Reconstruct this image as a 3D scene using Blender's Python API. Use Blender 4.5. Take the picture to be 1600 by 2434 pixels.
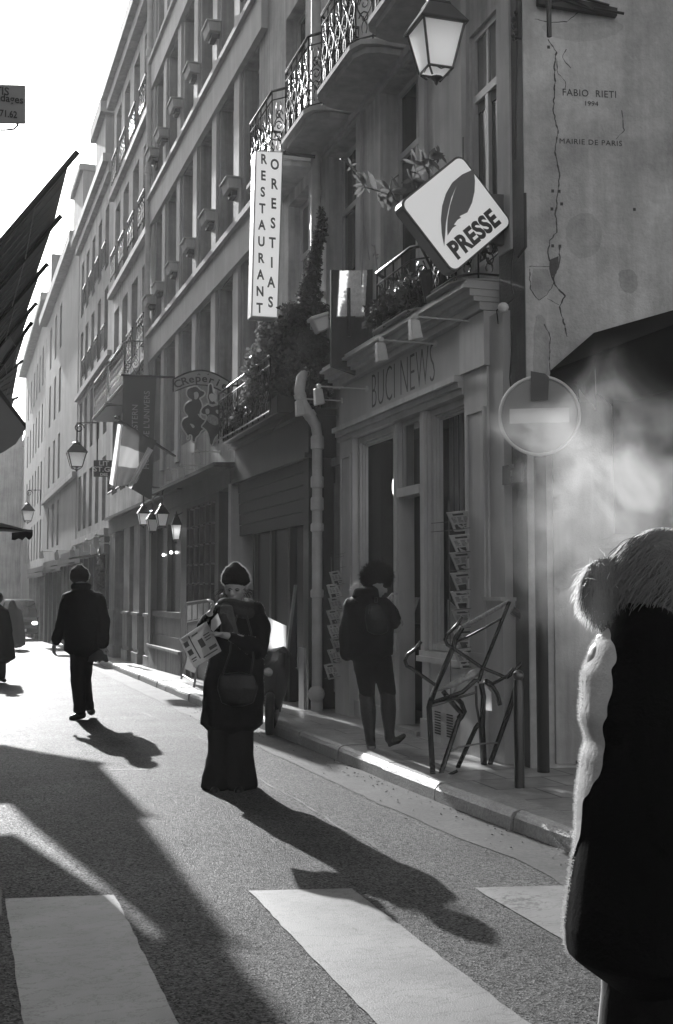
import bpy, bmesh, math, random
import numpy as np
from mathutils import Vector, Matrix, noise
R = math.radians
PI = math.pi
for _o in list(bpy.data.objects):
    bpy.data.objects.remove(_o)
scn = bpy.context.scene
COL = scn.collection
rnd = random.Random(7)

# ------------------------------------------------------------------ camera
FL, PW, PH = 2800.0, 1600.0, 2434.0
YAW, PITCH, EYE = R(17.633), R(3.841), 1.5
cam_d = bpy.data.cameras.new('camera')
cam = bpy.data.objects.new('camera', cam_d)
COL.objects.link(cam)
cam.location = (0, 0, EYE)
cam.rotation_euler = (PI / 2 + PITCH, 0, -YAW)
cam_d.sensor_fit = 'VERTICAL'
cam_d.sensor_height = 36.0
cam_d.lens = FL / PH * 36.0
cam_d.clip_start = 0.05
cam_d.clip_end = 2000
scn.camera = cam

# ------------------------------------------------------------------ sky, sun, exposure
SUN_AZ, SUN_EL = R(-2.6), R(22.5)
world = bpy.data.worlds.new('World')
scn.world = world
world.use_nodes = True
nt = world.node_tree
nt.nodes.clear()
sky = nt.nodes.new('ShaderNodeTexSky')
sky.sky_type = 'NISHITA'
sky.sun_disc = False
sky.sun_elevation = SUN_EL
sky.sun_rotation = SUN_AZ
sky.air_density = 1.0
sky.dust_density = 3.0
bw = nt.nodes.new('ShaderNodeRGBToBW')
bg = nt.nodes.new('ShaderNodeBackground')
bg.inputs['Strength'].default_value = 0.13
wo = nt.nodes.new('ShaderNodeOutputWorld')
nt.links.new(sky.outputs[0], bw.inputs[0])
nt.links.new(bw.outputs[0], bg.inputs['Color'])
nt.links.new(bg.outputs[0], wo.inputs[0])
sun_d = bpy.data.lights.new('sun', 'SUN')
sun_d.energy = 3.9
sun_d.angle = R(0.53)
sun_d.color = (1, 1, 1)
sun = bpy.data.objects.new('sun', sun_d)
COL.objects.link(sun)
sdir = Vector((math.sin(SUN_AZ) * math.cos(SUN_EL), math.cos(SUN_AZ) * math.cos(SUN_EL), math.sin(SUN_EL)))
sun.rotation_euler = sdir.to_track_quat('Z', 'Y').to_euler()
sun.location = (0, 0, 40)
scn.view_settings.view_transform = 'Standard'
scn.view_settings.look = 'None'
scn.view_settings.gamma = 1.0
scn.view_settings.exposure = 1.15
scn.cycles.max_bounces = 6
scn.cycles.diffuse_bounces = 4
scn.cycles.glossy_bounces = 3
scn.cycles.transmission_bounces = 4
scn.cycles.volume_bounces = 0
scn.cycles.transparent_max_bounces = 8
scn.cycles.caustics_reflective = False
scn.cycles.caustics_refractive = False
scn.cycles.volume_step_rate = 2.0

# ------------------------------------------------------------------ sight lines: where a traced point lies on a given plane of the street
_r = Vector((math.cos(YAW), -math.sin(YAW), 0))
_f = Vector((math.sin(YAW) * math.cos(PITCH), math.cos(YAW) * math.cos(PITCH), math.sin(PITCH)))
_u = _r.cross(_f)
EYEP = Vector((0, 0, EYE))
def ray(u, v): return _f + _r * ((u - PW / 2) / FL) - _u * ((v - PH / 2) / FL)
def atX(u, v, X): d = ray(u, v); return EYEP + d * (X / d.x)
def atY(u, v, Y): d = ray(u, v); return EYEP + d * (Y / d.y)
def atZ(u, v, Z): d = ray(u, v); return EYEP + d * ((Z - EYE) / d.z)
def atD(u, v, D): return EYEP + ray(u, v) * D
def gz(Y): return -0.017 * max(0.0, Y - 12.0)

# ------------------------------------------------------------------ materials (everything is grey: the place is seen in black and white)
def sheen(m, w=1.0, r=0.35):
    b = m.node_tree.nodes['Principled BSDF']; b.inputs['Sheen Weight'].default_value = w; b.inputs['Sheen Roughness'].default_value = r
    b.inputs['Sheen Tint'].default_value = (1, 1, 1, 1); return m

def mat(name, g, rough=0.8, var=0.0, scale=3.0, bump=0.0, bscale=40.0, metal=0.0, streak=0.0, spec=None, fine=0.0):
    m = bpy.data.materials.new(name)
    m.use_nodes = True
    t = m.node_tree
    b = t.nodes['Principled BSDF']
    b.inputs['Base Color'].default_value = (g, g, g, 1)
    b.inputs['Roughness'].default_value = rough
    b.inputs['Metallic'].default_value = metal
    if spec is not None: b.inputs['Specular IOR Level'].default_value = spec
    if var or bump or streak or fine:
        tc = t.nodes.new('ShaderNodeTexCoord')
        last = None
        def add(node_out, amt):
            nonlocal last
            mr = t.nodes.new('ShaderNodeMapRange')
            mr.inputs['From Min'].default_value = 0.3
            mr.inputs['From Max'].default_value = 0.7
            mr.inputs['To Min'].default_value = 1 - amt
            mr.inputs['To Max'].default_value = 1 + amt * 0.6
            t.links.new(node_out, mr.inputs['Value'])
            if last is None: last = mr.outputs[0]
            else:
                mu = t.nodes.new('ShaderNodeMath'); mu.operation = 'MULTIPLY'
                t.links.new(last, mu.inputs[0]); t.links.new(mr.outputs[0], mu.inputs[1]); last = mu.outputs[0]
        def noise_n(sc, det, vec=None):
            n = t.nodes.new('ShaderNodeTexNoise'); n.inputs['Scale'].default_value = sc; n.inputs['Detail'].default_value = det
            n.inputs['Roughness'].default_value = 0.62
            t.links.new(vec or tc.outputs['Object'], n.inputs['Vector']); return n
        if var: add(noise_n(scale, 6).outputs[0], var)
        if fine: add(noise_n(scale * 14, 3).outputs[0], fine)
        if streak:
            mp = t.nodes.new('ShaderNodeMapping'); mp.inputs['Scale'].default_value = (4.0, 4.0, 0.25)
            t.links.new(tc.outputs['Object'], mp.inputs['Vector'])
            add(noise_n(1.6, 5, mp.outputs[0]).outputs[0], streak)
        if last is not None:
            mu = t.nodes.new('ShaderNodeMath'); mu.operation = 'MULTIPLY'; mu.inputs[1].default_value = g
            t.links.new(last, mu.inputs[0]); t.links.new(mu.outputs[0], b.inputs['Base Color'])
        if bump:
            n = noise_n(bscale, 4)
            bp = t.nodes.new('ShaderNodeBump'); bp.inputs['Strength'].default_value = bump; bp.inputs['Distance'].default_value = 0.02
            t.links.new(n.outputs[0], bp.inputs['Height']); t.links.new(bp.outputs[0], b.inputs['Normal'])
    return m

def emit(name, g, s):
    m = bpy.data.materials.new(name); m.use_nodes = True
    b = m.node_tree.nodes['Principled BSDF']
    b.inputs['Base Color'].default_value = (g, g, g, 1)
    b.inputs['Emission Color'].default_value = (1, 1, 1, 1)
    b.inputs['Emission Strength'].default_value = s
    return m

def translucent(name, g, k=0.5, rough=0.7, var=0.0, scale=5.0):
    m = mat(name, g, rough, var, scale)
    t = m.node_tree
    b = t.nodes['Principled BSDF']; out = t.nodes['Material Output']
    tr = t.nodes.new('ShaderNodeBsdfTranslucent'); tr.inputs['Color'].default_value = (g, g, g, 1)
    mx = t.nodes.new('ShaderNodeMixShader'); mx.inputs[0].default_value = k
    t.links.new(b.outputs[0], mx.inputs[1]); t.links.new(tr.outputs[0], mx.inputs[2]); t.links.new(mx.outputs[0], out.inputs['Surface'])
    return m

def glassy(name, tint=0.03, rough=0.05):
    return mat(name, tint, rough, spec=0.7)

def seeglass(name, k=0.75):
    m = bpy.data.materials.new(name); m.use_nodes = True
    t = m.node_tree; b = t.nodes['Principled BSDF']; out = t.nodes['Material Output']
    b.inputs['Base Color'].default_value = (0.02, 0.02, 0.02, 1); b.inputs['Roughness'].default_value = 0.03
    tr = t.nodes.new('ShaderNodeBsdfTransparent')
    mx = t.nodes.new('ShaderNodeMixShader'); mx.inputs[0].default_value = k
    t.links.new(b.outputs[0], mx.inputs[1]); t.links.new(tr.outputs[0], mx.inputs[2]); t.links.new(mx.outputs[0], out.inputs['Surface'])
    return m

M = {}
M['stucco'] = mat('stucco_plaster', 0.47, 0.85, 0.32, 0.9, 0.3, 60, streak=0.34, fine=0.08)
M['stucco2'] = mat('stone_facade', 0.36, 0.85, 0.34, 0.8, 0.25, 50, streak=0.36, fine=0.08)
M['stucco3'] = mat('pale_plaster', 0.36, 0.9, 0.2, 0.6, 0.1, 50, streak=0.2)
M['mural'] = mat('old_wall_paint', 0.55, 0.9, 0.38, 1.5, 0.45, 45, streak=0.2, fine=0.1)
M['patch'] = mat('bare_patch_plaster', 0.36, 0.95, 0.3, 6, 0.5, 60)
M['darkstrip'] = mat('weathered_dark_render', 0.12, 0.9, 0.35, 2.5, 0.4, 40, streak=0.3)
M['cornice'] = mat('stone_cornice', 0.46, 0.8, 0.2, 2.0, 0.15, 50, streak=0.2)
M['band'] = mat('stone_band', 0.46, 0.8, 0.15, 1.5, 0.15, 50, streak=0.12)
M['paintwood'] = mat('painted_wood_grey', 0.50, 0.45, 0.15, 2.0, 0.08, 50, streak=0.15)
M['paintwood2'] = mat('painted_frieze', 0.42, 0.5, 0.12, 1.5, 0.08, 50, streak=0.1)
M['darkwood'] = mat('dark_wood', 0.012, 0.5, 0.3, 3.0, 0.1, 40, streak=0.25)
M['midwood'] = mat('mid_wood', 0.07, 0.5, 0.25, 3.0, 0.1, 40, streak=0.25)
M['lightwood'] = mat('light_wood', 0.32, 0.55, 0.25, 3.0, 0.1, 40, streak=0.3)
M['black'] = mat('black_paint', 0.006, 0.45)
M['iron'] = mat('black_iron', 0.02, 0.28, spec=0.8, metal=0.3)
M['ironbright'] = mat('worn_iron', 0.12, 0.3, metal=0.9)
M['glass'] = glassy('window_glass', 0.008, 0.08)
M['glassl'] = glassy('curtained_glass', 0.06, 0.15)
M['curtain'] = mat('net_curtain', 0.5, 0.9, 0.3, 4)
M['blind'] = mat('faded_blind', 0.16, 0.6, 0.3, 3)
M['roof'] = mat('zinc_roof', 0.16, 0.45, 0.15, 1.5)
M['pipe'] = mat('cast_pipe_paint', 0.55, 0.5, 0.2, 4, 0.05, 60, streak=0.15)
M['white'] = mat('white_paint', 0.75, 0.5)
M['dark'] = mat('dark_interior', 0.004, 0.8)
M['kerb'] = mat('kerb_granite', 0.32, 0.45, 0.25, 3.0, 0.5, 60, fine=0.25)

def asphalt():  # fine crushed stone with a few patched, darker areas
    m = mat('asphalt', 0.08, 0.5, spec=0.04)
    t = m.node_tree; b = t.nodes['Principled BSDF']; N = t.nodes.new; L = t.links.new
    tc = N('ShaderNodeTexCoord')
    v = N('ShaderNodeTexVoronoi'); v.inputs['Scale'].default_value = 105; L(tc.outputs['Object'], v.inputs['Vector'])
    n = N('ShaderNodeTexNoise'); n.inputs['Scale'].default_value = 260; n.inputs['Detail'].default_value = 3; L(tc.outputs['Object'], n.inputs['Vector'])
    n2 = N('ShaderNodeTexNoise'); n2.inputs['Scale'].default_value = 0.9; n2.inputs['Detail'].default_value = 5; L(tc.outputs['Object'], n2.inputs['Vector'])
    sp = N('ShaderNodeSeparateColor'); L(v.outputs['Color'], sp.inputs[0])
    mr = N('ShaderNodeMapRange'); mr.inputs['From Min'].default_value = 0; mr.inputs['From Max'].default_value = 1
    mr.inputs['To Min'].default_value = 0.012; mr.inputs['To Max'].default_value = 0.15; L(sp.outputs[0], mr.inputs['Value'])
    m1 = N('ShaderNodeMath'); m1.operation = 'MULTIPLY'; L(mr.outputs[0], m1.inputs[0])
    mr2 = N('ShaderNodeMapRange'); mr2.inputs['From Min'].default_value = 0.3; mr2.inputs['From Max'].default_value = 0.7
    mr2.inputs['To Min'].default_value = 0.72; mr2.inputs['To Max'].default_value = 1.3; L(n2.outputs[0], mr2.inputs['Value']); L(mr2.outputs[0], m1.inputs[1])
    L(m1.outputs[0], b.inputs['Base Color'])
    rr = N('ShaderNodeMapRange'); rr.inputs['To Min'].default_value = 0.42; rr.inputs['To Max'].default_value = 0.8; L(sp.outputs[1], rr.inputs['Value'])
    L(rr.outputs[0], b.inputs['Roughness'])
    h = N('ShaderNodeMath'); h.operation = 'ADD'; L(v.outputs['Distance'], h.inputs[0]); L(n.outputs[0], h.inputs[1])
    bp = N('ShaderNodeBump'); bp.inputs['Strength'].default_value = 0.8; bp.inputs['Distance'].default_value = 0.005
    L(h.outputs[0], bp.inputs['Height']); L(bp.outputs[0], b.inputs['Normal'])
    return m
M['asphalt'] = asphalt()

def zebra():
    m = mat('worn_road_paint', 0.5, 0.55)
    t = m.node_tree; b = t.nodes['Principled BSDF']; N = t.nodes.new; L = t.links.new
    tc = N('ShaderNodeTexCoord')
    n = N('ShaderNodeTexNoise'); n.inputs['Scale'].default_value = 3; n.inputs['Detail'].default_value = 6; L(tc.outputs['Object'], n.inputs['Vector'])
    # thin irregular cracks: zero-crossings of a stretched noise
    mp = N('ShaderNodeMapping'); mp.inputs['Scale'].default_value = (3.0, 6.0, 1); L(tc.outputs['Object'], mp.inputs['Vector'])
    n2 = N('ShaderNodeTexNoise'); n2.inputs['Scale'].default_value = 1.3; n2.inputs['Detail'].default_value = 7; n2.inputs['Roughness'].default_value = 0.7; L(mp.outputs[0], n2.inputs['Vector'])
    s = N('ShaderNodeMath'); s.operation = 'SUBTRACT'; s.inputs[1].default_value = 0.5; L(n2.outputs[0], s.inputs[0])
    a = N('ShaderNodeMath'); a.operation = 'ABSOLUTE'; L(s.outputs[0], a.inputs[0])
    mr = N('ShaderNodeMapRange'); mr.inputs['From Min'].default_value = 0.0; mr.inputs['From Max'].default_value = 0.012
    mr.inputs['To Min'].default_value = 0.3; mr.inputs['To Max'].default_value = 1.0; L(a.outputs[0], mr.inputs['Value'])
    mr2 = N('ShaderNodeMapRange'); mr2.inputs['From Min'].default_value = 0.3; mr2.inputs['From Max'].default_value = 0.7
    mr2.inputs['To Min'].default_value = 0.12; mr2.inputs['To Max'].default_value = 0.19; L(n.outputs[0], mr2.inputs['Value'])
    mu = N('ShaderNodeMath'); mu.operation = 'MULTIPLY'; L(mr.outputs[0], mu.inputs[0]); L(mr2.outputs[0], mu.inputs[1])
    n3 = N('ShaderNodeTexNoise'); n3.inputs['Scale'].default_value = 150; L(tc.outputs['Object'], n3.inputs['Vector'])
    n4 = N('ShaderNodeTexNoise'); n4.inputs['Scale'].default_value = 22; n4.inputs['Detail'].default_value = 8; n4.inputs['Roughness'].default_value = 0.75; L(tc.outputs['Object'], n4.inputs['Vector'])
    n5 = N('ShaderNodeTexNoise'); n5.inputs['Scale'].default_value = 1.6; n5.inputs['Detail'].default_value = 4; L(tc.outputs['Object'], n5.inputs['Vector'])
    ws = N('ShaderNodeMath'); ws.operation = 'ADD'; L(n4.outputs[0], ws.inputs[0]); L(n5.outputs[0], ws.inputs[1])
    wm = N('ShaderNodeMapRange'); wm.inputs['From Min'].default_value = 0.76; wm.inputs['From Max'].default_value = 0.84; wm.inputs['To Min'].default_value = 0.3; wm.inputs['To Max'].default_value = 1.0; L(ws.outputs[0], wm.inputs['Value'])
    wf = N('ShaderNodeMath'); wf.operation = 'MULTIPLY'; L(mu.outputs[0], wf.inputs[0]); L(wm.outputs[0], wf.inputs[1])
    L(wf.outputs[0], b.inputs['Base Color'])
    bp = N('ShaderNodeBump'); bp.inputs['Strength'].default_value = 0.35; bp.inputs['Distance'].default_value = 0.004
    L(n3.outputs[0], bp.inputs['Height']); L(bp.outputs[0], b.inputs['Normal'])
    return m
M['zebra'] = zebra()

def paving():
    m = mat('paving_slabs', 0.2, 0.36)
    t = m.node_tree; b = t.nodes['Principled BSDF']; N = t.nodes.new; L = t.links.new
    tc = N('ShaderNodeTexCoord')
    br = N('ShaderNodeTexBrick'); br.inputs['Scale'].default_value = 1.0
    br.inputs['Color1'].default_value = (0.34, 0.34, 0.34, 1); br.inputs['Color2'].default_value = (0.26, 0.26, 0.26, 1)
    br.inputs['Mortar'].default_value = (0.04, 0.04, 0.04, 1); br.inputs['Mortar Size'].default_value = 0.008
    br.inputs['Brick Width'].default_value = 0.55; br.inputs['Row Height'].default_value = 0.42
    L(tc.outputs['Object'], br.inputs['Vector'])
    n = N('ShaderNodeTexNoise'); n.inputs['Scale'].default_value = 9; n.inputs['Detail'].default_value = 8; L(tc.outputs['Object'], n.inputs['Vector'])
    mr = N('ShaderNodeMapRange'); mr.inputs['From Min'].default_value = 0.3; mr.inputs['From Max'].default_value = 0.7
    mr.inputs['To Min'].default_value = 0.7; mr.inputs['To Max'].default_value = 1.2; L(n.outputs[0], mr.inputs['Value'])
    mx = N('ShaderNodeVectorMath'); mx.operation = 'SCALE'; L(br.outputs['Color'], mx.inputs[0]); L(mr.outputs[0], mx.inputs['Scale'])
    L(mx.outputs[0], b.inputs['Base Color'])
    bp = N('ShaderNodeBump'); bp.inputs['Strength'].default_value = 0.5; bp.inputs['Distance'].default_value = 0.006
    ad = N('ShaderNodeMath'); ad.operation = 'SUBTRACT'; L(n.outputs[0], ad.inputs[0]); L(br.outputs['Fac'], ad.inputs[1])
    L(ad.outputs[0], bp.inputs['Height']); L(bp.outputs[0], b.inputs['Normal'])
    return m
M['paving'] = paving()

# ------------------------------------------------------------------ mesh building
ORG = {}
class MB:
    def __init__(self): self.v = []; self.f = []
    def add(self, vs, fs):
        o = len(self.v); self.v += [Vector(x) for x in vs]; self.f += [tuple(i + o for i in f) for f in fs]; return self
    def hexa(self, c):  # eight corners, bottom ring then top ring
        return self.add(c, [(0, 3, 2, 1), (4, 5, 6, 7), (0, 1, 5, 4), (1, 2, 6, 5), (2, 3, 7, 6), (3, 0, 4, 7)])
    def box(self, x0, x1, y0, y1, z0, z1, T=None):
        c = [(x0, y0, z0), (x1, y0, z0), (x1, y1, z0), (x0, y1, z0), (x0, y0, z1), (x1, y0, z1), (x1, y1, z1), (x0, y1, z1)]
        if T: c = [T(*p) for p in c]
        return self.hexa(c)
    def quad(self, a, b, c, d): return self.add([a, b, c, d], [(0, 1, 2, 3)])
    def tube(self, pts, r, n=8, cap=True, closed=False):
        pts = [Vector(p) for p in pts]
        rs = r if isinstance(r, (list, tuple)) else [r] * len(pts)
        vs = []; fs = []; k = len(pts); prev = None
        for i, p in enumerate(pts):
            if closed: t = pts[(i + 1) % k] - pts[i - 1]
            else: t = (pts[min(i + 1, k - 1)] - pts[max(i - 1, 0)])
            if t.length < 1e-9: t = Vector((0, 0, 1))
            t.normalize()
            if prev is None: a = t.orthogonal().normalized()
            else:
                a = prev - t * prev.dot(t)
                if a.length < 1e-6: a = t.orthogonal()
                a.normalize()
            prev = a; b = t.cross(a)
            for j in range(n):
                an = 2 * PI * j / n
                vs.append(p + (a * math.cos(an) + b * math.sin(an)) * rs[i])
        rings = k if closed else k - 1
        for i in range(rings):
            i2 = (i + 1) % k
            for j in range(n):
                fs.append((i * n + j, i * n + (j + 1) % n, i2 * n + (j + 1) % n, i2 * n + j))
        if cap and not closed:
            fs.append(tuple(range(n))[::-1]); fs.append(tuple((k - 1) * n + j for j in range(n)))
        return self.add(vs, fs)
    def lathe(self, prof, c=(0, 0, 0), n=16, ax=None):  # prof: (radius, height)
        c = Vector(c); vs = []; fs = []
        q = Vector(ax).normalized().to_track_quat('Z', 'Y') if ax is not None else None
        for r, h in prof:
            for j in range(n):
                p = Vector((r * math.cos(2 * PI * j / n), r * math.sin(2 * PI * j / n), h))
                if q: p = q @ p
                vs.append(c + p)
        k = len(prof)
        for i in range(k - 1):
            for j in range(n): fs.append((i * n + j, i * n + (j + 1) % n, (i + 1) * n + (j + 1) % n, (i + 1) * n + j))
        fs.append(tuple(range(n))[::-1]); fs.append(tuple((k - 1) * n + j for j in range(n)))
        return self.add(vs, fs)
    def sphere(self, c, r, n=10, sc=(1, 1, 1)):
        prof = []
        vs = []; fs = []; m = max(4, n // 2 + 1); c = Vector(c)
        for i in range(m + 1):
            th = PI * i / m
            for j in range(n):
                ph = 2 * PI * j / n
                vs.append(c + Vector((math.sin(th) * math.cos(ph) * sc[0], math.sin(th) * math.sin(ph) * sc[1], math.cos(th) * sc[2])) * r)
        for i in range(m):
            for j in range(n): fs.append((i * n + j, (i + 1) * n + j, (i + 1) * n + (j + 1) % n, i * n + (j + 1) % n))
        return self.add(vs, fs)
    def prism(self, poly, T, d0, d1):  # poly: list of (a,b); T(a,b,d) -> point
        k = len(poly)
        vs = [T(a, b, d0) for a, b in poly] + [T(a, b, d1) for a, b in poly]
        fs = [tuple(range(k)), tuple(range(2 * k - 1, k - 1, -1))]
        for i in range(k): fs.append((i, (i + 1) % k, k + (i + 1) % k, k + i)[::-1])
        return self.add(vs, fs)

def _finish(o, kw):
    for a, b in kw.items():
        if b is not None: o[a] = b

def link_mesh(name, me, parent=None):
    o = bpy.data.objects.new(name, me); COL.objects.link(o)
    if parent is not None: o.parent = parent
    return o

def build(name, mb, material, parent=None, org=None, smooth=False, weld=False, bevel=0.0, label=None, category=None, group=None, kind=None):
    me = bpy.data.meshes.new(name)
    if parent is not None: o0 = ORG[parent.name]
    else: o0 = Vector(org) if org is not None else Vector((0, 0, 0))
    me.from_pydata([tuple(v - o0) for v in mb.v], [], mb.f)
    bm = bmesh.new(); bm.from_mesh(me)
    if weld: bmesh.ops.remove_doubles(bm, verts=bm.verts, dist=1e-4)
    bmesh.ops.recalc_face_normals(bm, faces=bm.faces)
    if bevel > 0:
        bmesh.ops.remove_doubles(bm, verts=bm.verts, dist=1e-5)
        es = [e for e in bm.edges if len(e.link_faces) == 2 and e.calc_face_angle(0) > 0.6]
        bmesh.ops.bevel(bm, geom=es, offset=bevel, segments=1, affect='EDGES', clamp_overlap=True)
    bm.to_mesh(me); bm.free()
    if smooth:
        for p in me.polygons: p.use_smooth = True
        try: me.set_sharp_from_angle(angle=R(45))
        except Exception: pass
    me.materials.append(material)
    o = link_mesh(name, me, parent)
    if parent is None: o.location = o0
    ORG[o.name] = o0
    _finish(o, dict(label=label, category=category, group=group, kind=kind))
    return o

def build_split(name, mb, material, parent, **kw):
    """every loose piece becomes a part of its own"""
    par = list(range(len(mb.v)))
    def find(i):
        while par[i] != i: par[i] = par[par[i]]; i = par[i]
        return i
    for f in mb.f:
        for i in f[1:]: par[find(i)] = find(f[0])
    grp = {}
    for f in mb.f: grp.setdefault(find(f[0]), []).append(f)
    for fs in grp.values():
        idx = sorted({i for f in fs for i in f}); mp = {i: k for k, i in enumerate(idx)}
        q = MB(); q.add([mb.v[i] for i in idx], [tuple(mp[i] for i in f) for f in fs]); build(name, q, material, parent, **kw)

def thing(name, label, category, org, group=None):
    o = bpy.data.objects.new(name, None); COL.objects.link(o)
    o.empty_display_size = 0.2
    o.location = org; ORG[o.name] = Vector(org)
    _finish(o, dict(label=label, category=category, group=group))
    return o

def copy_tree(o, parent=None, loc=None, rot=None, label=None, scale=None):
    c = o.copy(); COL.objects.link(c)
    if parent is not None: c.parent = parent
    if loc is not None: c.location = loc
    if rot is not None: c.rotation_euler = rot
    if scale is not None: c.scale = (scale,) * 3
    if label is not None: c['label'] = label
    for ch in o.children: copy_tree(ch, c)
    return c

def text_mb(s, T, size, sx=1.0, thick=0.004, align='CENTER', shear=0.0, offset=0.0, spacing=1.0):
    cu = bpy.data.curves.new('t', 'FONT'); cu.body = s; cu.size = size; cu.align_x = align; cu.align_y = 'CENTER'
    cu.extrude = thick; cu.resolution_u = 3; cu.shear = shear; cu.offset = offset; cu.space_character = spacing
    ob = bpy.data.objects.new('t', cu); COL.objects.link(ob)
    bpy.context.view_layer.update()
    me = bpy.data.meshes.new_from_object(ob.evaluated_get(bpy.context.evaluated_depsgraph_get()))
    mb = MB(); mb.add([T(v.co.x * sx, v.co.y, v.co.z) for v in me.vertices], [tuple(p.vertices) for p in me.polygons])
    bpy.data.objects.remove(ob); bpy.data.curves.remove(cu); bpy.data.meshes.remove(me)
    return mb

class Frame:  # a facade plane: s runs along the street, z up, d out towards the road
    def __init__(s_, x0, slope): s_.x0 = x0; s_.k = slope; n = math.hypot(1, slope); s_.n = Vector((-1 / n, slope / n, 0))
    def __call__(s_, s, z, d=0.0): return Vector((s_.x0 + s_.k * s, s, z)) + s_.n * d

def wall_mb(F, s0, s1, z0, z1, ops, r=0.22, d=0.0, mb=None):
    mb = mb or MB()
    ss = sorted({s0, s1, *[a for o in ops for a in o[:2]]}); zs = sorted({z0, z1, *[a for o in ops for a in o[2:4]]})
    ss = [x for x in ss if s0 - 1e-6 <= x <= s1 + 1e-6]; zs = [x for x in zs if z0 - 1e-6 <= x <= z1 + 1e-6]
    for i in range(len(ss) - 1):
        for j in range(len(zs) - 1):
            cs, cz = (ss[i] + ss[i + 1]) / 2, (zs[j] + zs[j + 1]) / 2
            if any(o[0] < cs < o[1] and o[2] < cz < o[3] for o in ops): continue
            mb.quad(F(ss[i], zs[j], d), F(ss[i + 1], zs[j], d), F(ss[i + 1], zs[j + 1], d), F(ss[i], zs[j + 1], d))
    for a, b, c, e in [o[:4] for o in ops]:
        mb.quad(F(a, c, d), F(a, e, d), F(a, e, d - r), F(a, c, d - r)); mb.quad(F(b, c, d), F(b, e, d), F(b, e, d - r), F(b, c, d - r))
        mb.quad(F(a, e, d), F(b, e, d), F(b, e, d - r), F(a, e, d - r)); mb.quad(F(a, c, d), F(b, c, d), F(b, c, d - r), F(a, c, d - r))
    return mb

def fbox(mb, F, s0, s1, z0, z1, d0, d1): return mb.box(s0, s1, z0, z1, d0, d1, T=lambda a, b, c: F(a, b, c))

def window_part(F, op, parent, r=0.22, mf=None, mg=None, bars=1, transom=0.72, fw=0.06, name='window'):
    a, b, c, e = op[:4]; d = -r
    m = MB()
    fbox(m, F, a, a + fw, c, e, d, d + 0.05); fbox(m, F, b - fw, b, c, e, d, d + 0.05)
    fbox(m, F, a + fw, b - fw, e - fw, e, d, d + 0.05); fbox(m, F, a + fw, b - fw, c, c + fw, d, d + 0.05)
    zt = c + (e - c) * transom
    if transom: fbox(m, F, a + fw, b - fw, zt - 0.035, zt + 0.035, d, d + 0.06)
    for k in range(bars):
        s = a + (b - a) * (k + 1) / (bars + 1)
        fbox(m, F, s - 0.03, s + 0.03, c + fw, zt - 0.036 if transom else e - fw, d + 0.002, d + 0.055)
        if transom: fbox(m, F, s - 0.02, s + 0.02, zt + 0.036, e - fw, d + 0.002, d + 0.045)
    w = build(name, m, mf or M['paintwood'], parent)
    g = MB(); g.quad(F(a, c, d + 0.02), F(b, c, d + 0.02), F(b, e, d + 0.02), F(a, e, d + 0.02))
    build('pane', g, mg or M['glass'], w)
    k_ = rnd.random()
    if k_ < 0.5:
        zb_ = e - (e - c) * (0.25 + 0.6 * rnd.random()); q = MB(); n_ = 8
        for i in range(n_):
            s0, s1 = a + fw + (b - a - 2 * fw) * i / n_, a + fw + (b - a - 2 * fw) * (i + 1) / n_; o0, o1 = 0.024 + 0.012 * (i % 2), 0.024 + 0.012 * ((i + 1) % 2)
            q.quad(F(s0, zb_, d + o0), F(s1, zb_, d + o1), F(s1, e - fw, d + o1), F(s0, e - fw, d + o0))
        build('curtain', q, M['glassl'] if k_ < 0.3 else M['blind'], w)
    return w
# ================================================================== the ground
KX = [(-40, 5.6), (-5, 3.8), (2, 3.5), (6, 3.35), (8.1, 3.24), (11, 3.17), (15.8, 3.12), (24.7, 3.24), (38, 3.38), (54.7, 3.54), (90, 3.75), (130, 4.0)]
def kx(Y):
    for (a, x), (b, y) in zip(KX, KX[1:]):
        if a <= Y <= b: return x + (y - x) * (Y - a) / (b - a)
    return KX[-1][1]
KH = 0.125
YS = [-40, -20, -8, -4] + [i * 1.0 for i in range(-2, 40)] + [40 + 4 * i for i in range(24)]
g = MB()
XS = [-300, -60, -12, -3, -1, 1, 3, 6, 60, 300]
YG = [-300, -60] + YS + [200, 400]
vs = [(x, y, gz(y) if y < 132 else gz(132)) for y in YG for x in XS]
n = len(XS)
g.add(vs, [(j * n + i, j * n + i + 1, (j + 1) * n + i + 1, (j + 1) * n + i) for j in range(len(YG) - 1) for i in range(n - 1)])
build('road', g, M['asphalt'], kind='structure')

def strip(mb, ys, xa, xb, dz, za=gz):
    for a, b in zip(ys, ys[1:]):
        mb.quad((xa(a), a, za(a) + dz), (xb(a), a, za(a) + dz), (xb(b), b, za(b) + dz), (xa(b), b, za(b) + dz))
YK = [y for y in YS if y < 130]
# right pavement slabs, behind the kerb stones
pv = MB(); strip(pv, YK, lambda y: kx(y) + 0.28, lambda y: 12.0, KH)
build('pavement', pv, M['paving'], kind='structure')
pl = MB(); strip(pl, YK, lambda y: -12.0, lambda y: -3.3, KH); strip(pl, YK, lambda y: -3.3, lambda y: -3.0, KH)
for a, b in zip(YK, YK[1:]): pl.quad((-3.0, a, gz(a)), (-3.0, b, gz(b)), (-3.0, b, gz(b) + KH), (-3.0, a, gz(a) + KH))
build('pavement', pl, M['paving'], kind='structure')
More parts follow.
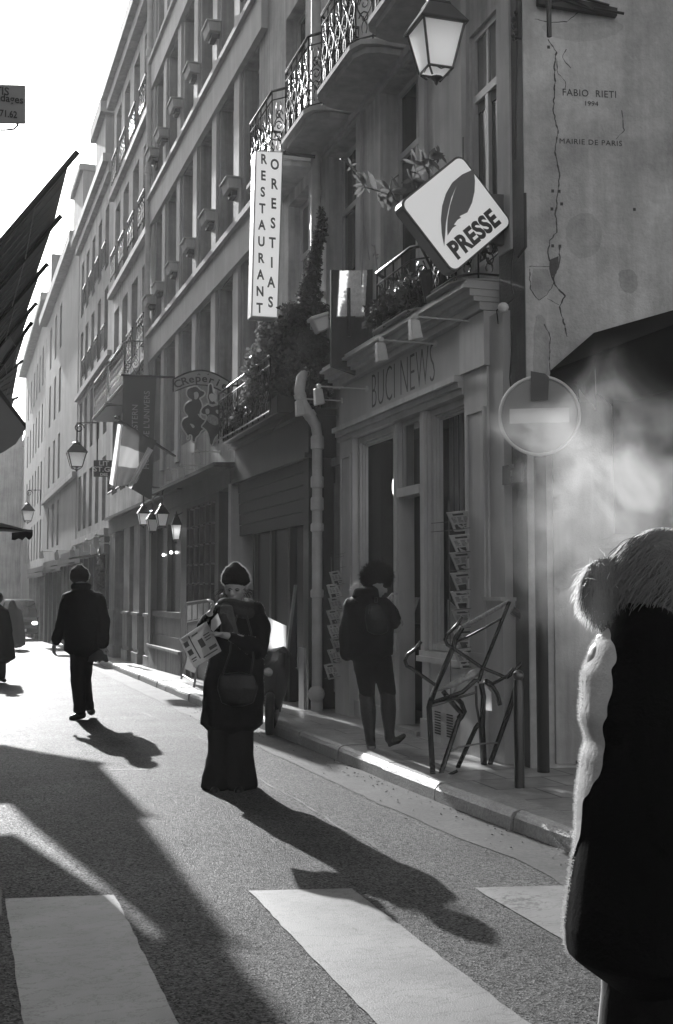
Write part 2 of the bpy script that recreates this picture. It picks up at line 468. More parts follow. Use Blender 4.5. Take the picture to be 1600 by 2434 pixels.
# kerb stones with open joints and worn, rounded noses
kb = MB(); y = -8.0; rk = random.Random(3)
while y < 90:
    ln = 0.95 + 0.25 * rk.random()
    a, b = y + 0.008, y + ln - 0.008; j = rk.uniform(-0.012, 0.012); h = rk.uniform(-0.008, 0.006)
    prof = [(0.0, -0.05), (0.0 + 0.012, 0.085), (0.03, 0.115), (0.065, KH + 0.004), (0.28, KH + 0.004), (0.28, -0.05)]
    r0 = [(kx(a) + j + px, a, gz(a) + h * (pz > 0.05) + pz) for px, pz in prof]; r1 = [(kx(b) + j + px, b, gz(b) + h * (pz > 0.05) + pz) for px, pz in prof]
    k = len(prof)
    kb.add(r0 + r1, [(i, (i + 1) % k, k + (i + 1) % k, k + i) for i in range(k)] + [tuple(range(k)), tuple(range(2 * k - 1, k - 1, -1))])
    y += ln
build('kerb', kb, M['kerb'], kind='structure')
jt = MB(); strip(jt, YK, lambda y: kx(y) + 0.02, lambda y: kx(y) + 0.3, 0.07)
build('kerb_bed', jt, M['dark'], kind='structure')
# smooth cement gutter beside the kerb
M['gutter'] = mat('gutter_cement', 0.085, 0.7, 0.35, 2.5, 0.2, 90, fine=0.3, spec=.1)
gt = MB()
yy = [-6 + 0.12 * i for i in range(500)]
ed = [kx(y) - 0.40 - 0.09 * noise.noise((y * 0.9, 3, 0)) - 0.03 * noise.noise((y * 5, 9, 0)) for y in yy]
for i in range(len(yy) - 1):
    a, b = yy[i], yy[i + 1]
    gt.quad((ed[i], a, gz(a) + 0.004), (kx(a) + 0.01, a, gz(a) + 0.006), (kx(b) + 0.01, b, gz(b) + 0.006), (ed[i + 1], b, gz(b) + 0.004))
build('gutter', gt, M['gutter'], kind='structure')

# grit, stalks and scraps of paper caught along the kerb
lt = MB(); rq = random.Random(8)
for _ in range(420):
    y = rq.uniform(3.5, 16) ; x = kx(y) - abs(rq.gauss(0, .16)) - .02; r_ = rq.uniform(.004, .014); h_ = rq.uniform(.002, .01)
    a_ = rq.uniform(0, 6.28); ax_, ay_ = math.cos(a_) * r_, math.sin(a_) * r_
    lt.add([(x + ax_, y + ay_, gz(y) + .009), (x - ay_ * .6, y + ax_ * .6, gz(y) + .009 + h_), (x - ax_, y - ay_, gz(y) + .009), (x + ay_ * .5, y - ax_ * .5, gz(y) + .009)], [(0, 1, 2, 3), (3, 2, 1, 0)])
build('litter', lt, mat('grit_and_scraps', .12, .8, .8, 9), kind='stuff')
# tar seams in the road
sm_ = MB()
for k, pts in enumerate([[(.15, 3.5), (.2, 6.5), (.05, 9.0), (.12, 12), (.1, 18), (.3, 26)], [(2.35, 6.6), (2.3, 9.0), (2.38, 12.5), (2.2, 16)], [(-2, 10.1), (.4, 10.3), (1.7, 10.0), (2.3, 10.2)]]):
    P_ = []
    for (a, b), (c, d) in zip(pts, pts[1:]):
        for i in range(14): P_.append((a + (c - a) * i / 14 + rq.uniform(-.02, .02), b + (d - b) * i / 14 + rq.uniform(-.02, .02)))
    for (a, b), (c, d) in zip(P_, P_[1:]):
        t_ = Vector((c - a, d - b)).normalized() * rq.uniform(.003, .009); sm_.quad((a - t_.y, b + t_.x, gz(b) + .0035), (a + t_.y, b - t_.x, gz(b) + .0035), (c + t_.y, d - t_.x, gz(d) + .0035), (c - t_.y, d + t_.x, gz(d) + .0035))
build('road_seam', sm_, mat('tar_seam', .02, .6), kind='structure')

# zebra crossing bars
rz = random.Random(5)
def bar(x0, x1, ya, yb, yc):
    z = MB(); n = 40
    L_ = []; Rr = []
    for i in range(n + 1):
        t = i / n; w1 = 0.010 * noise.noise((i * 0.7, x0, 1)); w2 = 0.010 * noise.noise((i * 0.7, x1, 2))
        L_.append((x0 + w1, ya + (yc - ya) * t, 0.005)); Rr.append((x1 + w2, yb + (yc - yb) * t, 0.005))
    for i in range(n): z.quad(L_[i + 1], Rr[i + 1], Rr[i], L_[i])
    return z
for x0, x1, ya, yb in [(-0.94, -0.42, 6.22, 6.14), (0.235, 0.75, 6.07, 5.98), (1.40, 1.906, 5.86, 5.745), (2.50, 3.02, 5.57, 5.46)]:
    build('crossing_bar', bar(x0, x1, ya, yb, 2.6), M['zebra'], kind='structure')

# ================================================================== buildings on the right side
FU = Frame(4.45, -0.0135)       # upper walls beyond the drainpipe
FS = Frame(4.12, -0.0135)       # shop fronts beyond the drainpipe
F1 = Frame(4.30, 0.0)           # upper wall of the corner house
F1S = Frame(4.20, 0.0)          # its shop front
TOP = 18.5

def railing(mb, path, z0, z1, dens=0.24, seed=1, curly=True, r=0.011):
    """wrought iron: top and bottom rails along path with scroll panels"""
    rr = random.Random(seed)
    mb.tube([(p[0], p[1], z1) for p in path], r * 1.7, 6)
    mb.tube([(p[0], p[1], z1 - 0.12) for p in path], r * 0.9, 5)
    mb.tube([(p[0], p[1], z0 + 0.05) for p in path], r * 1.1, 5)
    P = [Vector((p[0], p[1], 0)) for p in path]
    for a, b in zip(P, P[1:]):
        ln = (b - a).length; k = max(1, round(ln / dens)); e = (b - a) / k
        for i in range(k + 1): mb.tube([(a + e * i) + Vector((0, 0, z0)), (a + e * i) + Vector((0, 0, z1))], r * 0.8, 5)
        if not curly: continue
        for i in range(k):
            c = a + e * (i + 0.5); h = z1 - 0.12 - z0 - 0.05; u = e.normalized(); w = e.length * 0.42
            for sg in (1, -1):
                pts = []
                for t in range(15):  # S scroll
                    q = t / 14; an = q * 2 * PI * 1.15
                    rad = w * (0.25 + 0.75 * math.sin(PI * q))
                    pts.append(c + u * (sg * rad * math.cos(an * 0.9)) + Vector((0, 0, z0 + 0.05 + h * (0.06 + 0.88 * q))))
                mb.tube(pts, r * 0.75, 4)
            for zc, s_ in ((0.3, 1), (0.7, -1), (0.5, 1)):
                pts = [c + u * (s_ * w * 0.75 * (1 - t / 12) * math.cos(t * 0.75)) + Vector((0, 0, z0 + 0.05 + h * zc + w * 0.9 * (1 - t / 12) * math.sin(t * 0.75))) for t in range(11)]
                mb.tube(pts, r * 0.8, 4)

def balcony(F, s0, s1, z, proj, parent, seed=1, rail=0.9, slab_m=None, name='balcony', th=0.12):
    c = 0.22
    out = [(s0, 0), (s0, proj - c), (s0 + 0.06, proj - 0.07), (s0 + c, proj), (s1 - c, proj), (s1 - 0.06, proj - 0.07), (s1, proj - c), (s1, 0)]
    m = MB()
    m.prism([(a, b) for a, b in out], lambda a, b, q: F(a, q, b), z - th * 0.45, z)
    inn = [(a + (0.05 if a < (s0 + s1) / 2 else -0.05), max(0, b - 0.06)) for a, b in out]
    m.prism(inn, lambda a, b, q: F(a, q, b), z - th, z - th * 0.45 - 0.002)
    o = build(name, m, slab_m or M['cornice'], parent)
    rl = MB(); pth = [F(a, 0, b) for a, b in [(s0 + 0.05, 0), (s0 + 0.05, proj - 0.2), (s0 + 0.2, proj - 0.06), (s1 - 0.2, proj - 0.06), (s1 - 0.05, proj - 0.2), (s1 - 0.05, 0)]]
    railing(rl, pth, z, z + rail, 0.26, seed)
    build('railing', rl, M['iron'], o, smooth=True)
    return o

def shell(F, s0, s1, z0, z1, mb, depth=9.0):
    """side walls, back and flat top so that the house is a closed body"""
    a, b = F(s0, 0), F(s1, 0); A, B = F(s0, 0, -depth), F(s1, 0, -depth)
    def q(p, r): mb.quad((p.x, p.y, z0), (r.x, r.y, z0), (r.x, r.y, z1), (p.x, p.y, z1))
    q(a, A); q(b, B); q(A, B)
    mb.quad((a.x, a.y, z1), (b.x, b.y, z1), (B.x, B.y, z1), (A.x, A.y, z1))

# ---- corner house (over the news shop) --------------------------------------------------
b1 = thing('corner_house', 'plain plastered corner house above the press shop with scrolled iron balconies', 'building', (4.3, 8.4, 0.1))
ops1 = [(8.93, 9.55, 4.35, 6.52)] + [(a, b, 4.3, 6.95) for a, b in ((10.72, 11.84), (12.68, 13.84))] \
     + [(a, b, 7.22, 9.6) for a, b in ((8.95, 9.55), (10.85, 11.9), (12.75, 13.8))] + [(a, b, 10.6, 12.8) for a, b in ((8.95, 9.55), (10.85, 11.9), (12.75, 13.8))]
w = wall_mb(F1, 8.42, 14.42, -0.3, TOP, [o for o in ops1] + [(8.98, 12.95, -0.3, 3.2)], 0.22)
shell(F1, 8.45, 14.42, -0.3, TOP, w)
build('wall', w, M['stucco'], b1)
for i, o in enumerate(ops1): window_part(F1, o, b1, r=0.08 if i in (0, 3, 6) else 0.22, mg=M['glassl'] if i == 0 else M['glass'], mf=M['paintwood'])
# flat raised surrounds and string courses
t = MB()
for o in ops1[1:3]:
    fbox(t, F1, o[0] - 0.16, o[0] - 0.002, 4.3, o[3] + 0.16, 0, 0.035); fbox(t, F1, o[1] + 0.002, o[1] + 0.16, 4.3, o[3] + 0.16, 0, 0.035); fbox(t, F1, o[0] - 0.002, o[1] + 0.002, o[3] + 0.002, o[3] + 0.16, 0, 0.033)
build_split('window_surround', t, M['cornice'], b1)
t = MB()
for (s0, s1, z0, z1, d) in [(8.42, 14.4, 9.9, 10.15, 0.10), (8.42, 14.4, 7.0, 7.09, 0.06), (8.6, 8.84, 4.3, 7.0, 0.07), (9.62, 9.9, 4.3, 7.0, 0.05), (9.9, 10.3, 4.3, 7.0, 0.03)]: fbox(t, F1, s0, s1, z0, z1, -0.01, d)
build_split('string_course', t, M['cornice'], b1)
for k, (a, b) in enumerate([(12.85, 14.28), (11.1, 12.72), (9.5, 10.95)]): balcony(F1, a, b, 7.18, 0.56, b1, seed=k)
balcony(F1, 8.9, 9.85, 4.12, 0.40, b1, seed=9, rail=0.6, th=0.03)
balcony(F1, 9.95, 11.3, 4.12, 0.40, b1, seed=12, rail=0.6, th=0.03)
# narrow return of the corner house between shop and mural wall
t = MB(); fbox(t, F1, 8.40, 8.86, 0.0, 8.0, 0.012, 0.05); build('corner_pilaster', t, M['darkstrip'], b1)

# ---- the gable wall with the painted inscriptions -----------------------------------------
CA, CB = Vector((4.25, 8.38, 0)), Vector((4.25 + 6 * math.cos(R(11.3)), 8.38 - 6 * math.sin(R(11.3)), 0))
gd = (CB - CA).normalized(); gn = Vector((-gd.y, gd.x, 0)); gn = gn if gn.y < 0 else -gn
def G(a, z, d=0.0): return CA + gd * a + Vector((0, 0, z)) + gn * d
def onG(u, v):
    d_ = ray(u, v); s = (CA - EYEP).dot(gn) / d_.dot(gn); p = EYEP + d_ * s; return ((p - CA).dot(gd), p.z)
gw = thing('gable_wall', 'cracked plaster gable wall with small painted capitals beside the diamond sign', 'building', (4.25, 8.38, 0.1))
m = MB(); m.box(0, 6, 0.02, 8.5, -1.5, 0, T=lambda a, z, d: G(a, z, d))
build('wall', m, M['mural'], gw)
def gtext(s, u, v, size, sx=1.0, sp=1.0):
    a, z = onG(u, v)
    return text_mb(s, lambda x, y, q: G(a + x, z + y, 0.003 + q), size, sx, 0.001, spacing=sp)
M['paintdark'] = mat('faded_dark_paint', 0.07, 0.8, 0.3, 8)
m = MB()
for s, u, v, sz, sx, sp in [('FABIO  RIETI', 1401, 223, 0.082, 0.92, 1.1), ('1994', 1405, 247, 0.056, 1.1, 1.0), ('MAIRIE DE PARIS', 1404, 339, 0.062, 1.04, 1.12)]:
    q = gtext(s, u, v, sz, sx, sp); m.add(q.v, q.f)
build('lettering', m, M['paintdark'], gw)
# cracks follow the plaster
def crack(pts, w=0.006, seed=1):
    rr = random.Random(seed); P = []
    for (a, b), (c, d) in zip(pts, pts[1:]):
        k = max(2, int(math.hypot(c - a, d - b) / 7))
        for i in range(k): P.append((a + (c - a) * i / k + rr.uniform(-1.6, 1.6), b + (d - b) * i / k + rr.uniform(-1, 1)))
    P.append(pts[-1]); Q = [onG(*p) for p in P]; mb = MB()
    for (a, z), (c, e) in zip(Q, Q[1:]):
        ww = w * rr.uniform(0.3, 1.0); t_ = Vector((c - a, e - z)); t_ = t_.normalized() if t_.length > 0 else Vector((0, 1)); nx, nz = -t_.y * ww, t_.x * ww
        mb.quad(G(a - nx, z - nz, 0.002), G(a + nx, z + nz, 0.002), G(c + nx, e + nz, 0.002), G(c - nx, e - nz, 0.002))
    return mb
def z3(x, y): return (1060 + x / 2.898, y / 2.898)
cr = MB()
for i, c in enumerate([[(700, 270), (760, 360), (745, 440), (750, 560), (740, 760), (770, 900), (750, 1050), (780, 1200), (765, 1380), (755, 1480), (765, 1600), (715, 1660), (705, 1740), (715, 1800)],
                       [(760, 400), (770, 510), (825, 560), (820, 610)], [(570, 1835), (710, 1838), (780, 1836)], [(720, 1840), (745, 1960), (820, 2040), (780, 2110), (810, 2220), (835, 2320)],
                       [(785, 1700), (780, 1840), (745, 1890), (740, 1960)], [(575, 1850), (580, 1990), (640, 2070), (700, 2030), (735, 1960)], [(610, 130), (720, 155), (830, 150), (950, 60)], [(700, 2060), (780, 2100)],
                       [(680, 2230), (720, 2330), (715, 2500), (720, 2620)], [(830, 340), (800, 400), (860, 470)], [(1210, 760), (1225, 900), (1170, 960)]]):
    q = crack([z3(*p) for p in c], 0.0075 if i in (0, 3, 4) else 0.0045, i); cr.add(q.v, q.f)
for p in [(735, 1316), (780, 1318), (797, 1405), (735, 1694), (785, 1696), (1298, 1443), (707, 325), (430 + 300, 1440)]:
    a, z = onG(*z3(*p)); cr.box(a - 0.011, a + 0.011, z - 0.012, z + 0.012, -0.002, 0.004, T=G)
build('crack', cr, M['paintdark'], gw)
def patch(pts, m_, d=0.004):
    mb = MB(); P = [onG(*z3(*p)) for p in pts]; mb.prism(P, G, 0.0005, d); return build('bare_patch', mb, m_, gw)
for pts_, g_ in (([(830, 1500), (1010, 1450), (1090, 1600), (1040, 1760), (900, 1790), (820, 1680)], .46), ([(1180, 1860), (1300, 1850), (1330, 1960), (1290, 2030), (1200, 2000)], .40), ([(640, 150), (900, 170), (1150, 130), (1260, 200), (1000, 300), (700, 260)], .47), ([(600, 2150), (690, 2180), (720, 2400), (690, 2700), (600, 2750)], .42)):
    P__ = [Vector((a, b, 0)) for a, b in pts_]
    for _ in range(3):
        Q__ = []
        for i in range(len(P__)): a, b = P__[i], P__[(i + 1) % len(P__)]; Q__ += [a * .75 + b * .25, a * .25 + b * .75]
        P__ = Q__
    P__ = [(p.x + 9 * noise.noise(p * .05), p.y + 9 * noise.noise(p * .05 + Vector((9, 0, 0)))) for p in P__]
    patch(P__, mat('repaired_plaster', g_, .92, .38, 1.5, .45, 45, streak=.2, fine=.12), .0014)
patch([(715, 1790), (775, 1765), (778, 1840), (745, 1900), (722, 1900), (712, 1850)], M['darkstrip'], 0.003)
patch([(600, 1850), (700, 1855), (735, 1950), (700, 2030), (640, 2065), (585, 1985)], M['patch'], 0.0018)
# conduit up the corner and the broken timber at the top
tb = MB()
A_, Z_ = onG(*z3(620, 20)); B_, Z2_ = onG(*z3(1165, 95))
tb.add([G(A_, Z_ - 0.03, 0), G(A_, Z_ + 0.05, 0.0), G(A_, Z_ + 0.05, 0.1), G(A_, Z_ - 0.05, 0.09), G(B_, Z2_ - 0.04, 0), G(B_, Z2_ + 0.04, 0.0), G(B_, Z2_ + 0.02, 0.06), G(B_, Z2_ - 0.04, 0.05)],
       [(0, 1, 2, 3), (7, 6, 5, 4), (0, 4, 5, 1), (1, 5, 6, 2), (2, 6, 7, 3), (3, 7, 4, 0)])
for i in range(7):
    a0 = A_ + (B_ - A_) * rnd.random() * 0.8; z0 = Z_ + (Z2_ - Z_) * (a0 - A_) / (B_ - A_)
    tb.tube([G(a0, z0 + rnd.uniform(-.05, .06), 0.08), G(a0 + 0.25, z0 + (Z2_ - Z_) * 0.3 + rnd.uniform(-.06, .06), 0.09)], 0.012, 5)
build('broken_timber', tb, M['darkwood'], gw)
# the flat service door with its dark slot, low on the wall
d_ = MB(); a0, zt = onG(1315, 1380); a1, zb = onG(1398, 1828); d_.box(a0, a0 + 0.9, 0.16, 3.0, 0.0, 0.03, T=G)
dd = build('service_door', d_, M['stucco2'], gw)
d_ = MB(); a2, z2 = onG(1375, 1811); d_.box(a2 - 0.03, a2 + 0.06, z2 - 0.015, z2 + 0.015, 0.02, 0.034, T=G); build('slot', d_, M['black'], dd)

# ---- house beyond the drainpipe and the long banded house ---------------------------------
b2 = thing('narrow_house', 'narrow plain house behind the vertical restaurant sign and the drainpipe', 'building', (4.24, 14.5, 0))
ops2 = [(14.6, 15.55, 4.2, 6.85), (14.75, 15.7, 7.22, 9.6), (14.75, 15.7, 10.6, 12.8)]
w = wall_mb(FU, 14.44, 16.7, -0.5, TOP, ops2, 0.22); shell(FU, 14.44, 16.7, -0.5, TOP, w); build('wall', w, M['stucco'], b2)
for o in ops2: window_part(FU, o, b2)
balcony(FU, 14.4, 15.95, 7.14, 0.56, b2, seed=5)

b3 = thing('banded_house', 'long stone house with wide raised bands and tall regular windows', 'building', (4.2, 16.7, 0))
cen = [17.7, 19.4, 21.1, 22.8, 24.5, 26.0]
ops3 = []
for c in cen:
    ops3 += [(c - 0.5, c + 0.45, 4.4, 6.72), (c - 0.5, c + 0.45, 7.62, 9.92), (c - 0.5, c + 0.45, 10.85, 13.15), (c - 0.5, c + 0.45, 14.1, 16.3)]
w = wall_mb(FU, 16.71, 26.9, -0.6, TOP, ops3, 0.26); shell(FU, 16.71, 26.9, -0.6, TOP, w); build('wall', w, M['stucco2'], b3)
t = MB()
for z0, z1 in ((6.75, 7.42), (9.95, 10.65), (13.2, 13.9), (16.4, 17.0)):
    fbox(t, FU, 16.71, 26.9, z0, z1, -0.01, 0.10); fbox(t, FU, 16.71, 26.9, z1 - 0.1, z1 - 0.002, 0.1, 0.17)
build_split('stone_band', t, M['band'], b3)
t = MB()
for c in cen:
    for z0, z1 in ((4.1, 6.75), (7.45, 9.95), (10.65, 13.2), (13.9, 16.4)): fbox(t, FU, c + 0.62, c + 0.98, z0, z1, -0.01, 0.045)
build_split('pilaster_strip', t, M['band'], b3)
for o in ops3: window_part(FU, o, b3, r=0.26, mf=M['stucco2'], mg=M['glassl'] if rnd.random() < 0.4 else M['glass'])

b4 = thing('balcony_house', 'hazy house with deep roof cornice and a column of small iron window guards', 'building', (4.05, 26.9, -0.2))
cen4 = [28.0, 29.7, 31.4, 33.0]
ops4 = [(c - 0.5, c + 0.5, z, z + 2.1) for c in cen4 for z in (4.2, 7.3, 10.3, 13.1)]
w = wall_mb(FU, 26.92, 34.0, -0.8, 15.6, ops4, 0.25); shell(FU, 26.92, 34.0, -0.8, 15.6, w); build('wall', w, M['stucco'], b4)
t = MB(); fbox(t, FU, 26.92, 34.1, 15.55, 15.85, -0.1, 0.22); fbox(t, FU, 26.92, 34.15, 15.85, 16.2, -0.1, 0.38)
for z in (6.9, 9.9, 12.8): fbox(t, FU, 26.92, 34.0, z, z + 0.16, -0.01, 0.14)
build_split('cornice', t, M['cornice'], b4)
for o in ops4: window_part(FU, o, b4, r=0.25)
for k, c in enumerate(cen4):
    for j, z in enumerate((4.2, 7.3, 10.3, 13.1)):
        rl = MB(); railing(rl, [FU(c - 0.5, 0, 0.12), FU(c + 0.5, 0, 0.12)], z, z + 0.75, 0.25, k * 5 + j, r=0.014); build('window_guard', rl, M['iron'], b4, smooth=True)
balcony(FU, 27.4, 30.3, 6.35, 0.6, b4, seed=31, rail=1.0, slab_m=M['roof'], th=.07); balcony(FU, 30.5, 33.6, 6.35, 0.6, b4, seed=33, rail=1.0, slab_m=M['roof'], th=.07)
t = MB(); fbox(t, FU, 26.98, 33.9, 16.2, 17.9, -3.5, -0.9); build('roof', t, M['roof'], b4)

b5 = thing('chimney_house', 'four storey pale house topped by a broad capped chimney', 'building', (4.0, 34.0, -0.4))
cen5 = [35.3, 37.0, 38.7, 40.4, 41.9]
ops5 = [(c - 0.42, c + 0.42, z, z + 1.9) for c in cen5 for z in (3.6, 6.2, 8.7, 11.2)]
w = wall_mb(FU, 34.02, 43.0, -1, 13.7, ops5, 0.22); shell(FU, 34.02, 43.0, -1, 13.7, w); build('wall', w, M['stucco2'], b5)
t = MB(); fbox(t, FU, 34.02, 43.1, 13.7, 14.0, -0.1, 0.15); fbox(t, FU, 34.02, 43.2, 14.0, 14.25, -0.1, 0.32); fbox(t, FU, 34.02, 43.0, 8.3, 8.45, -0.01, 0.12); fbox(t, FU, 34.02, 43.0, 3.1, 3.3, -0.01, 0.15)
build_split('cornice', t, M['cornice'], b5)
for o in ops5: window_part(FU, o, b5, r=0.22)
for k, c in enumerate(cen5[:4]):
    for z in (8.7, 11.2):
        rl = MB(); railing(rl, [FU(c - 0.42, 0, 0.1), FU(c + 0.42, 0, 0.1)], z, z + 0.7, 0.2, k, curly=False, r=0.014); build('window_guard', rl, M['iron'], b5)
t = MB(); t.hexa([FU(34.1, 14.25, 0.1), FU(43.0, 14.25, 0.1), FU(43.0, 14.25, -6), FU(34.1, 14.25, -6), FU(34.1, 15.6, -2.2), FU(43.0, 15.6, -2.2), FU(43.0, 15.6, -6), FU(34.1, 15.6, -6)])
rf = build('roof', t, M['roof'], b5)
t = MB(); fbox(t, FU, 35.2, 37.6, 14.2, 15.9, -1.6, 0.1); fbox(t, FU, 35.05, 37.75, 15.9, 16.35, -1.75, 0.28); build('chimney', t, M['stucco3'], rf)

b6 = thing('pale_house', 'pale blank sided house rising above its lower neighbour, deep in the haze', 'building', (3.8, 43.0, -0.5))
FU6 = Frame(4.35, -0.0115)
ops6 = [(c - 0.45, c + 0.45, z, z + 1.9) for c in (50.2, 52.6, 55.2) for z in (3.4, 6.2, 9.0, 11.7)]
w = wall_mb(FU6, 43.02, 58.0, -1.2, 14.3, ops6, 0.25); shell(FU6, 43.02, 58.0, -1.2, 14.3, w); build('wall', w, M['stucco3'], b6)
t = MB(); fbox(t, FU6, 43.3, 58.1, 14.3, 14.7, -0.1, 0.35); fbox(t, FU6, 43.02, 58.0, 5.6, 5.8, -0.01, 0.15); build_split('cornice', t, M['cornice'], b6)
for o in ops6: window_part(FU6, o, b6, r=0.25)
t = MB(); fbox(t, FU6, 43.1, 46.5, 14.7, 16.9, -4.0, -0.1); fbox(t, FU6, 43.05, 46.6, 16.9, 17.15, -4.1, 0.05); rf = build('chimney', t, M['stucco3'], b6)
t = MB(); t.hexa([FU6(46.6, 14.7, 0.1), FU6(58.0, 14.7, 0.1), FU6(58.0, 14.7, -6), FU6(46.6, 14.7, -6), FU6(46.6, 16.6, -2.4), FU6(58.0, 16.6, -2.4), FU6(58.0, 16.6, -6), FU6(46.6, 16.6, -6)])
build('roof', t, M['roof'], b6)

b7 = thing('far_house', 'faint far house with a stepped dormer roof on the right of the street', 'building', (3.8, 58, -0.8))
FU7 = Frame(3.95, -0.002)
ops7 = [(c - 0.5, c + 0.5, z, z + 2.0) for c in (60, 62.5, 65, 67.5, 70, 73, 76) for z in (3.2, 6.2, 9.2, 12.2)]
w = wall_mb(FU7, 58.02, 80.0, -1.5, 15.6, ops7, 0.3); shell(FU7, 58.02, 80.0, -1.5, 15.6, w); build('wall', w, M['stucco3'], b7)
t = MB(); fbox(t, FU7, 58.02, 80.1, 15.6, 16.0, -0.1, 0.45); build('cornice', t, M['cornice'], b7)
for o in ops7: window_part(FU7, o, b7, r=0.3)
t = MB()
for a, b, z in ((59, 62, 18.2), (64, 66, 17.4), (69, 71.5, 17.4)): fbox(t, FU7, a, b, 16.0, z, -2.0, -0.1)
fbox(t, FU7, 58.1, 80, 16.0, 17.0, -5, -1.0); build('roof', t, M['roof'], b7)

# ---- the houses closing the view where the street bends -----------------------------------
def far_block(label, x0, x1, y0, y1, z1, steps, seed):
    rr = random.Random(seed)
    b = thing('end_house', label, 'building', (x0, y0, gz(120)))
    FE = lambda s, z, d=0.0: Vector((s, y0 - d, z))
    cs = [x0 + 1.2 + 2.1 * i for i in range(int((x1 - x0 - 1) / 2.1))]
    ops = [(c - 0.45, c + 0.45, z, z + 1.9) for c in cs for z in (-0.2, 2.8, 5.6, 8.3) if z + 2.4 < z1]
    w = wall_mb(FE, x0, x1, -3, z1, ops, 0.3)
    w.box(x0, x1, y0 + 0.31, y1, -3, z1)
    build('wall', w, M['stucco2'], b)
    for o in ops: window_part(FE, o, b, r=0.3)
    t = MB()
    for a, c, z in steps: t.box(a, c, y0 + 0.4, y1 - 0.5, z1, z)
    t.box(x0 - 0.1, x1 + 0.1, y0 - 0.35, y0 + 0.2, z1 - 0.35, z1)
    build('roof', t, M['roof'], b)
far_block('faint end house with chimney pots closing the far end of the street', 1.2, 4.75, 104, 114, 15.2, [(1.4, 3.0, 16.9), (3.1, 4.0, 16.2)], 1)
far_block('lower faint end house where the street bends away', 4.76, 6.3, 102, 112, 14.0, [(4.9, 5.7, 14.8)], 2)
far_block('lowest faint end house beside the last house on the right', 6.32, 12, 108, 118, 12.2, [(6.6, 8, 13.0)], 3)
far_block('long faint end house on the left side of the far bend', -6.5, 1.18, 106, 118, 15.0, [(-4, -1, 16.4)], 4)

# ---- the left side of the street (outside the photograph, shades the road) -----------------
FL_ = Frame(-3.9, -0.01)
class FrameL(Frame):
    def __call__(s_, s, z, d=0.0): return Vector((s_.x0 + s_.k * s, s, z)) - s_.n * d
FLL = FrameL(-3.9, -0.012)
for i, (a, b, z) in enumerate([(2.0, 14.0, 13.5), (14.02, 27.0, 14.5), (27.02, 44.0, 13.8), (44.02, 66.0, 14.6), (66.02, 100.0, 14.0)]):
    lab = ['plain left side house nearest the crossing', 'second left side house behind the glass marquee', 'third left side house with plain plaster', 'fourth left side house further down the street', 'last long left side house before the bend'][i]
    b_ = thing('left_house', lab, 'building', (-3.9, a, 0))
    cs = [a + 1.6 + 2.2 * k for k in range(int((b - a - 1.5) / 2.2))]
    ops = [(c - 0.5, c + 0.5, zz, zz + 2.1) for c in cs[:8] for zz in (4.2, 7.2, 10.2)]
    w = wall_mb(FLL, a, b, -2, z, ops, 0.25); p, q = FLL(a, 0, -8), FLL(b, 0, -8)
    shell(FLL, a, b, -2, z, w, 8)
    build('wall', w, M['stucco2'], b_)
    g_ = MB()
    for o in ops: g_.quad(FLL(o[0], o[2], -0.24), FLL(o[1], o[2], -0.24), FLL(o[1], o[3], -0.24), FLL(o[0], o[3], -0.24))
    build('glazing', g_, M['glass'], b_)

# ================================================================== haze
hz = MB(); hz.box(-40, 40, -30, 125, -6, 21)
hm = bpy.data.materials.new('street_haze'); hm.use_nodes = True; t_ = hm.node_tree; t_.nodes.clear()
pvn = t_.nodes.new('ShaderNodeVolumePrincipled'); pvn.inputs['Density'].default_value = 0.0009; pvn.inputs['Color'].default_value = (0.95, 0.95, 0.95, 1); pvn.inputs['Anisotropy'].default_value = 0.35
oo = t_.nodes.new('ShaderNodeOutputMaterial'); t_.links.new(pvn.outputs[0], oo.inputs['Volume'])
build('haze', hz, hm, kind='stuff')
# ================================================================== shop fronts
def TF(F, s, z, d, sx=1.0):  # text mapper on a facade: text runs towards smaller s
    return lambda x, y, q: F(s - x, z + y, d + q)

# ---- the press shop ------------------------------------------------------------------------
ns = thing('press_shop_front', 'grey painted wooden shop front with tall windows and faded hand lettered frieze', 'shop front', (4.2, 8.8, 0.1))
F = F1S
m = MB()
for (z0, z1, d) in [(3.86, 3.93, 0.10), (3.93, 3.97, 0.16), (3.97, 4.03, 0.20), (4.03, 4.06, 0.26), (4.06, 4.10, 0.23)]:
    fbox(m, F, 8.95 - d * 0.2, 13.05, z0, z1 - 0.001, -0.09, d)
build('cornice', m, M['paintwood'], ns)
m = MB(); fbox(m, F, 9.03, 13.0, 3.39, 3.858, -0.09, 0.03); fz = build('frieze', m, M['paintwood2'], ns)
m = MB()
for (z0, z1, d) in [(3.22, 3.28, 0.05), (3.28, 3.33, 0.09), (3.33, 3.385, 0.13)]: fbox(m, F, 9.42, 12.99, z0, z1 - 0.001, -0.09, d)
build('moulding', m, M['paintwood'], ns)
M['paintletter'] = mat('frieze_letter_paint', 0.07, 0.6, 0.3, 6)
q = text_mb('BUCI NEWS', lambda x, y, z: F(10.98 - x * 0.60, 3.62 + y, 0.031 + z), 0.55, 1.0, 0.002, offset=-0.012, spacing=1.05)
build('lettering', q, M['paintletter'], fz)
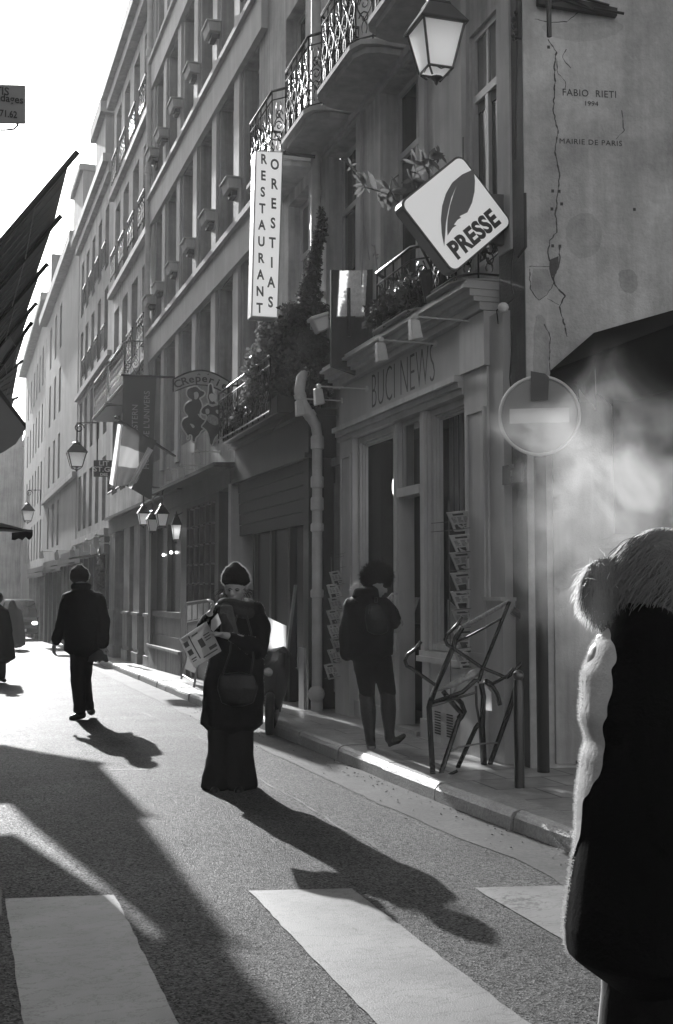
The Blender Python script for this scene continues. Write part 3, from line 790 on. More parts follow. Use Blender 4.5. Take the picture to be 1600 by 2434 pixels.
for (s0, s1, base, lab) in [(12.5, 12.96, 0.0, None), (8.93, 9.40, 0.0, None)]:
    m = MB(); fbox(m, F, s0, s1, 0.0, 3.385 if s0 < 10 else 3.22, -0.09, 0.04)
    for a, b in ((s0 + 0.05, s0 + 0.08), (s1 - 0.08, s1 - 0.05)): fbox(m, F, a, b, 0.95, 3.05, 0.04, 0.055)
    fbox(m, F, s0 + 0.08, s1 - 0.08, 3.02, 3.05, 0.04, 0.055); fbox(m, F, s0 + 0.08, s1 - 0.08, 0.95, 0.98, 0.04, 0.055)
    fbox(m, F, s0 - 0.02, s1 + 0.02, 0.0, 0.78, -0.08, 0.09)
    fbox(m, F, s0 - 0.015, s1 + 0.03, 3.39 if s0 < 10 else 3.225, 3.85 if s0 < 10 else 3.25, -0.08, 0.07 if s0 < 10 else 0.06)
    build('pilaster', m, M['paintwood'], ns)
m = MB(); fbox(m, F, 8.62, 8.93, 0.0, 1.42, -0.09, 0.06); fbox(m, F, 8.6, 8.95, 1.42, 1.45, -0.09, 0.09); fbox(m, F, 8.66, 8.93, 1.45, 3.8, -0.09, 0.02); build('corner_box', m, M['paintwood2'], ns)
# windows of the shop
sg = seeglass('shop_glass', 0.62)
def shopwin(s0, s1, z0, z1, d=-0.03, fw=0.06, par=ns, mf=None, steps=3):
    m = MB()
    for i in range(steps):
        e = i * 0.022; dd = d - i * 0.025
        for a, b, c, f_ in ((s0 + e, s0 + e + fw, z0 + e, z1 - e), (s1 - e - fw, s1 - e, z0 + e, z1 - e), (s0 + e + fw, s1 - e - fw, z1 - e - fw, z1 - e), (s0 + e + fw, s1 - e - fw, z0 + e, z0 + e + fw)):
            fbox(m, F, a, b, c, f_, dd - 0.03, dd)
    w = build('window', m, mf or M['paintwood'], par)
    g_ = MB(); g_.quad(F(s0 + .05, z0 + .05, d - 0.1), F(s1 - .05, z0 + .05, d - 0.1), F(s1 - .05, z1 - .05, d - 0.1), F(s0 + .05, z1 - .05, d - 0.1)); build('pane', g_, sg, w)
    return w
shopwin(9.42, 10.34, 0.95, 3.215); shopwin(11.27, 12.49, 1.1, 3.215)
m = MB(); fbox(m, F, 10.345, 10.52, 0.02, 3.215, -0.09, 0.0); fbox(m, F, 10.38, 10.48, 0.9, 3.215, 0.0, 0.03); build('mullion', m, M['paintwood'], ns)
m = MB(); fbox(m, F, 11.14, 11.265, 0.02, 3.215, -0.17, 0.0); fbox(m, F, 11.18, 11.24, 0.9, 3.2, 0.0, 0.02); build('door_jamb', m, M['paintwood'], ns)
m = MB(); fbox(m, F, 10.522, 11.138, 2.44, 2.53, -0.12, 0.03); build('transom_bar', m, M['paintwood'], ns)
m = MB(); fbox(m, F, 10.525, 10.56, 2.53, 3.21, -0.09, -0.04); fbox(m, F, 11.10, 11.135, 2.53, 3.21, -0.09, -0.04); m2_ = MB(); fbox(m2_, F, 10.56, 11.10, 3.17, 3.21, -0.09, -0.04); m.add(m2_.v, m2_.f); w = build('fanlight', m, M['paintwood2'], ns)
g_ = MB(); g_.quad(F(10.56, 2.53, -.07), F(11.1, 2.53, -.07), F(11.1, 3.21, -.07), F(10.56, 3.21, -.07)); build('pane', g_, sg, w)
m = MB(); m.box(10.56, 10.60, 0.14, 2.42, -0.75, -0.12, T=lambda a, z, d: F(a, z, d)) if False else fbox(m, F, 10.53, 10.57, 0.14, 2.42, -0.75, -0.12)
dr = build('door', m, M['darkwood'], ns)
for (a, b, riser) in [(9.42, 10.5, 1), (11.27, 12.49, 0)]:
    m = MB(); fbox(m, F, a, b, 0.0, 0.84, -0.09, -0.01 if riser else -0.02)
    fbox(m, F, a + 0.08, b - 0.08, 0.36, 0.40, -0.01, 0.004); fbox(m, F, a, b, 0.0, 0.30, -0.02, 0.03)
    fbox(m, F, a - 0.0, b + 0.0, 0.84, 0.89, -0.09, 0.07); fbox(m, F, a, b, 0.89, 0.94, -0.09, 0.04)
    st = build('stall_riser', m, M['paintwood'], ns)
    if riser:
        for s in (9.72, 10.0):
            v_ = MB()
            for k in range(9): fbox(v_, F, s, s + 0.13, 0.2 + k * 0.024, 0.212 + k * 0.024, 0.03, 0.036)
            build('vent', v_, M['dark'], st)
m = MB(); fbox(m, F, 10.52, 11.14, 0.0, 0.17, -0.4, 0.06); build('doorstep', m, M['kerb'], ns)
# what is seen inside
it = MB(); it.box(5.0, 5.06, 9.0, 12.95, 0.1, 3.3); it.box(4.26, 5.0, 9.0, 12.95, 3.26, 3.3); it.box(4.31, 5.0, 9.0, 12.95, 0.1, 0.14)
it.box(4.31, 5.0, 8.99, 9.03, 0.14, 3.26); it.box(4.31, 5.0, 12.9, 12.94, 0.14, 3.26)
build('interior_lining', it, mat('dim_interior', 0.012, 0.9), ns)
bl = MB()
for k in range(7): bl.box(4.42, 4.43, 9.55 + k * 0.12, 9.63 + k * 0.12, 2.15, 3.15)
build('hanging_blind', bl, M['paintwood'], ns)
m = MB(); fbox(m, F, 9.45, 10.3, 2.08, 2.16, -0.3, -0.2); fbox(m, F, 11.35, 12.4, 1.12, 1.16, -0.4, -0.16); build('display_shelf', m, M['darkwood'], ns)
rr = random.Random(11)
for k in range(7):
    s = 11.4 + (k % 4) * 0.27; z = 1.165 if k < 4 else 1.62
    mg = MB(); a = rr.uniform(-.05, .05)
    mg.hexa([F(s, z, -.22), F(s + .2, z, -.22), F(s + .2, z, -.23), F(s, z, -.23), F(s + a, z + .27, -.32), F(s + .2 + a, z + .27, -.32), F(s + .2 + a, z + .27, -.33), F(s + a, z + .27, -.33)])
    if k < 4: build('magazine', mg, mat('magazine_cover', rr.uniform(.1, .5), .5, .5, 14), None, (4.4, s, z), label=['first', 'second', 'third', 'last'][k] + ' magazine on the shelf behind the far shop window', category='magazine', group='magazines behind the shop window')
# white poster leaning in the right window
pm = MB(); pm.add([F(10.25, 1.05, -.16), F(9.98, 1.05, -.2), F(10.02, 1.3, -.2), F(10.25, 1.42, -.16), F(10.25, 1.05, -.15), F(9.98, 1.05, -.19), F(10.02, 1.3, -.19), F(10.25, 1.42, -.15)], [(0, 1, 2, 3), (7, 6, 5, 4), (0, 4, 5, 1), (1, 5, 6, 2), (2, 6, 7, 3), (3, 7, 4, 0)])
build('white_card', pm, M['white'], None, F(10.1, 1.05, -.2), label='white cut card leaning inside the lower corner of the shop window', category='card')
hl = thing('hanging_lamp', 'lit white globe lamp hanging inside the far shop window', 'lamp', (4.42, 11.6, 2.4))
m = MB(); m.sphere((4.42, 11.6, 2.6), 0.14, 16, (.8, .8, 1.5)); build('globe', m, emit('lit_globe', 0.9, 2.2), hl, smooth=True)  # glow added in place of a bright reflection on the pane
m = MB(); m.tube([(4.42, 11.6, 2.78), (4.42, 11.6, 3.26)], 0.008, 5); build('cord', m, M['black'], hl)
# niche beside the drainpipe
nd = thing('side_door', 'plain grey recessed panel door between drainpipe and shop pilaster', 'door', (4.3, 13.4, 0.1))
m = MB(); fbox(m, F1, 13.06, 13.9, 0.0, 3.0, 0.0, 0.02); fbox(m, F1, 13.06, 13.14, 0.0, 3.1, 0.02, 0.08); fbox(m, F1, 13.82, 13.9, 0.0, 3.1, 0.02, 0.08); fbox(m, F1, 13.14, 13.82, 3.0, 3.1, 0.02, 0.07); fbox(m, F1, 13.22, 13.74, 1.2, 2.8, 0.02, 0.035); fbox(m, F1, 13.22, 13.74, 0.3, 1.05, 0.02, 0.035)
build('door_panel', m, M['stucco2'], nd)

# ---- drainpipe ----------------------------------------------------------------------------
dp = thing('drainpipe', 'thick pale cast iron drainpipe with an elbow above the dark shop front', 'drainpipe', (4.16, 14.3, 0.1))
PX, PY = 4.0, 13.34
m = MB(); m.tube([(PX, PY, 0.34), (PX, PY, 1.5), (PX, PY, 3.35), (PX - 0.02, PY, 3.47), (PX - 0.2, PY - .05, 3.72), (PX - 0.235, PY - .05, 3.86), (PX - 0.2, PY, 4.02), (PX, PY + .3, 4.2), (PX + .15, PY + 0.6, 4.45), (PX + .19, PY + .7, 7.0), (PX + .19, PY + .7, 18.4)], [0.062] * 3 + [0.065] * 6 + [0.066, 0.066], 14)
build('pipe', m, M['pipe'], dp, smooth=True)
for z, h in [(1.42, .1), (2.2, .1), (2.45, .16), (2.72, .14), (3.18, .16), (5.2, .09), (6.05, .1), (6.5, .1), (8.4, .1)]:
    x = PX + (0 if z < 4 else 0.19); yy_ = PY + (0 if z < 4 else 0.7)
    m = MB(); m.lathe([(0.064, 0), (0.078, 0.01), (0.078, h - .02), (0.07, h)], (x, yy_, z), 16); build('collar', m, M['pipe'], dp, smooth=True)
for P_, Q_ in [((PX - .08, PY - .02, 3.56), (PX - .12, PY - .03, 3.61)), ((PX - .22, PY - .05, 3.78), (PX - .235, PY - .05, 3.83))]:
    m = MB(); m.tube([P_, Q_], 0.075, 14); build('collar', m, M['pipe'], dp, smooth=True)
m = MB(); m.sphere((PX - .02, PY - .04, 0.30), 0.1, 14); m.tube([(PX, PY, .3), (PX, PY, .1)], .07, 12); build('foot_boot', m, M['pipe'], dp, smooth=True)
m = MB(); m.tube([(4.22, 13.95, z) for z in (5.2, 4.2, 3.7, 3.3, 3.1)], 0.012, 6); m.tube([(4.22, 13.95, 3.1), (4.25, 13.85, 3.0)], 0.012, 6)
build('loose_cable', m, M['pipe'], dp)

# ---- the dark closed shop -----------------------------------------------------------------
F = FS
M['dullglass'] = mat('dusty_dark_glass', .006, .25, spec=.15)
ds = thing('dark_shop_front', 'unlit black shop front with half lowered roller shutter beside the drainpipe', 'shop front', (3.9, 13.6, 0))
m = MB(); fbox(m, F, 13.5, 17.3, 3.1, 3.62, -0.35, 0.0); fbox(m, F, 13.48, 17.32, 3.62, 3.70, -0.35, 0.1); fbox(m, F, 13.5, 17.3, 3.1, 3.16, 0.0, 0.05)
M['fasciadark'] = mat('dark_fascia', 0.022, 0.5, 0.35, 2.5, 0.1, 40, streak=0.3)
build('fascia', m, M['fasciadark'], ds)
m = MB(); fbox(m, F, 13.52, 13.74, -0.1, 3.1, -0.35, -0.01); build('end_post', m, M['darkwood'], ds)
m = MB()
for k in range(5): fbox(m, F, 13.74, 17.2, 2.32 + k * 0.16, 2.32 + k * 0.16 + 0.152, -0.10 - 0.008 * (k % 2), -0.06 + 0.006 * k)
build('roller_shutter', m, M['darkwood'], ds)
m = MB()
for a, b in ((14.7, 14.8), (15.6, 15.7), (16.5, 16.58)): fbox(m, F, a, b, 0.0, 2.32, -0.2, -0.12)
build_split('glazing_bar', m, M['darkwood'], ds)
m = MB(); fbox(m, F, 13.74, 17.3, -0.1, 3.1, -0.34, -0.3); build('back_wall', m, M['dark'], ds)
for k, (a, b) in enumerate(((13.78, 14.5), (14.82, 15.58), (15.72, 16.48))):
    m = MB(); m.quad(F(a, 0.5, -0.16), F(b, 0.5, -0.16), F(b, 2.32, -0.16), F(a, 2.32, -0.16)); build('pane', m, M['dullglass'], ds)
m = MB(); fbox(m, F, 14.8, 17.3, -0.1, 0.5, -0.3, -0.08); build('stall_riser', m, M['darkwood'], ds)
# leaning boards and rolled poles at the doorway
for k, (u0, v0, u1, v1, w_, g0) in enumerate([(700, 1390, 663, 1680, .1, .16), (716, 1540, 716, 1685, .22, .3)]):
    p = atX(u0, v0, 3.9); q_ = atX(u1, v1, 3.82 if k else 3.7)
    m = MB(); m.hexa([q_ + Vector((0, -w_ / 2, 0)), q_ + Vector((0, w_ / 2, 0)), q_ + Vector((.03, w_ / 2, 0)), q_ + Vector((.03, -w_ / 2, 0)), p + Vector((0, -w_ / (4 if not k else 2), 0)), p + Vector((0, w_ / (4 if not k else 2), 0)), p + Vector((.03, w_ / (4 if not k else 2), 0)), p + Vector((.03, -w_ / (4 if not k else 2), 0))])
    build('board', m, mat('leaning_board', g0, .6, .3, 5, streak=.3), None, q_, label=['tall tapering board leaning beside the scooter in the dark doorway', 'short pale board upright at the foot of the drainpipe'][k], category='board')

# ---- light post and the creperie ----------------------------------------------------------
cp = thing('creperie_shop', 'old timber creperie front with a gridded shutter and sloping tiled fascia', 'shop front', (3.87, 17.4, 0))
m = MB(); fbox(m, F, 17.33, 17.52, -0.1, 3.12, -0.3, 0.04); build('post', m, M['paintwood'], cp)
m = MB(); fbox(m, F, 17.53, 23.2, 3.08, 3.38, -0.3, 0.02); build('fascia', m, M['midwood'], cp)
m = MB(); m.hexa([F(17.4, 3.38, 0.30), F(23.2, 3.38, 0.30), F(23.2, 3.38, -.35), F(17.4, 3.38, -.35), F(17.4, 3.44, 0.30), F(23.2, 3.44, 0.30), F(23.2, 3.46, -.3), F(17.4, 3.46, -.3)]); build('canopy', m, M['darkwood'], cp)
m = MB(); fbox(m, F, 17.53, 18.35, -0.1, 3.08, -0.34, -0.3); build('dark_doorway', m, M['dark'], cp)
m = MB(); fbox(m, F, 18.35, 18.6, -0.1, 3.08, -0.3, 0.0); fbox(m, F, 20.95, 21.35, -0.1, 3.08, -0.3, 0.0); fbox(m, F, 18.6, 20.95, 2.98, 3.08, -0.3, 0.0); build('timber_frame', m, M['midwood'], cp)
m = MB(); fbox(m, F, 18.6, 20.95, 1.25, 2.98, -0.16, -0.1)
build('shutter', m, M['midwood'], cp)
m = MB()
for i in range(6): fbox(m, F, 18.64 + i * 0.455, 18.67 + i * 0.455, 1.25, 2.98, -0.1, -0.04)
for j in range(6): fbox(m, F, 18.6, 20.95, 1.27 + j * 0.335, 1.295 + j * 0.335, -0.1, -0.045)
for i in range(6):
    for j in range(6): m.sphere(F(18.655 + i * 0.455, 1.285 + j * 0.335, -0.03), 0.028, 6)
build('lattice', m, mat('lattice_wood', 0.12, .4, .2, 4), cp)
m = MB(); fbox(m, F, 18.6, 20.95, -0.1, 1.2, -0.2, -0.1); fbox(m, F, 18.6, 20.95, 1.2, 1.25, -0.2, 0.03); build('lower_panel', m, M['darkwood'], cp)
# glazed bay with stone base
m = MB(); fbox(m, F, 21.35, 24.9, -0.3, 0.35, -0.25, 0.03); fbox(m, F, 21.35, 24.9, 0.35, 0.40, -0.25, 0.07)
gb = thing('glazed_shop_front', 'glazed cafe front with sunlit lower panels beyond the creperie', 'shop front', (3.8, 21.4, -0.1))
build('stone_base', m, M['stucco2'], gb)
m = MB(); fbox(m, F, 21.36, 21.5, 0.4, 3.0, -0.2, 0.0); fbox(m, F, 24.6, 24.9, 0.4, 3.0, -0.2, 0.03); fbox(m, F, 21.5, 24.6, 0.4, 0.62, -0.2, -0.03); fbox(m, F, 21.5, 24.6, 0.98, 1.1, -0.2, -0.01); fbox(m, F, 22.95, 23.05, 1.1, 2.9, -0.15, -0.02); fbox(m, F, 21.5, 24.6, 2.8, 3.0, -0.2, 0.0)
build('frame', m, M['midwood'], gb)
m = MB(); fbox(m, F, 21.5, 24.6, 0.62, 0.98, -0.2, -0.06); build('lower_panel', m, M['lightwood'], gb)
for a, b in ((21.5, 22.95), (23.05, 24.6)):
    m = MB(); m.quad(F(a, 1.1, -.1), F(b, 1.1, -.1), F(b, 2.8, -.1), F(a, 2.8, -.1)); build('pane', m, M['glassl'], gb)
m = MB(); fbox(m, F, 21.3, 31.6, 3.0, 3.35, -0.3, 0.0); fbox(m, F, 21.3, 31.6, 3.35, 3.42, -0.3, 0.12); build('fascia', m, M['midwood'], gb)
for nm, (u, v) in (('ceiling_bulb', (389, 1319)), ('ceiling_bulb', (407, 1313))):
    p = atX(u, v, 3.86); m = MB(); m.sphere(p, 0.032, 8); build(nm, m, emit('lit_bulb', .9, 3.0), None, p, smooth=True, label='small lit bulb glowing in the cafe window, ' + ('left of its pair' if u < 400 else 'right of its pair'), category='light bulb')
# pillared front further on
pf = thing('pillared_shop_front', 'row of pale door leaves and pillars under a low fascia, half in sun', 'shop front', (3.75, 25, -0.2))
m = MB()
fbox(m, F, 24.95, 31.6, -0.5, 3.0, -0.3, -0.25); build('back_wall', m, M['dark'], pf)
for a, b in ((25.0, 25.6), (26.4, 27.3), (27.9, 28.9), (30.4, 31.5)):
    m = MB(); fbox(m, F, a, b, -0.4, 0.12, -0.25, 0.02); fbox(m, F, a + .02, b - .02, 0.12, 3.0, -0.25, -0.02); fbox(m, F, a + .08, b - .08, 0.2, 0.95, -0.02, 0.01); fbox(m, F, a - .02, b + .02, 0.95, 1.02, -0.1, 0.03)
    build('door_leaf', m, M['lightwood'], pf)
# continuing ground floor fronts in the haze
for k, (a, b) in enumerate(((31.7, 37.5), (37.6, 44.0), (44.1, 52.0), (52.1, 62))):
    t = thing('distant_shop_front', ['dark shop front under spotlights', 'dim shop front beside the parked car', 'faint shop front behind the parked car', 'last faint shop front before the bend'][k] + ' in the hazy part of the street', 'shop front', F(a, gz(a)))
    m = MB(); fbox(m, F, a, b, 2.5 - .12 * k, 2.95 - .12 * k, -0.3, 0.1); build('fascia', m, M['midwood'], t)
    m = MB(); n_ = 4
    for i in range(n_ + 1):
        s = a + .05 + (b - a - .4) * i / n_; fbox(m, F, s, s + .25, -1.2, 2.5 - .12 * k, -0.2, 0.02)
    build_split('post', m, M['lightwood'] if k % 2 else M['midwood'], t)
    m = MB(); fbox(m, F, a + .05, b - .05, -1.2, 2.5 - .12 * k, -0.2, -0.15); build('pane', m, M['glass'], t)
    m = MB(); m.hexa([F(a + .2, 2.6 - .12 * k, 0.1), F(b - .2, 2.6 - .12 * k, 0.1), F(b - .2, 2.62 - .12 * k, 0.1), F(a + .2, 2.62 - .12 * k, 0.1), F(a + .2, 2.35 - .12 * k, 0.8), F(b - .2, 2.35 - .12 * k, 0.8), F(b - .2, 2.38 - .12 * k, 0.82), F(a + .2, 2.38 - .12 * k, 0.82)])
    

# ================================================================== signs
# diamond press sign, square to the street
def Yplane(Y): return lambda u, v: atY(u, v, Y)
sgn = thing('diamond_sign', 'white diamond shaped press sign with dark feather and bold capitals', 'sign', (3.75, 8.62, 4.0))
YD = 8.62
C4 = [atY(1098, 366, YD), atY(1223, 524, YD), atY(1078, 648, YD), atY(942, 492, YD)]
cen_ = sum(C4, Vector()) / 4
ex = ((C4[1] - C4[2]) + (C4[0] - C4[3])); ex.normalize()   # up-right edge direction: writing runs along it
ey = Vector((-ex.z, 0, ex.x))
half = sum((C4[i] - C4[(i + 1) % 4]).length for i in range(4)) / 8
def rsq(h, r, n=5):
    pts = []
    for cx, cy, a0 in ((h - r, h - r, 0), (-h + r, h - r, 90), (-h + r, -h + r, 180), (h - r, -h + r, 270)):
        for i in range(n + 1): a = R(a0 + 90 * i / n); pts.append((cx + r * math.cos(a), cy + r * math.sin(a)))
    return pts
def DT(a, b, d): return cen_ + ex * a + ey * b + Vector((0, d, 0))
m = MB(); m.prism(rsq(half, .07), DT, 0.0, 0.16); build('case', m, M['iron'], sgn, bevel=0.006)
m = MB(); m.prism(rsq(half - .018, .06), DT, -0.004, 0.0); fc = build('face', m, emit('sign_face', 0.75, 0.13), sgn)  # faint glow added so the white plastic looks daylit
q = text_mb('PRESSE', lambda x, y, z: DT(x * .80 + 0.005, y - half * 0.62, -0.005 - z), 0.205, 1.0, 0.002, offset=0.009, spacing=1.05)
build('lettering', q, M['black'], fc)
# feather: traced in the photo, lies on the face
fth = [(1126, 402), (1129, 430), (1128, 455), (1122, 482), (1111, 505), (1092, 514), (1096, 518), (1088, 522), (1079, 534), (1085, 536), (1076, 542), (1064, 560), (1063, 545), (1064, 520), (1070, 488), (1078, 462), (1086, 440), (1073, 470), (1066, 498), (1060, 530), (1058, 560), (1056, 585), (1050, 555), (1048, 522), (1051, 490), (1060, 460), (1075, 434), (1098, 415)]
m = MB(); P_ = [atY(u, v, YD - 0.006) for u, v in fth]
k = len(P_); m.add(P_ + [p + Vector((0, -0.002, 0)) for p in P_], [tuple(range(k)), tuple(range(k, 2 * k))[::-1]] + [(i, (i + 1) % k, k + (i + 1) % k, k + i) for i in range(k)])
build('feather', m, mat('feather_grey', 0.12, 0.5), fc)
m = MB(); a_ = [atY(1165, 460, 8.72), atY(1252, 466, 8.72), atY(1250, 590, 8.72), atY(1160, 575, 8.72)]
m.add(a_ + [p + Vector((0, .06, 0)) for p in a_], [(0, 1, 2, 3), (7, 6, 5, 4), (0, 4, 5, 1), (1, 5, 6, 2), (2, 6, 7, 3), (3, 7, 4, 0)]); build('mounting_plate', m, mat('grey_metal', .12, .5, .1, 3), sgn)
m = MB(); m.tube([atY(1250, 450, 8.7), atY(1247, 592, 8.7)], .02, 6); build('wall_bracket', m, M['iron'], sgn)

# vertical restaurant sign
rs = thing('vertical_sign', 'tall narrow white lightbox lettered for the Greek restaurant, fixed to the drainpipe', 'sign', (3.7, 13.9, 5))
YR = 13.95
Cn = [atY(607, 357, YR), atY(674, 360, YR), atY(661, 757, YR), atY(597, 753, YR)]
def bil(C, a, b): return (C[0] * (1 - a) + C[1] * a) * (1 - b) + (C[3] * (1 - a) + C[2] * a) * b
m = MB(); m.add(Cn + [p + Vector((0, .2, 0)) for p in Cn], [(0, 1, 2, 3), (7, 6, 5, 4), (0, 4, 5, 1), (1, 5, 6, 2), (2, 6, 7, 3), (3, 7, 4, 0)]); build('case', m, M['pipe'], rs, bevel=0.008)
Ci = [bil(Cn, .05, .008), bil(Cn, .95, .008), bil(Cn, .95, .992), bil(Cn, .05, .992)]
m = MB(); m.add([p - Vector((0, .004, 0)) for p in Ci] + [p - Vector((0, .001, 0)) for p in Ci], [(0, 1, 2, 3), (0, 4, 5, 1), (1, 5, 6, 2), (2, 6, 7, 3), (3, 7, 4, 0)]); fc = build('face', m, emit('lightbox_face', 0.8, 0.22), rs)
m = MB(); Hs = (Cn[0] - Cn[3]).length
M['signgrey'] = mat('sign_letter_grey', 0.13, 0.5)
for word, a0, b0, b1 in (('RESTAURANT', 0.30, 0.045, 0.965), ('ORESTIAS', 0.70, 0.075, 0.925)):
    for i, ch in enumerate(word):
        b = b0 + (b1 - b0) * i / (len(word) - 1) if True else 0
        o = bil(Cn, a0, b * 0.97 + 0.012) - Vector((0, .006, 0))
        q = text_mb(ch, lambda x, y, z: o + Vector((x * .78 - y * .01, -z, y)), 0.17 if a0 < .5 else .185, .95, 0.001, offset=0.005); m.add(q.v, q.f)
build('lettering', m, M['signgrey'], fc)
m = MB(); m.tube([atY(674, 364, YR + .1), (4.15, PY + .6, atY(745, 372, PY + .6).z)], .022, 6); m.tube([atY(661, 752, YR + .1), atY(748, 752, YR + .1)], .02, 6); build('arm', m, M['iron'], rs)

# no entry sign on its post
ne = thing('no_entry_sign', 'round no entry sign with a pale bar on a tall dark post', 'road sign', onZ if False else (0, 0, 0)) if False else None
PD = 8.75
pc = atD(1282, 988, PD); pr = 97.0 / FL * PD
base_ = atZ(1292, 1835, KH)
ne = thing('no_entry_sign', 'round no entry road sign with a pale bar and taped rim on its post', 'road sign', (base_.x, base_.y, KH))
nrm = Vector((-pc.x, -pc.y, 0)).normalized(); sx_ = Vector((0, 0, 1)).cross(nrm).normalized()
if sx_.dot(_r) < 0: sx_ = -sx_
def NT(a, b, d): return pc + sx_ * a + Vector((0, 0, b)) + nrm * d
def circ(r, n=48): return [(r * math.cos(2 * PI * i / n), r * math.sin(2 * PI * i / n)) for i in range(n)]
m = MB(); m.prism(circ(pr), NT, -0.02, 0.0); dk = build('disc', m, mat('sign_red', 0.24, 0.35, .15, 3), ne, bevel=.003)
m = MB(); m.tube([NT(a, b, .004) for a, b in circ(pr - .012, 48)], .013, 8, closed=True); build('rim', m, mat('rim_white', .6, .4), ne, smooth=True)
m = MB(); bw_ = pr * .72; m.prism([(-bw_, -.055), (bw_, -.055), (bw_, .055), (-bw_, .055)], NT, 0.0, 0.004); build('bar', m, mat('sign_bar', .55, .5), ne)
p0 = (1263 - 1282) / FL * PD; p1 = (1306 - 1282) / FL * PD
m = MB(); m.prism([(p0, pr - .19), (p1 - .01, pr - .19), (p1, pr - .02), (p1 - .03, pr + .008), (p0, pr + .03)], NT, 0.016, 0.02); build('tape', m, mat('grey_tape', .06, .5), ne)
m = MB(); m.tube([(base_.x, base_.y, KH - .02), Vector((pc.x, pc.y, pc.z + pr)) - nrm * .06], .048, 12); build('post', m, M['darkwood'], ne, smooth=True)

# creperie sign: arched board over two painted dancing figures
YC = 17.6
def PC(x, y, d=0.0): p = atY(370 + x / 7.114, 860 + y / 7.114, YC); return p + Vector((0, d, 0))
cs_ = thing('creperie_sign', 'arched cut out sign showing a Breton couple under lettering, hung over the street', 'sign', PC(760, 400))
def plate(name, pts, m_, par, d0=0.0, d1=0.02, sm=2, rim=False):
    P = [Vector((a, b, 0)) for a, b in pts]
    for _ in range(sm):
        Q = []
        for i in range(len(P)): a, b = P[i], P[(i + 1) % len(P)]; Q += [a * .75 + b * .25, a * .25 + b * .75]
        P = Q
    mb = MB(); mb.prism([(p.x, p.y) for p in P], lambda a, b, d: PC(a, b, d), d0, d1)
    o = build(name, mb, m_, par)
    if rim: t = MB(); t.tube([PC(p.x, p.y, d0) for p in P], .012, 5, closed=True); build('rim', t, rim, o)
    return o
arc = [(300, 510)] + [(300 + (1245 - 300) * i / 14, (265 if False else 0) + (300 + (340 - 300) * i / 14) - 170 * math.sin(PI * i / 14) - 5) for i in range(15)] + [(1240, 560)] + [(1240 - (1240 - 300) * i / 14, 560 - 50 * i / 14 - 150 * math.sin(PI * i / 14)) for i in range(1, 14)]
bd = plate('board', arc, mat('cream_board', .33, .5, .15, 6), cs_, sm=0, rim=M['iron'])
m = MB()
for i, ch in enumerate('CREPERIE'):
    t_ = (i + .7) / 8.4; x = 300 + 945 * t_; y = 385 + 40 * t_ - 150 * math.sin(PI * t_) + 28
    an = -math.atan2(150 * PI * math.cos(PI * t_) - 40, 945) * -1
    o = PC(x, y, -.004)
    if ch == 'I' or True:
        lo = ch if i == 0 or i == 1 else ch.lower()
        q = text_mb(lo, lambda a, b, z: o + Vector((a * math.cos(an) - b * math.sin(an), -z, a * math.sin(an) + b * math.cos(an))), .16, 1.15, .002, offset=.003); m.add(q.v, q.f)
for sgx in (730, 900):
    m.tube([PC(sgx - 25, 225 if sgx < 800 else 222, -.006), PC(sgx, 205, -.006), PC(sgx + 25, 225, -.006)][: (3 if sgx < 800 else 2)], .008, 4)
build('lettering', m, mat('brown_letter', .04, .5), bd)
dkp = mat('figure_dark', .05, .3, .2, 8); lgp = mat('figure_light', .45, .5)
man = plate('man_figure', [(560, 440), (690, 400), (760, 480), (830, 500), (835, 560), (770, 610), (740, 620), (770, 660), (800, 760), (745, 850), (770, 960), (860, 990), (860, 1120), (770, 1170), (740, 1240), (680, 1280), (670, 1370), (610, 1350), (620, 1240), (560, 1230), (570, 1320), (520, 1310), (545, 1250), (450, 1130), (430, 1030), (480, 950), (560, 930), (480, 850), (480, 740), (560, 670), (620, 650), (560, 620), (520, 560), (525, 480)], dkp, cs_, .0, .02, rim=M['pipe'])
plate('face', [(640, 520), (700, 500), (730, 540), (725, 600), (690, 640), (650, 630), (655, 580)], lgp, man, -.004, 0)
plate('hand', [(705, 870), (745, 890), (770, 960), (735, 930)], lgp, man, -.004, 0)
plate('garter', [(570, 1040), (640, 1060), (665, 1100), (630, 1130), (600, 1080)], lgp, man, -.004, 0)
wmn = plate('woman_figure', [(890, 380), (940, 365), (965, 420), (960, 520), (1020, 560), (1015, 630), (985, 680), (1090, 720), (1140, 830), (1150, 920), (1080, 940), (1115, 1050), (1100, 1170), (1050, 1240), (1000, 1290), (960, 1420), (910, 1410), (900, 1300), (870, 1180), (800, 1120), (760, 1100), (850, 1000), (860, 900), (790, 900), (750, 850), (790, 770), (880, 720), (900, 690), (860, 600), (880, 540), (890, 480)], mat('figure_mid', .07, .35, .3, 9), cs_, -.022, -.003, rim=M['pipe'])
plate('face', [(890, 560), (950, 530), (1010, 570), (1005, 640), (960, 690), (910, 650)], mat('figure_face', .6, .5), wmn, -.027, -.022)
plate('collar', [(815, 690), (900, 705), (960, 730), (1020, 700), (1100, 725), (1000, 750), (950, 770), (890, 735)], lgp, wmn, -.026, -.022)
plate('apron', [(870, 900), (960, 890), (1060, 950), (1060, 1060), (1000, 1090), (860, 1010)], mat('figure_apron', .3, .5, .4, 30), wmn, -.026, -.022)
for a in ([(830, 800), (900, 790), (910, 880), (850, 900)], [(1010, 810), (1070, 820), (1060, 890), (1015, 870)]): plate('sleeve', a, lgp, wmn, -.026, -.022)
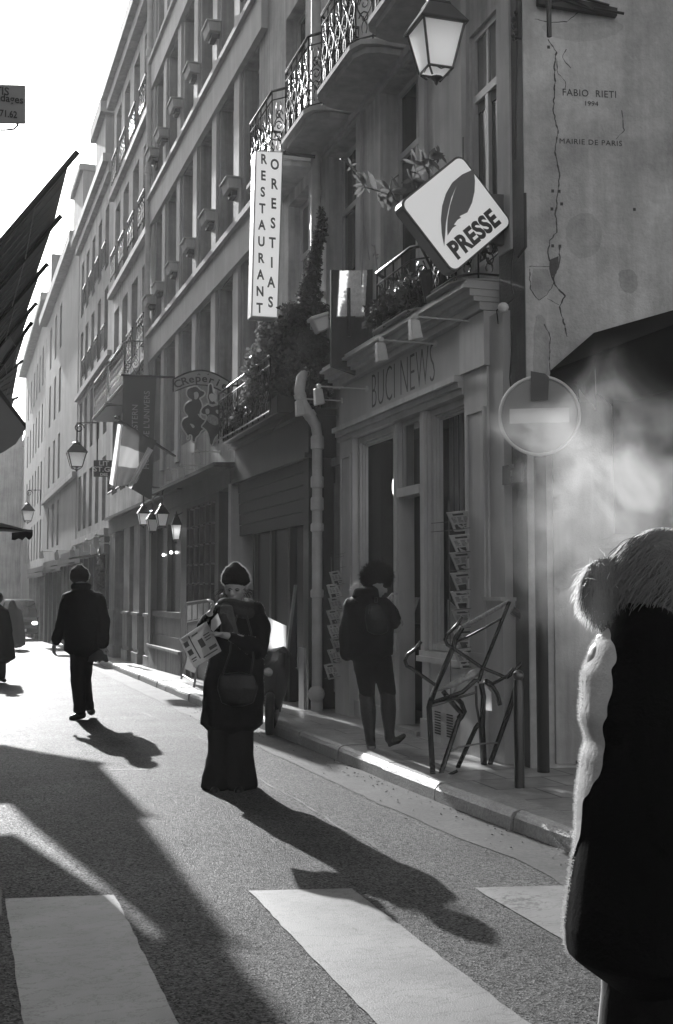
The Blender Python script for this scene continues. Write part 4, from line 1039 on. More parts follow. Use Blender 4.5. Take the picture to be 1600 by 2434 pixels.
m = MB(); m.tube([PC(290, 300), PC(290, 490)], .012, 5); m.tube([PC(1245, 400, .01), PC(1480, 405, .01)], .016, 6); m.tube([PC(1480, 405, .01), Vector((4.2, YC, PC(1480, 405).z))], .016, 6); build('bracket', m, M['iron'], cs_)

# hanging banner, flags, small hotel sign
YB = 22.0
bn = thing('hotel_banner', 'long vertical grey hotel banner hanging behind the flags', 'banner', atY(330, 1000, YB))
m = MB(); P_ = [atY(293, 893, YB), atY(372, 896, YB), atY(360, 1190, YB), atY(290, 1150, YB)]
n_ = 8
for i in range(n_):
    for sd in (0.0, 0.004):
        a, b = i / n_, (i + 1) / n_
        w1, w2 = .03 * math.sin(a * 5), .03 * math.sin(b * 5)
        q_ = [bil(P_, 0, a) + Vector((0, w1 + sd, 0)), bil(P_, 1, a) + Vector((0, w1 + sd, 0)), bil(P_, 1, b) + Vector((0, w2 + sd, 0)), bil(P_, 0, b) + Vector((0, w2 + sd, 0))]
        m.quad(*q_)
bc = build('cloth', m, mat('banner_cloth', .12, .8), bn)
m = MB()
for s, a, ln in (('BEST WESTERN', .38, .50), ("HOTEL DE L'UNIVERS", .75, .45)):
    o = bil(P_, a, ln) - Vector((0, .036, 0))
    q = text_mb(s, lambda x, y, z: o + Vector((-y, -z - .02, x)), .155, 1, .002, spacing=1.0); m.add(q.v, q.f)
build('lettering', m, mat('banner_letter', .45, .6), bc)
m = MB(); m.tube([P_[0] + Vector((-.05, 0, .01)), P_[1] + Vector((.35, 0, .01))], .02, 6); build('rod', m, M['iron'], bn)

fl = thing('flag_pole', 'slanted pole carrying striped tricolour flags over the pavement', 'flag', atY(418, 1085, 20.5))
pa, pb = atY(418, 1085, 20.5), atY(276, 992, 20.3)
m = MB(); m.tube([pa, pb], .018, 8); m.sphere(pb, .03, 8); m.tube([pa + Vector((0, .15, .02)), atY(281, 1000, 20.45)], .014, 6); build('pole', m, M['midwood'], fl, smooth=True)
def flag(tl, tr, bl_, br_, Y, stripes, name, ph=0.0, amp=.05):
    C_ = [atY(*tl, Y), atY(*tr, Y), atY(*br_, Y), atY(*bl_, Y)]; nn = 12; mm = len(stripes)
    par = None
    for k in range(mm):
        mb = MB(); kk = 5
        gr = [[bil(C_, i / nn, (k + j / kk) / mm) + Vector((0, amp * math.sin(i * .9 + ph + (k + j / kk) * .8), 0)) for i in range(nn + 1)] for j in range(kk + 1)]
        vs = [p for r_ in gr for p in r_]; w_ = nn + 1
        mb.add(vs, [(j * w_ + i, j * w_ + i + 1, (j + 1) * w_ + i + 1, (j + 1) * w_ + i) for j in range(kk) for i in range(nn)])
        o = build(name if k == 0 else 'stripe', mb, stripes[k], fl if k == 0 else par, smooth=True)
        if k == 0: par = o
fwh, fgr, fdk = translucent('flag_white', .85, .6), translucent('flag_red', .30, .55), translucent('flag_blue', .10, .4)
flag((284, 1002), (372, 1048), (262, 1160), (325, 1148), 20.35, [fdk, fgr, fdk], 'inner_flag', 0, .04)
flag((280, 1008), (292, 1010), (260, 1150), (275, 1158), 20.2, [fwh, fwh], 'white_edge', 1, .01)
flag((352, 1062), (364, 1070), (303, 1158), (312, 1162), 20.2, [fwh, fwh], 'outer_flag', 1, .01)
hs = thing('hotel_sign', 'small dark hanging sign with pale capitals half hidden by the flag', 'sign', atY(245, 1120, 26))
P_ = [atY(223, 1094, 26), atY(272, 1094, 26), atY(272, 1133, 26), atY(223, 1133, 26)]
m = MB(); m.add(P_ + [p + Vector((0, .05, 0)) for p in P_], [(0, 1, 2, 3), (7, 6, 5, 4), (0, 4, 5, 1), (1, 5, 6, 2), (2, 6, 7, 3), (3, 7, 4, 0)]); bd_ = build('board', m, M['midwood'], hs)
m = MB()
for s, v, sz in (('LIT', 1102, .14), ('ST.GE', 1116, .15), ('DES', 1128, .08)):
    o = atY(247, v, 25.99); q = text_mb(s, lambda x, y, z: o + Vector((x, -z, y)), sz, 1.2, .002, offset=.003); m.add(q.v, q.f)
build('lettering', m, M['white'], bd_)
m = MB(); m.tube([P_[1], P_[1] + Vector((.8, 0, .1))], .02, 6); build('bracket', m, M['iron'], hs)

# plate with a telephone number, top left over the road
YT = 6.5
tp = thing('metal_plate_sign', 'grey enamel plate with a cut off telephone number high over the left edge', 'sign', atY(0, 250, YT))
P_ = [atY(-40, 200, YT), atY(61, 202, YT), atY(61, 292, YT), atY(-40, 291, YT)]
m = MB(); m.add(P_ + [p + Vector((0, .02, 0)) for p in P_], [(0, 1, 2, 3), (7, 6, 5, 4), (0, 4, 5, 1), (1, 5, 6, 2), (2, 6, 7, 3), (3, 7, 4, 0)]); bd_ = build('plate', m, mat('enamel_grey', .2, .5, .1, 8), tp)
m = MB()
for s, u, v, sz, al in (('TIS', 22, 219, .062, 'RIGHT'), ('ndages', 56, 239, .058, 'RIGHT'), ('4.71.62', 41, 274, .052, 'RIGHT')):
    o = atY(u, v, YT - .003); q = text_mb(s, lambda x, y, z: o + Vector((x, -z, y)), sz, .95 if s != '4.71.62' else .8, .001, al, offset=.001); m.add(q.v, q.f)
build('lettering', m, M['black'], bd_)
m = MB(); m.tube([atY(43, 291, YT + .01), atY(41, 300, YT + .01), atY(32, 307, YT + .01), atY(15, 309, YT + .01), atY(-80, 309, YT + .01)], .006, 8); m.tube([atY(-40, 250, YT + .02), Vector((-3.9, YT + .02, 4.2))], .015, 6); build('bracket', m, M['iron'], tp, smooth=True)
# ================================================================== left side: canopy ribs, awning
cn = thing('glass_canopy', 'dark upturned glass canopy with jutting iron ribs high over the left edge', 'canopy', (-1.5, 14, 3.6))
tips = []
for u, v in ((174, 373), (136, 523), (105, 636), (80, 728), (70, 774), (49, 861), (39, 946)):
    d = ray(u, v); tips.append(EYEP + d * (3.0 / d.z))
M['canopyglass'] = mat('dirty_canopy_glass', 0.03, 0.35, .6, 6, 0, streak=.4)
inner = [t + Vector((-.95, .55, -1.15)) for t in tips[:4]] + [tips[4] + Vector((-.42, .5, -.6)), Vector((.42, 15.40, 4.2)), Vector((.03, 17.60, 4.0))]
tips.append(tips[6] + Vector((0, 2.5, 0))); inner.append(Vector((-.1, 18.3, 3.8)))  # far inner points and extra bay are shaped for the road shadow
for i, t in enumerate(tips[:7]):
    m = MB(); m.tube([t + (t - inner[i]).normalized() * .05, t, inner[i]], 0.022, 6)
    if i < 4: m.tube([inner[i], Vector((-3.9, inner[i].y + .4, inner[i].z + .9))], .022, 6)
    build('rib', m, M['iron'], cn)
for i in range(7):
    m = MB(); a, b = tips[i], tips[i + 1]; e = Vector((.05, -.03, .06)) if i else Vector((0, 0, 0))
    for oz in (0.0, -0.012):
        o = Vector((-.02, 0, oz)); m.quad(a + o, b + o - e, inner[i + 1] + o, inner[i] + o)
    gl_ = build('glazing', m, M['canopyglass'], cn)
    q = MB()
    for f_ in (.18, .36, .52, .7, .86): q.tube([a.lerp(b - e, f_) + Vector((-.03, 0, -.02)), inner[i].lerp(inner[i + 1], f_) + Vector((0, 0, -.02))], .006, 4)
    for f_ in (.25, .6): q.tube([a.lerp(inner[i], f_) + Vector((0, 0, -.018)), (b - e).lerp(inner[i + 1], f_) + Vector((0, 0, -.018))], .005, 4)
    build('glazing_bar', q, M['roof'], gl_)
m = MB()
for i in range(3):
    for oz in (0, -.02): z_ = Vector((0, 0, oz)); m.quad(inner[i] + z_, inner[i + 1] + z_, Vector((-3.9, inner[i + 1].y + .4, inner[i].z + .9)) + z_, Vector((-3.9, inner[i].y + .4, inner[i].z + .9)) + z_)
build('inner_roof', m, M['canopyglass'], cn)
m = MB()
for oz in (0, -.02): m.add([p_ + Vector((0, 0, oz)) for p_ in (tips[7], Vector((-.04, 22.9, 4.55)), Vector((-1.6, 22.7, 4.5)), Vector((-1.4, 17.6, 4.0)), inner[7])], [(0, 1, 2, 3, 4)])
build('end_flap', m, M['canopyglass'], cn)  # flap added at the frame edge to close the canopy's road shadow
# flat sheet added behind it, outlined by the road shadow it throws
fc_ = thing('terrace_canopy', 'flat dark terrace canopy just outside the frame on the left', 'canopy', (-2, 12, 3))
m = MB(); poly = [(.02, 14.9), (.40, 13.2), (.50, 12.4), (.54, 11.2), (.2, 9.0), (-3.85, 6.0), (-3.85, 15.2)]
m.prism(poly, lambda a, b, q: Vector((a, b, q)), 3.0, 3.05); build('sheet', m, M['darkwood'], fc_)
aw = thing('left_awning', 'pale awning corner with a dark flap end seen edge on at the left edge', 'awning', (-1, 17, 2.4))
c0 = atD(78, 1263, 15.5)
m = MB()
top = [c0, c0 + Vector((-.72, 1.9, .12)), c0 + Vector((-4.5, 2.2, .95)), c0 + Vector((-4.5, -1.1, .95)), c0 + Vector((-.8, -1.4, .12))]
m.add(top + [p - Vector((0, 0, .02)) for p in top], [(0, 1, 2, 3, 4), (9, 8, 7, 6, 5)] + [(i, (i + 1) % 5, 5 + (i + 1) % 5, 5 + i) for i in range(5)]); build('cloth', m, translucent('awning_cloth', .3, .4), aw)
m = MB(); a_ = atD(78, 1262, 15.48); n_ = 6; b_ = atD(28, 1266, 15.2)
prev = None
for i in range(n_):
    p = a_.lerp(b_, i / n_); q_ = a_.lerp(b_, (i + 1) / n_); h1, h2 = .07 + .05 * math.sin(i * 1.7) ** 2, .07 + .05 * math.sin((i + 1) * 1.7) ** 2
    m.quad(p, q_, q_ - Vector((0, 0, h2)), p - Vector((0, 0, h1)))
build('valance', m, M['darkwood'], aw)
m = MB(); m.tube([a_, a_ + Vector((-4, -.2, .3))], .015, 6); m.tube([a_ + Vector((-.9, 0, 0)), Vector((-3.9, 17.4, 2.1))], .015, 6); build('arm', m, M['iron'], aw)

# black awning over the doorway in the gable wall
ba = thing('black_awning', 'wide black awning spreading from the gable wall, half veiled by smoke', 'awning', G(1.6, 3.2))
e0 = atX(1308, 881, 4.34)
e1b = Vector((4.34, 5.0, e0.z))
w0, w1 = G(0.55, e0.z + .35, 0.02), G(4.5, e0.z + .6, 0.02)
m = MB(); top = [e0, e1b, Vector((w1.x + 1, w1.y, e1b.z + .3)), w1, w0]
m.add(top + [p - Vector((0, 0, .03)) for p in top], [(0, 1, 2, 3, 4), (9, 8, 7, 6, 5)] + [(i, (i + 1) % 5, 5 + (i + 1) % 5, 5 + i) for i in range(5)]); build('cloth', m, mat('black_canvas', .003, .9, .2, 5, spec=.05), ba)
m = MB(); NV = 14
for i in range(NV):
    a, b = i / NV, (i + 1) / NV; p, q_ = e0.lerp(e1b, a), e0.lerp(e1b, b); h = .42
    wv = Vector((0, .02 * math.sin(i * 1.3), 0)); wv2 = Vector((0, .02 * math.sin((i + 1) * 1.3), 0))
    m.quad(p, q_, q_ - Vector((0, 0, h)) + wv2, p - Vector((0, 0, h * (.15 + .85 * min(1, a * 3)))) + wv)
build('valance', m, mat('black_valance', .006, .9, .2, 5, spec=.05), ba)
m = MB(); q0, q1 = onG(1452, 960), onG(1610, 1460); m.box(q0[0], q0[0] + 4.0, 1.95, 3.3, 0.032, .05, T=G); build('dark_opening', m, M['dark'], gw)

# ================================================================== street lanterns
M['lampglass'] = translucent('frosted_lamp_glass', .97, .7, .4)
def lantern(top_c, w, h, parent_label, group=None, bracket=None, lit=False, seed=0):
    """four sided tapered Paris lantern, roof apex cap at top_c"""
    x, y, z = top_c
    t = thing('street_lantern', parent_label, 'street lamp', (x, y, z), group)
    def ring(r, zz): return [Vector((x + r * cx, y + r * cy, zz)) for cx, cy in ((1, 1), (-1, 1), (-1, -1), (1, -1))]
    W = w / 2
    m = MB()
    def fr(r0, z0, r1, z1): a, b = ring(r0, z0), ring(r1, z1); m.add(a + b, [(i, (i + 1) % 4, 4 + (i + 1) % 4, 4 + i) for i in range(4)] + [(0, 1, 2, 3), (7, 6, 5, 4)])
    fr(W * 1.12, z - h * .30, W * 1.16, z - h * .27); fr(W * 1.14, z - h * .27, W * .55, z - h * .02); fr(W * .56, z - h * .02, W * .5, z + h * .02)
    m.lathe([(W * .48, 0), (W * .40, h * .04), (W * .5, h * .07), (W * .2, h * .12), (W * .1, h * .17), (W * .04, h * .2)], (x, y, z + h * .02), 12)
    build('roof', m, M['iron'], t, bevel=.004)
    za, zb = z - h * .30, z - h * .82; ra, rb = W * .98, W * .58
    A, B = ring(ra, za), ring(rb, zb)
    m = MB()
    for i in range(4): m.tube([A[i], B[i]], .012 * w / .4, 6); m.tube([B[i], B[(i + 1) % 4]], .012 * w / .4, 6)
    C_ = ring(rb * .55, z - h * .90)
    for i in range(4): m.tube([B[i], C_[i]], .01 * w / .4, 5); m.tube([B[i].lerp(B[(i + 1) % 4], .25), (B[i].lerp(B[(i + 1) % 4], .5)) - Vector((0, 0, h * .03)), B[i].lerp(B[(i + 1) % 4], .75)], .006 * w / .4, 4)
    m.lathe([(.0, -h * .10), (W * .08, -h * .08), (W * .10, -h * .05), (W * .25, -h * .02), (W * .32, 0)], (x, y, z - h * .90), 10)
    build('frame', m, M['iron'], t, smooth=True)
    for i in range(4):
        m = MB(); i2 = (i + 1) % 4; s_ = .985
        a, b, c, d = [Vector((x + (p.x - x) * s_, y + (p.y - y) * s_, p.z)) for p in (A[i], A[i2], B[i2], B[i])]
        m.quad(a, b, c, d); build('pane', m, M['lampglass'], t)
    m = MB(); b_ = [Vector((x + (p.x - x) * .97, y + (p.y - y) * .97, p.z + .004)) for p in B]; m.quad(*b_); build('bottom_pane', m, M['lampglass'], t)
    if lit: m = MB(); m.sphere((x, y, z - h * .5), W * .3, 8); build('bulb', m, emit('lamp_bulb', .9, 4), t, smooth=True)
    if bracket:
        m = MB()
        for pl_, r in bracket: m.tube(pl_, r, 6)
        build('bracket', m, M['iron'], t, smooth=True)
    return t
tc = atD(1036, 14, 8.9)
hw = .47
arm = [Vector((tc.x, tc.y, tc.z + .1)), Vector((tc.x, tc.y, tc.z + .55)), Vector((4.3, tc.y, tc.z + .7))]
lantern((tc.x, tc.y, tc.z), .33, .62, 'big black street lantern with bright frosted panes above the diamond sign', None, [(arm, .018), ([Vector((4.28, tc.y, tc.z + .9)), Vector((4.28, tc.y, tc.z - .1))], .02)])
def spiral(c, r, turns=1.6, n=22, ax=Vector((1, 0, 0))):
    return [c + ax * (r * (1 - i / n * .8) * math.cos(2 * PI * turns * i / n)) + Vector((0, 0, r * (1 - i / n * .8) * math.sin(2 * PI * turns * i / n))) for i in range(n + 1)]
def far_lantern(u, v, D, w, h, lab, arm_u):
    c = atD(u, v, D); az = atD(u, v - 72 * 24 / D, D); aw_ = atD(arm_u, v - 76 * 24 / D, D)
    top = Vector((c.x, c.y, c.z + h * 1.35)); wall = Vector((aw_.x, aw_.y, top.z))
    return lantern((c.x, c.y, c.z + h * .5), w, h, lab, 'street lanterns on scrolled wall brackets', [([Vector((c.x, c.y, c.z + h * .6)), top, wall], .018), (spiral(top + Vector((.05, 0, -.12)), .12), .014), ([wall, wall - Vector((0, 0, 1.0))], .018)])
far_lantern(182, 1090, 27.5, .42, .62, 'street lantern on a scrolled bracket left of the flags', 232)
far_lantern(66, 1224, 46, .46, .72, 'smallest street lantern on a bracket beside the farthest visible houses', 96)
# cluster of three lanterns and the lit wall light over the cafe
for k, (u, v, D) in enumerate(((341, 1230, 23.6), (363, 1245, 22.6), (385, 1232, 22.0))):
    c = atD(u, v, D); w_ = .2; 
    lantern((c.x, c.y, c.z + .2), .22, .42, 'entrance lantern hanging under the cafe canopy, ' + ['leftmost of the three', 'middle and lowest of the three', 'rightmost of the three'][k], 'three small entrance lanterns', [([Vector((c.x, c.y, c.z + .25)), Vector((c.x, c.y, c.z + .5)), Vector((c.x + .15, c.y, c.z + .62)), Vector((c.x + .35, c.y, c.z + .6)), Vector((3.85, c.y, c.z + .3))], .014)])
c = atX(419, 1255, 3.72)
lantern((c.x, c.y, c.z + .2), .16, .5, 'slim lit wall lantern between the gridded shutter and the cafe window', None, [([Vector((c.x, c.y, c.z + .22)), Vector((3.86, c.y, c.z + .3))], .012)], lit=True)

# ================================================================== spotlights on thin arms
def spot(pt_wall, length, label, grp='spotlights on thin arms above the shop fronts', sc=1.0, droop=0.0):
    x, y, z = pt_wall
    t = thing('arm_spotlight', label, 'spotlight', (x, y, z), grp)
    e = Vector((x - length, y - .02, z + droop))
    m = MB(); m.tube([(x, y, z), e], .008 * sc, 6); m.lathe([(.035 * sc, 0), (.035 * sc, .02)], (x, y, z), 8, (-1, 0, 0)); m.sphere(e, .028 * sc, 8); build('arm', m, M['pipe'], t, smooth=True)
    m = MB(); q = Vector((.3, .25, -1)).normalized(); m.hexa([e + Vector(p) * sc for p in [(-.045, -.05, -.21), (.055, -.05, -.19), (.055, .05, -.19), (-.045, .05, -.21), (-.055, -.035, -.03), (.03, -.035, -.03), (.03, .035, -.03), (-.055, .035, -.03)]]); build('lamp_head', m, M['pipe'], t, bevel=.008 * sc)
    return t
spl = ['spotlight nearest the street corner, on the thin arm over the shop lettering', 'second spotlight from the street corner over the shop cornice', 'third spotlight from the corner, just right of the drainpipe elbow', 'fourth spotlight from the corner, in front of the drainpipe elbow']
for k, (u, v, u2) in enumerate(((1124, 764, 985), (1037, 818, 905), (874, 925, 757), (813, 953, 712))):
    p = atX(u, v, 4.17); q_ = atY(u2, v, p.y); spot(tuple(p), p.x - q_.x, spl[k])
spl = ['spotlight under the dancing figures sign', 'spotlight between the flags and the figures sign', 'spotlight just right of the flags at the creperie canopy', 'spotlight over the cafe canopy left of the flags']
for k, (u, v, u2) in enumerate(((524, 1075, 468), (500, 1108, 430), (465, 1117, 400))):
    p = atX(u, v, 3.8); q_ = atY(u2, v, p.y); spot(tuple(p), p.x - q_.x, spl[k])
for k, (u, v, u2) in enumerate(((268, 1273, 228), (250, 1285, 205), (262, 1291, 222), (205, 1303, 172), (185, 1310, 135), (125, 1311, 100))):
    p = atX(u, v, 3.7); q_ = atY(u2, v, p.y)
    spot(tuple(p), p.x - q_.x, ['first', 'second', 'third', 'fourth', 'fifth', 'last'][k] + ' of six far spotlights going down the hazy street', 'far spotlights in the haze', sc=1.5)

# ================================================================== planter boxes on the banded house
def planter(p, label):
    x, y, z = p
    t = thing('window_planter', label, 'planter', (x, y, z), 'stone window planters on the banded house')
    m = MB(); m.hexa([Vector((x + a, y + b, z + c)) for a, b, c in [(-.20, -.24, .04), (.0, -.24, .04), (.0, .24, .04), (-.20, .24, .04), (-.23, -.25, .2), (.0, -.25, .2), (.0, .25, .2), (-.23, .25, .2)]]); m.box(x - .26, x, y - .28, y + .28, z + .2, z + .23); build('trough', m, M['cornice'], t, bevel=.008)
    m = MB(); m.box(x - .14, x, y - .14, y + .14, z - .05, z + .04); m.box(x - .04, x, y - .08, y + .08, z - .2, z - .05); build('corbel', m, M['darkstrip'], t, bevel=.006)
for j, (zz, row) in enumerate(((7.98, 'lower row'), (11.35, 'upper row'))):
    for i, s in enumerate((18.55, 20.3, 22.05, 23.75, 25.4, 26.6)):
        p = FU(s, zz, .0)
        if j == 1 and i == 0: s = 18.4
        planter(tuple(FU(s - (0.0 if j == 0 else .15), zz, 0.0)), f'stone window planter on the banded house, {row}, ' + ['nearest the restaurant sign', 'second', 'third', 'fourth', 'fifth', 'beside the far drainpipe'][i] + ' from the near end' * (0 < i < 5))
for s, z in ((17.1, 3.72), (19.8, 3.5), (21.6, 3.5)):
    pass
pp = thing('far_drainpipe', 'slim pale drainpipe with collars dividing the banded house from the hazy house', 'drainpipe', FU(26.95, -.2, .1))
m = MB(); m.tube([FU(26.95, -.3, .12), FU(26.95, 18.4, .12)], .07, 10); build('pipe', m, M['pipe'], pp, smooth=True)
for z in (2.5, 7.6, 11.2, 14.0):
    m = MB(); m.lathe([(.08, 0), (.095, .02), (.095, .16), (.075, .2)], FU(26.95, z, .12), 10); build('collar', m, M['pipe'], pp)

# ================================================================== foliage
def leafcloud(mb, c, rad, n, size, rr, flat=1.0, hollow=.45):
    for _ in range(n):
        while True:
            p = Vector((rr.uniform(-1, 1), rr.uniform(-1, 1), rr.uniform(-1, 1)))
            if hollow < p.length < 1: break
        q = Vector((c[0] + p.x * rad[0], c[1] + p.y * rad[1], c[2] + p.z * rad[2]))
        d = Vector((rr.uniform(-1, 1), rr.uniform(-1, 1), rr.uniform(-1, .6))).normalized(); e = d.orthogonal().normalized()
        e = (Matrix.Rotation(rr.uniform(0, 6.28), 3, d) @ e); s = size * rr.uniform(.6, 1.3)
        mb.add([q, q + d * s * .5 + e * s * .28, q + d * s, q + d * s * .5 - e * s * .28], [(0, 1, 2, 3)])
M['leaf'] = translucent('leaf', .12, .5, .4, .4, 6)
M['leafdark'] = translucent('ivy_leaf', .06, .35, .5, .4, 6)
rl = random.Random(21)
iv = thing('climbing_plant', 'dense bushy climbing plant tumbling over the balcony above the dark shop', 'plant', atD(680, 1000, 15.2))
m = MB()
blobs = [(640, 880, 15.6, .36, .42), (690, 850, 15.2, .38, .4), (740, 880, 14.6, .3, .36), (625, 940, 15.9, .28, .4), (670, 940, 15.5, .35, .4), (720, 930, 14.9, .32, .3), (605, 960, 16.3, .2, .35), (650, 800, 15.4, .22, .3), (700, 780, 15.0, .3, .3), (745, 840, 14.4, .22, .3), (760, 900, 14.2, .2, .25), (590, 1000, 16.6, .25, .16), (640, 1000, 16.2, .3, .14)]
for u, v, D, a, b in blobs:
    leafcloud(m, atD(u, v, D), (a, .3, b), 1500, .07, rl, hollow=.3); leafcloud(m, atD(u, v, D + .15), (a * .8, .2, b * .8), 500, .09, rl, hollow=0)
build('foliage', m, M['leaf'], iv)
m = MB()
for k in range(26):
    u, v, D, a, b = rl.choice(blobs); p = atD(u, v, D); q_ = p + Vector((rl.uniform(-.4, .3), rl.uniform(-.3, .3), rl.uniform(-.5, .5))); m.tube([Vector((4.0, 15, 3.72)).lerp(p, .5), p, q_], .006, 4)
build('stem', m, M['midwood'], iv)
iv2 = thing('ivy_on_pipe', 'narrow dark ivy column climbing the upper drainpipe', 'ivy', atD(745, 720, 14.8))
m = MB()
for k in range(15):
    t_ = k / 14; leafcloud(m, atD(765 - 34 * t_ + rl.uniform(-5, 5), 520 + 210 * t_, 14.4), (.03 + .11 * t_, .1, .14), 260 + int(200 * t_), .05, rl, hollow=0)
for u, v in ((700, 740), (715, 760), (735, 745), (755, 735), (770, 740), (690, 735), (742, 700)): leafcloud(m, atD(u, v, 14.5), (.13, .12, .1), 220, .055, rl, hollow=0)
build('foliage', m, M['leafdark'], iv2)
m = MB(); m.tube([atD(742, 745, 14.45), atD(752, 640, 14.45), atD(765, 520, 14.45)], .014, 6); build('stem', m, M['midwood'], iv2)
pt = thing('hanging_pot', 'white tapered flower pot hanging tilted among the ivy leaves', 'flower pot', atD(766, 770, 14.2))
A = [atD(u, v, 14.1) for u, v in ((741, 753), (781, 741), (783, 780), (758, 790))]
m = MB(); m.add(A + [p + Vector((0, .16, .0)) for p in A], [(0, 1, 2, 3), (7, 6, 5, 4), (0, 4, 5, 1), (1, 5, 6, 2), (2, 6, 7, 3), (3, 7, 4, 0)])
q_ = [atD(u, v, 14.08) for u, v in ((739, 752), (782, 739), (782, 748), (742, 761))]; m.add(q_ + [p + Vector((0, .2, .0)) for p in q_], [(0, 1, 2, 3), (7, 6, 5, 4), (0, 4, 5, 1), (1, 5, 6, 2), (2, 6, 7, 3), (3, 7, 4, 0)])
build('pot', m, M['white'], pt, bevel=.01)
m = MB(); m.tube([atD(741, 753, 14.2), atD(752, 700, 14.3), atD(781, 741, 14.2)], .005, 4); build('handle', m, M['iron'], pt)
# box under the plant
bx = thing('trough', 'long dark planting trough along the top of the closed dark shop', 'planter', (3.95, 15.2, 3.7))
m = MB(); m.box(3.68, 4.1, 14.0, 17.2, 3.70, 3.92); build('box', m, M['darkwood'], bx, bevel=.01)
rl_ = MB(); railing(rl_, [(3.64, 14.2, 0), (3.62, 17.2, 0)], 3.7, 4.45, .3, 4); build('railing', rl_, M['iron'], bx)

# textured screen board on the balcony
sb = thing('screen_board', 'rough pale privacy screen with dark lower half on the first floor balcony', 'screen', atY(835, 860, 12.2))
A = [atY(u, v, 12.2) for u, v in ((787, 641), (890, 640), (884, 905), (787, 870))]
m = MB()
for q4 in (((787, 641), (806, 642), (800, 754), (787, 754)), ((872, 641), (890, 640), (887, 754), (866, 754)), ((787, 754), (887, 754), (884, 905), (787, 870))):
    A = [atY(u, v, 12.2) for u, v in q4]; m.add(A + [p + Vector((0, .04, .0)) for p in A], [(0, 1, 2, 3), (7, 6, 5, 4), (0, 4, 5, 1), (1, 5, 6, 2), (2, 6, 7, 3), (3, 7, 4, 0)])
build('board', m, mat('screen_dark', .06, .8, .3, 5, streak=.3), sb)
A2 = [atY(u, v, 12.19) for u, v in ((806, 644), (872, 643), (866, 752), (800, 752))]
nx, nz = 14, 22; m = MB(); vs = []
for j in range(nz + 1):
    for i in range(nx + 1):
        p = bil(A2, i / nx, j / nz); vs.append(p + Vector((0, -.012 + .02 * noise.noise((i * .9, j * .7, 4)), 0)))
m.add(vs, [(j * (nx + 1) + i, j * (nx + 1) + i + 1, (j + 1) * (nx + 1) + i + 1, (j + 1) * (nx + 1) + i) for j in range(nz) for i in range(nx)]); build('textured_panel', m, translucent('screen_pale', .75, .55, .7, .5, 30), sb, smooth=True)
m = MB(); m.tube([atY(829, 685, 12.15), atY(830, 800, 12.15)], .02, 6); build('batten', m, M['darkwood'], sb)

# magnolia like branches on the first floor sill
br = thing('potted_shrub', 'leggy shrub with rosettes of pointed leaves reaching from behind the diamond sign', 'plant', atY(985, 500, 9.9))
def zb(x, y): return (530 + x / 2.898, y / 2.898)
m = MB(); lf = MB(); YP = 9.6
def leaf(mb, base, d, s, w=.3):
    d = d.normalized(); e = d.cross(Vector((.2, -1, .1))).normalized(); n_ = d.cross(e)
    mb.add([base, base + d * s * .35 + e * s * w * .5, base + d * s * .7 + e * s * w * .42, base + d * s + n_ * s * .1, base + d * s * .7 - e * s * w * .42, base + d * s * .35 - e * s * w * .5], [(0, 1, 2, 3), (0, 3, 4, 5)])
for path in ([(1215, 1400), (1150, 1345), (1060, 1310), (980, 1290), (930, 1220), (880, 1150), (835, 1100), (808, 1095)], [(1215, 1400), (1180, 1360), (1150, 1310), (1160, 1240), (1210, 1205)], [(1420, 1240), (1420, 1160), (1440, 1110), (1510, 1080)], [(1420, 1200), (1380, 1130), (1320, 1110)], [(1380, 1270), (1350, 1200), (1290, 1180)], [(1215, 1400), (1290, 1420), (1380, 1300), (1420, 1240)]):
    m.tube([atY(*zb(*p), YP) for p in path], .007, 5)
for (x, y, k, s) in ((980, 1270, 9, .15), (885, 1140, 5, .09), (1150, 1310, 7, .2), (1210, 1300, 3, .2), (1060, 1330, 4, .2), (1420, 1090, 10, .17), (1490, 1060, 8, .12), (1390, 1140, 6, .16), (1300, 1240, 10, .2), (1320, 1130, 4, .17), (1330, 1290, 6, .14)):
    for i in range(k): a = rl.uniform(0, 6.28); leaf(lf, atY(*zb(x, y), YP + rl.uniform(-.04, .04)), Vector((math.cos(a), rl.uniform(-.4, .4), math.sin(a) + .25)), s * rl.uniform(.6, 1.1))
build('branch', m, M['midwood'], br); build('leaf_rosette', lf, M['leaf'], br, smooth=True)
m = MB(); m.lathe([(.10, 0), (.14, .22), (.16, .24), (.16, .27)], (4.1, 9.9, 4.15), 12); build('pot', m, M['midwood'], br)
m = MB(); m.tube([Vector((4.1, 9.9, 4.4)), atY(*zb(1215, 1400), YP)], .012, 6); m.tube([Vector((4.1, 9.9, 4.4)), atY(*zb(1380, 1270), YP)], .012, 6); build('trunk', m, M['midwood'], br)
st = thing('dry_stalks', 'thin dry stalks and canes rising behind the first floor railing', 'plant', (4.0, 11.0, 4.2))
m = MB()
for a, b in (((955, 1960), (968, 1680)), ((1065, 1870), (1045, 1690)), ((975, 1560), (1010, 1790)), ((1240, 1850), (1225, 1960))): m.tube([atY(*zb(*a), 11.0), atY(*zb(*b), 11.0)], .006, 5)
for i in range(5): a = rl.uniform(0, 6.28); leaf(m, atY(*zb(1046, 1700 + 20 * i), 11.0), Vector((math.cos(a), 0, math.sin(a))), .05)
build_split('stalk', m, M['lightwood'], st)
m = MB(); m.lathe([(.12, 0), (.15, .2), (.15, .22)], (4.05, 11.0, 4.13), 10); build('pot', m, M['darkwood'], st)
m = MB(); m.tube([atX(1101, 326, 4.1), atX(1101, 400, 4.1)], .006, 5); build('rod', m, M['iron'], None, atX(1101, 400, 4.1), label='thin upright iron rod poking above the top corner of the diamond sign', category='rod')
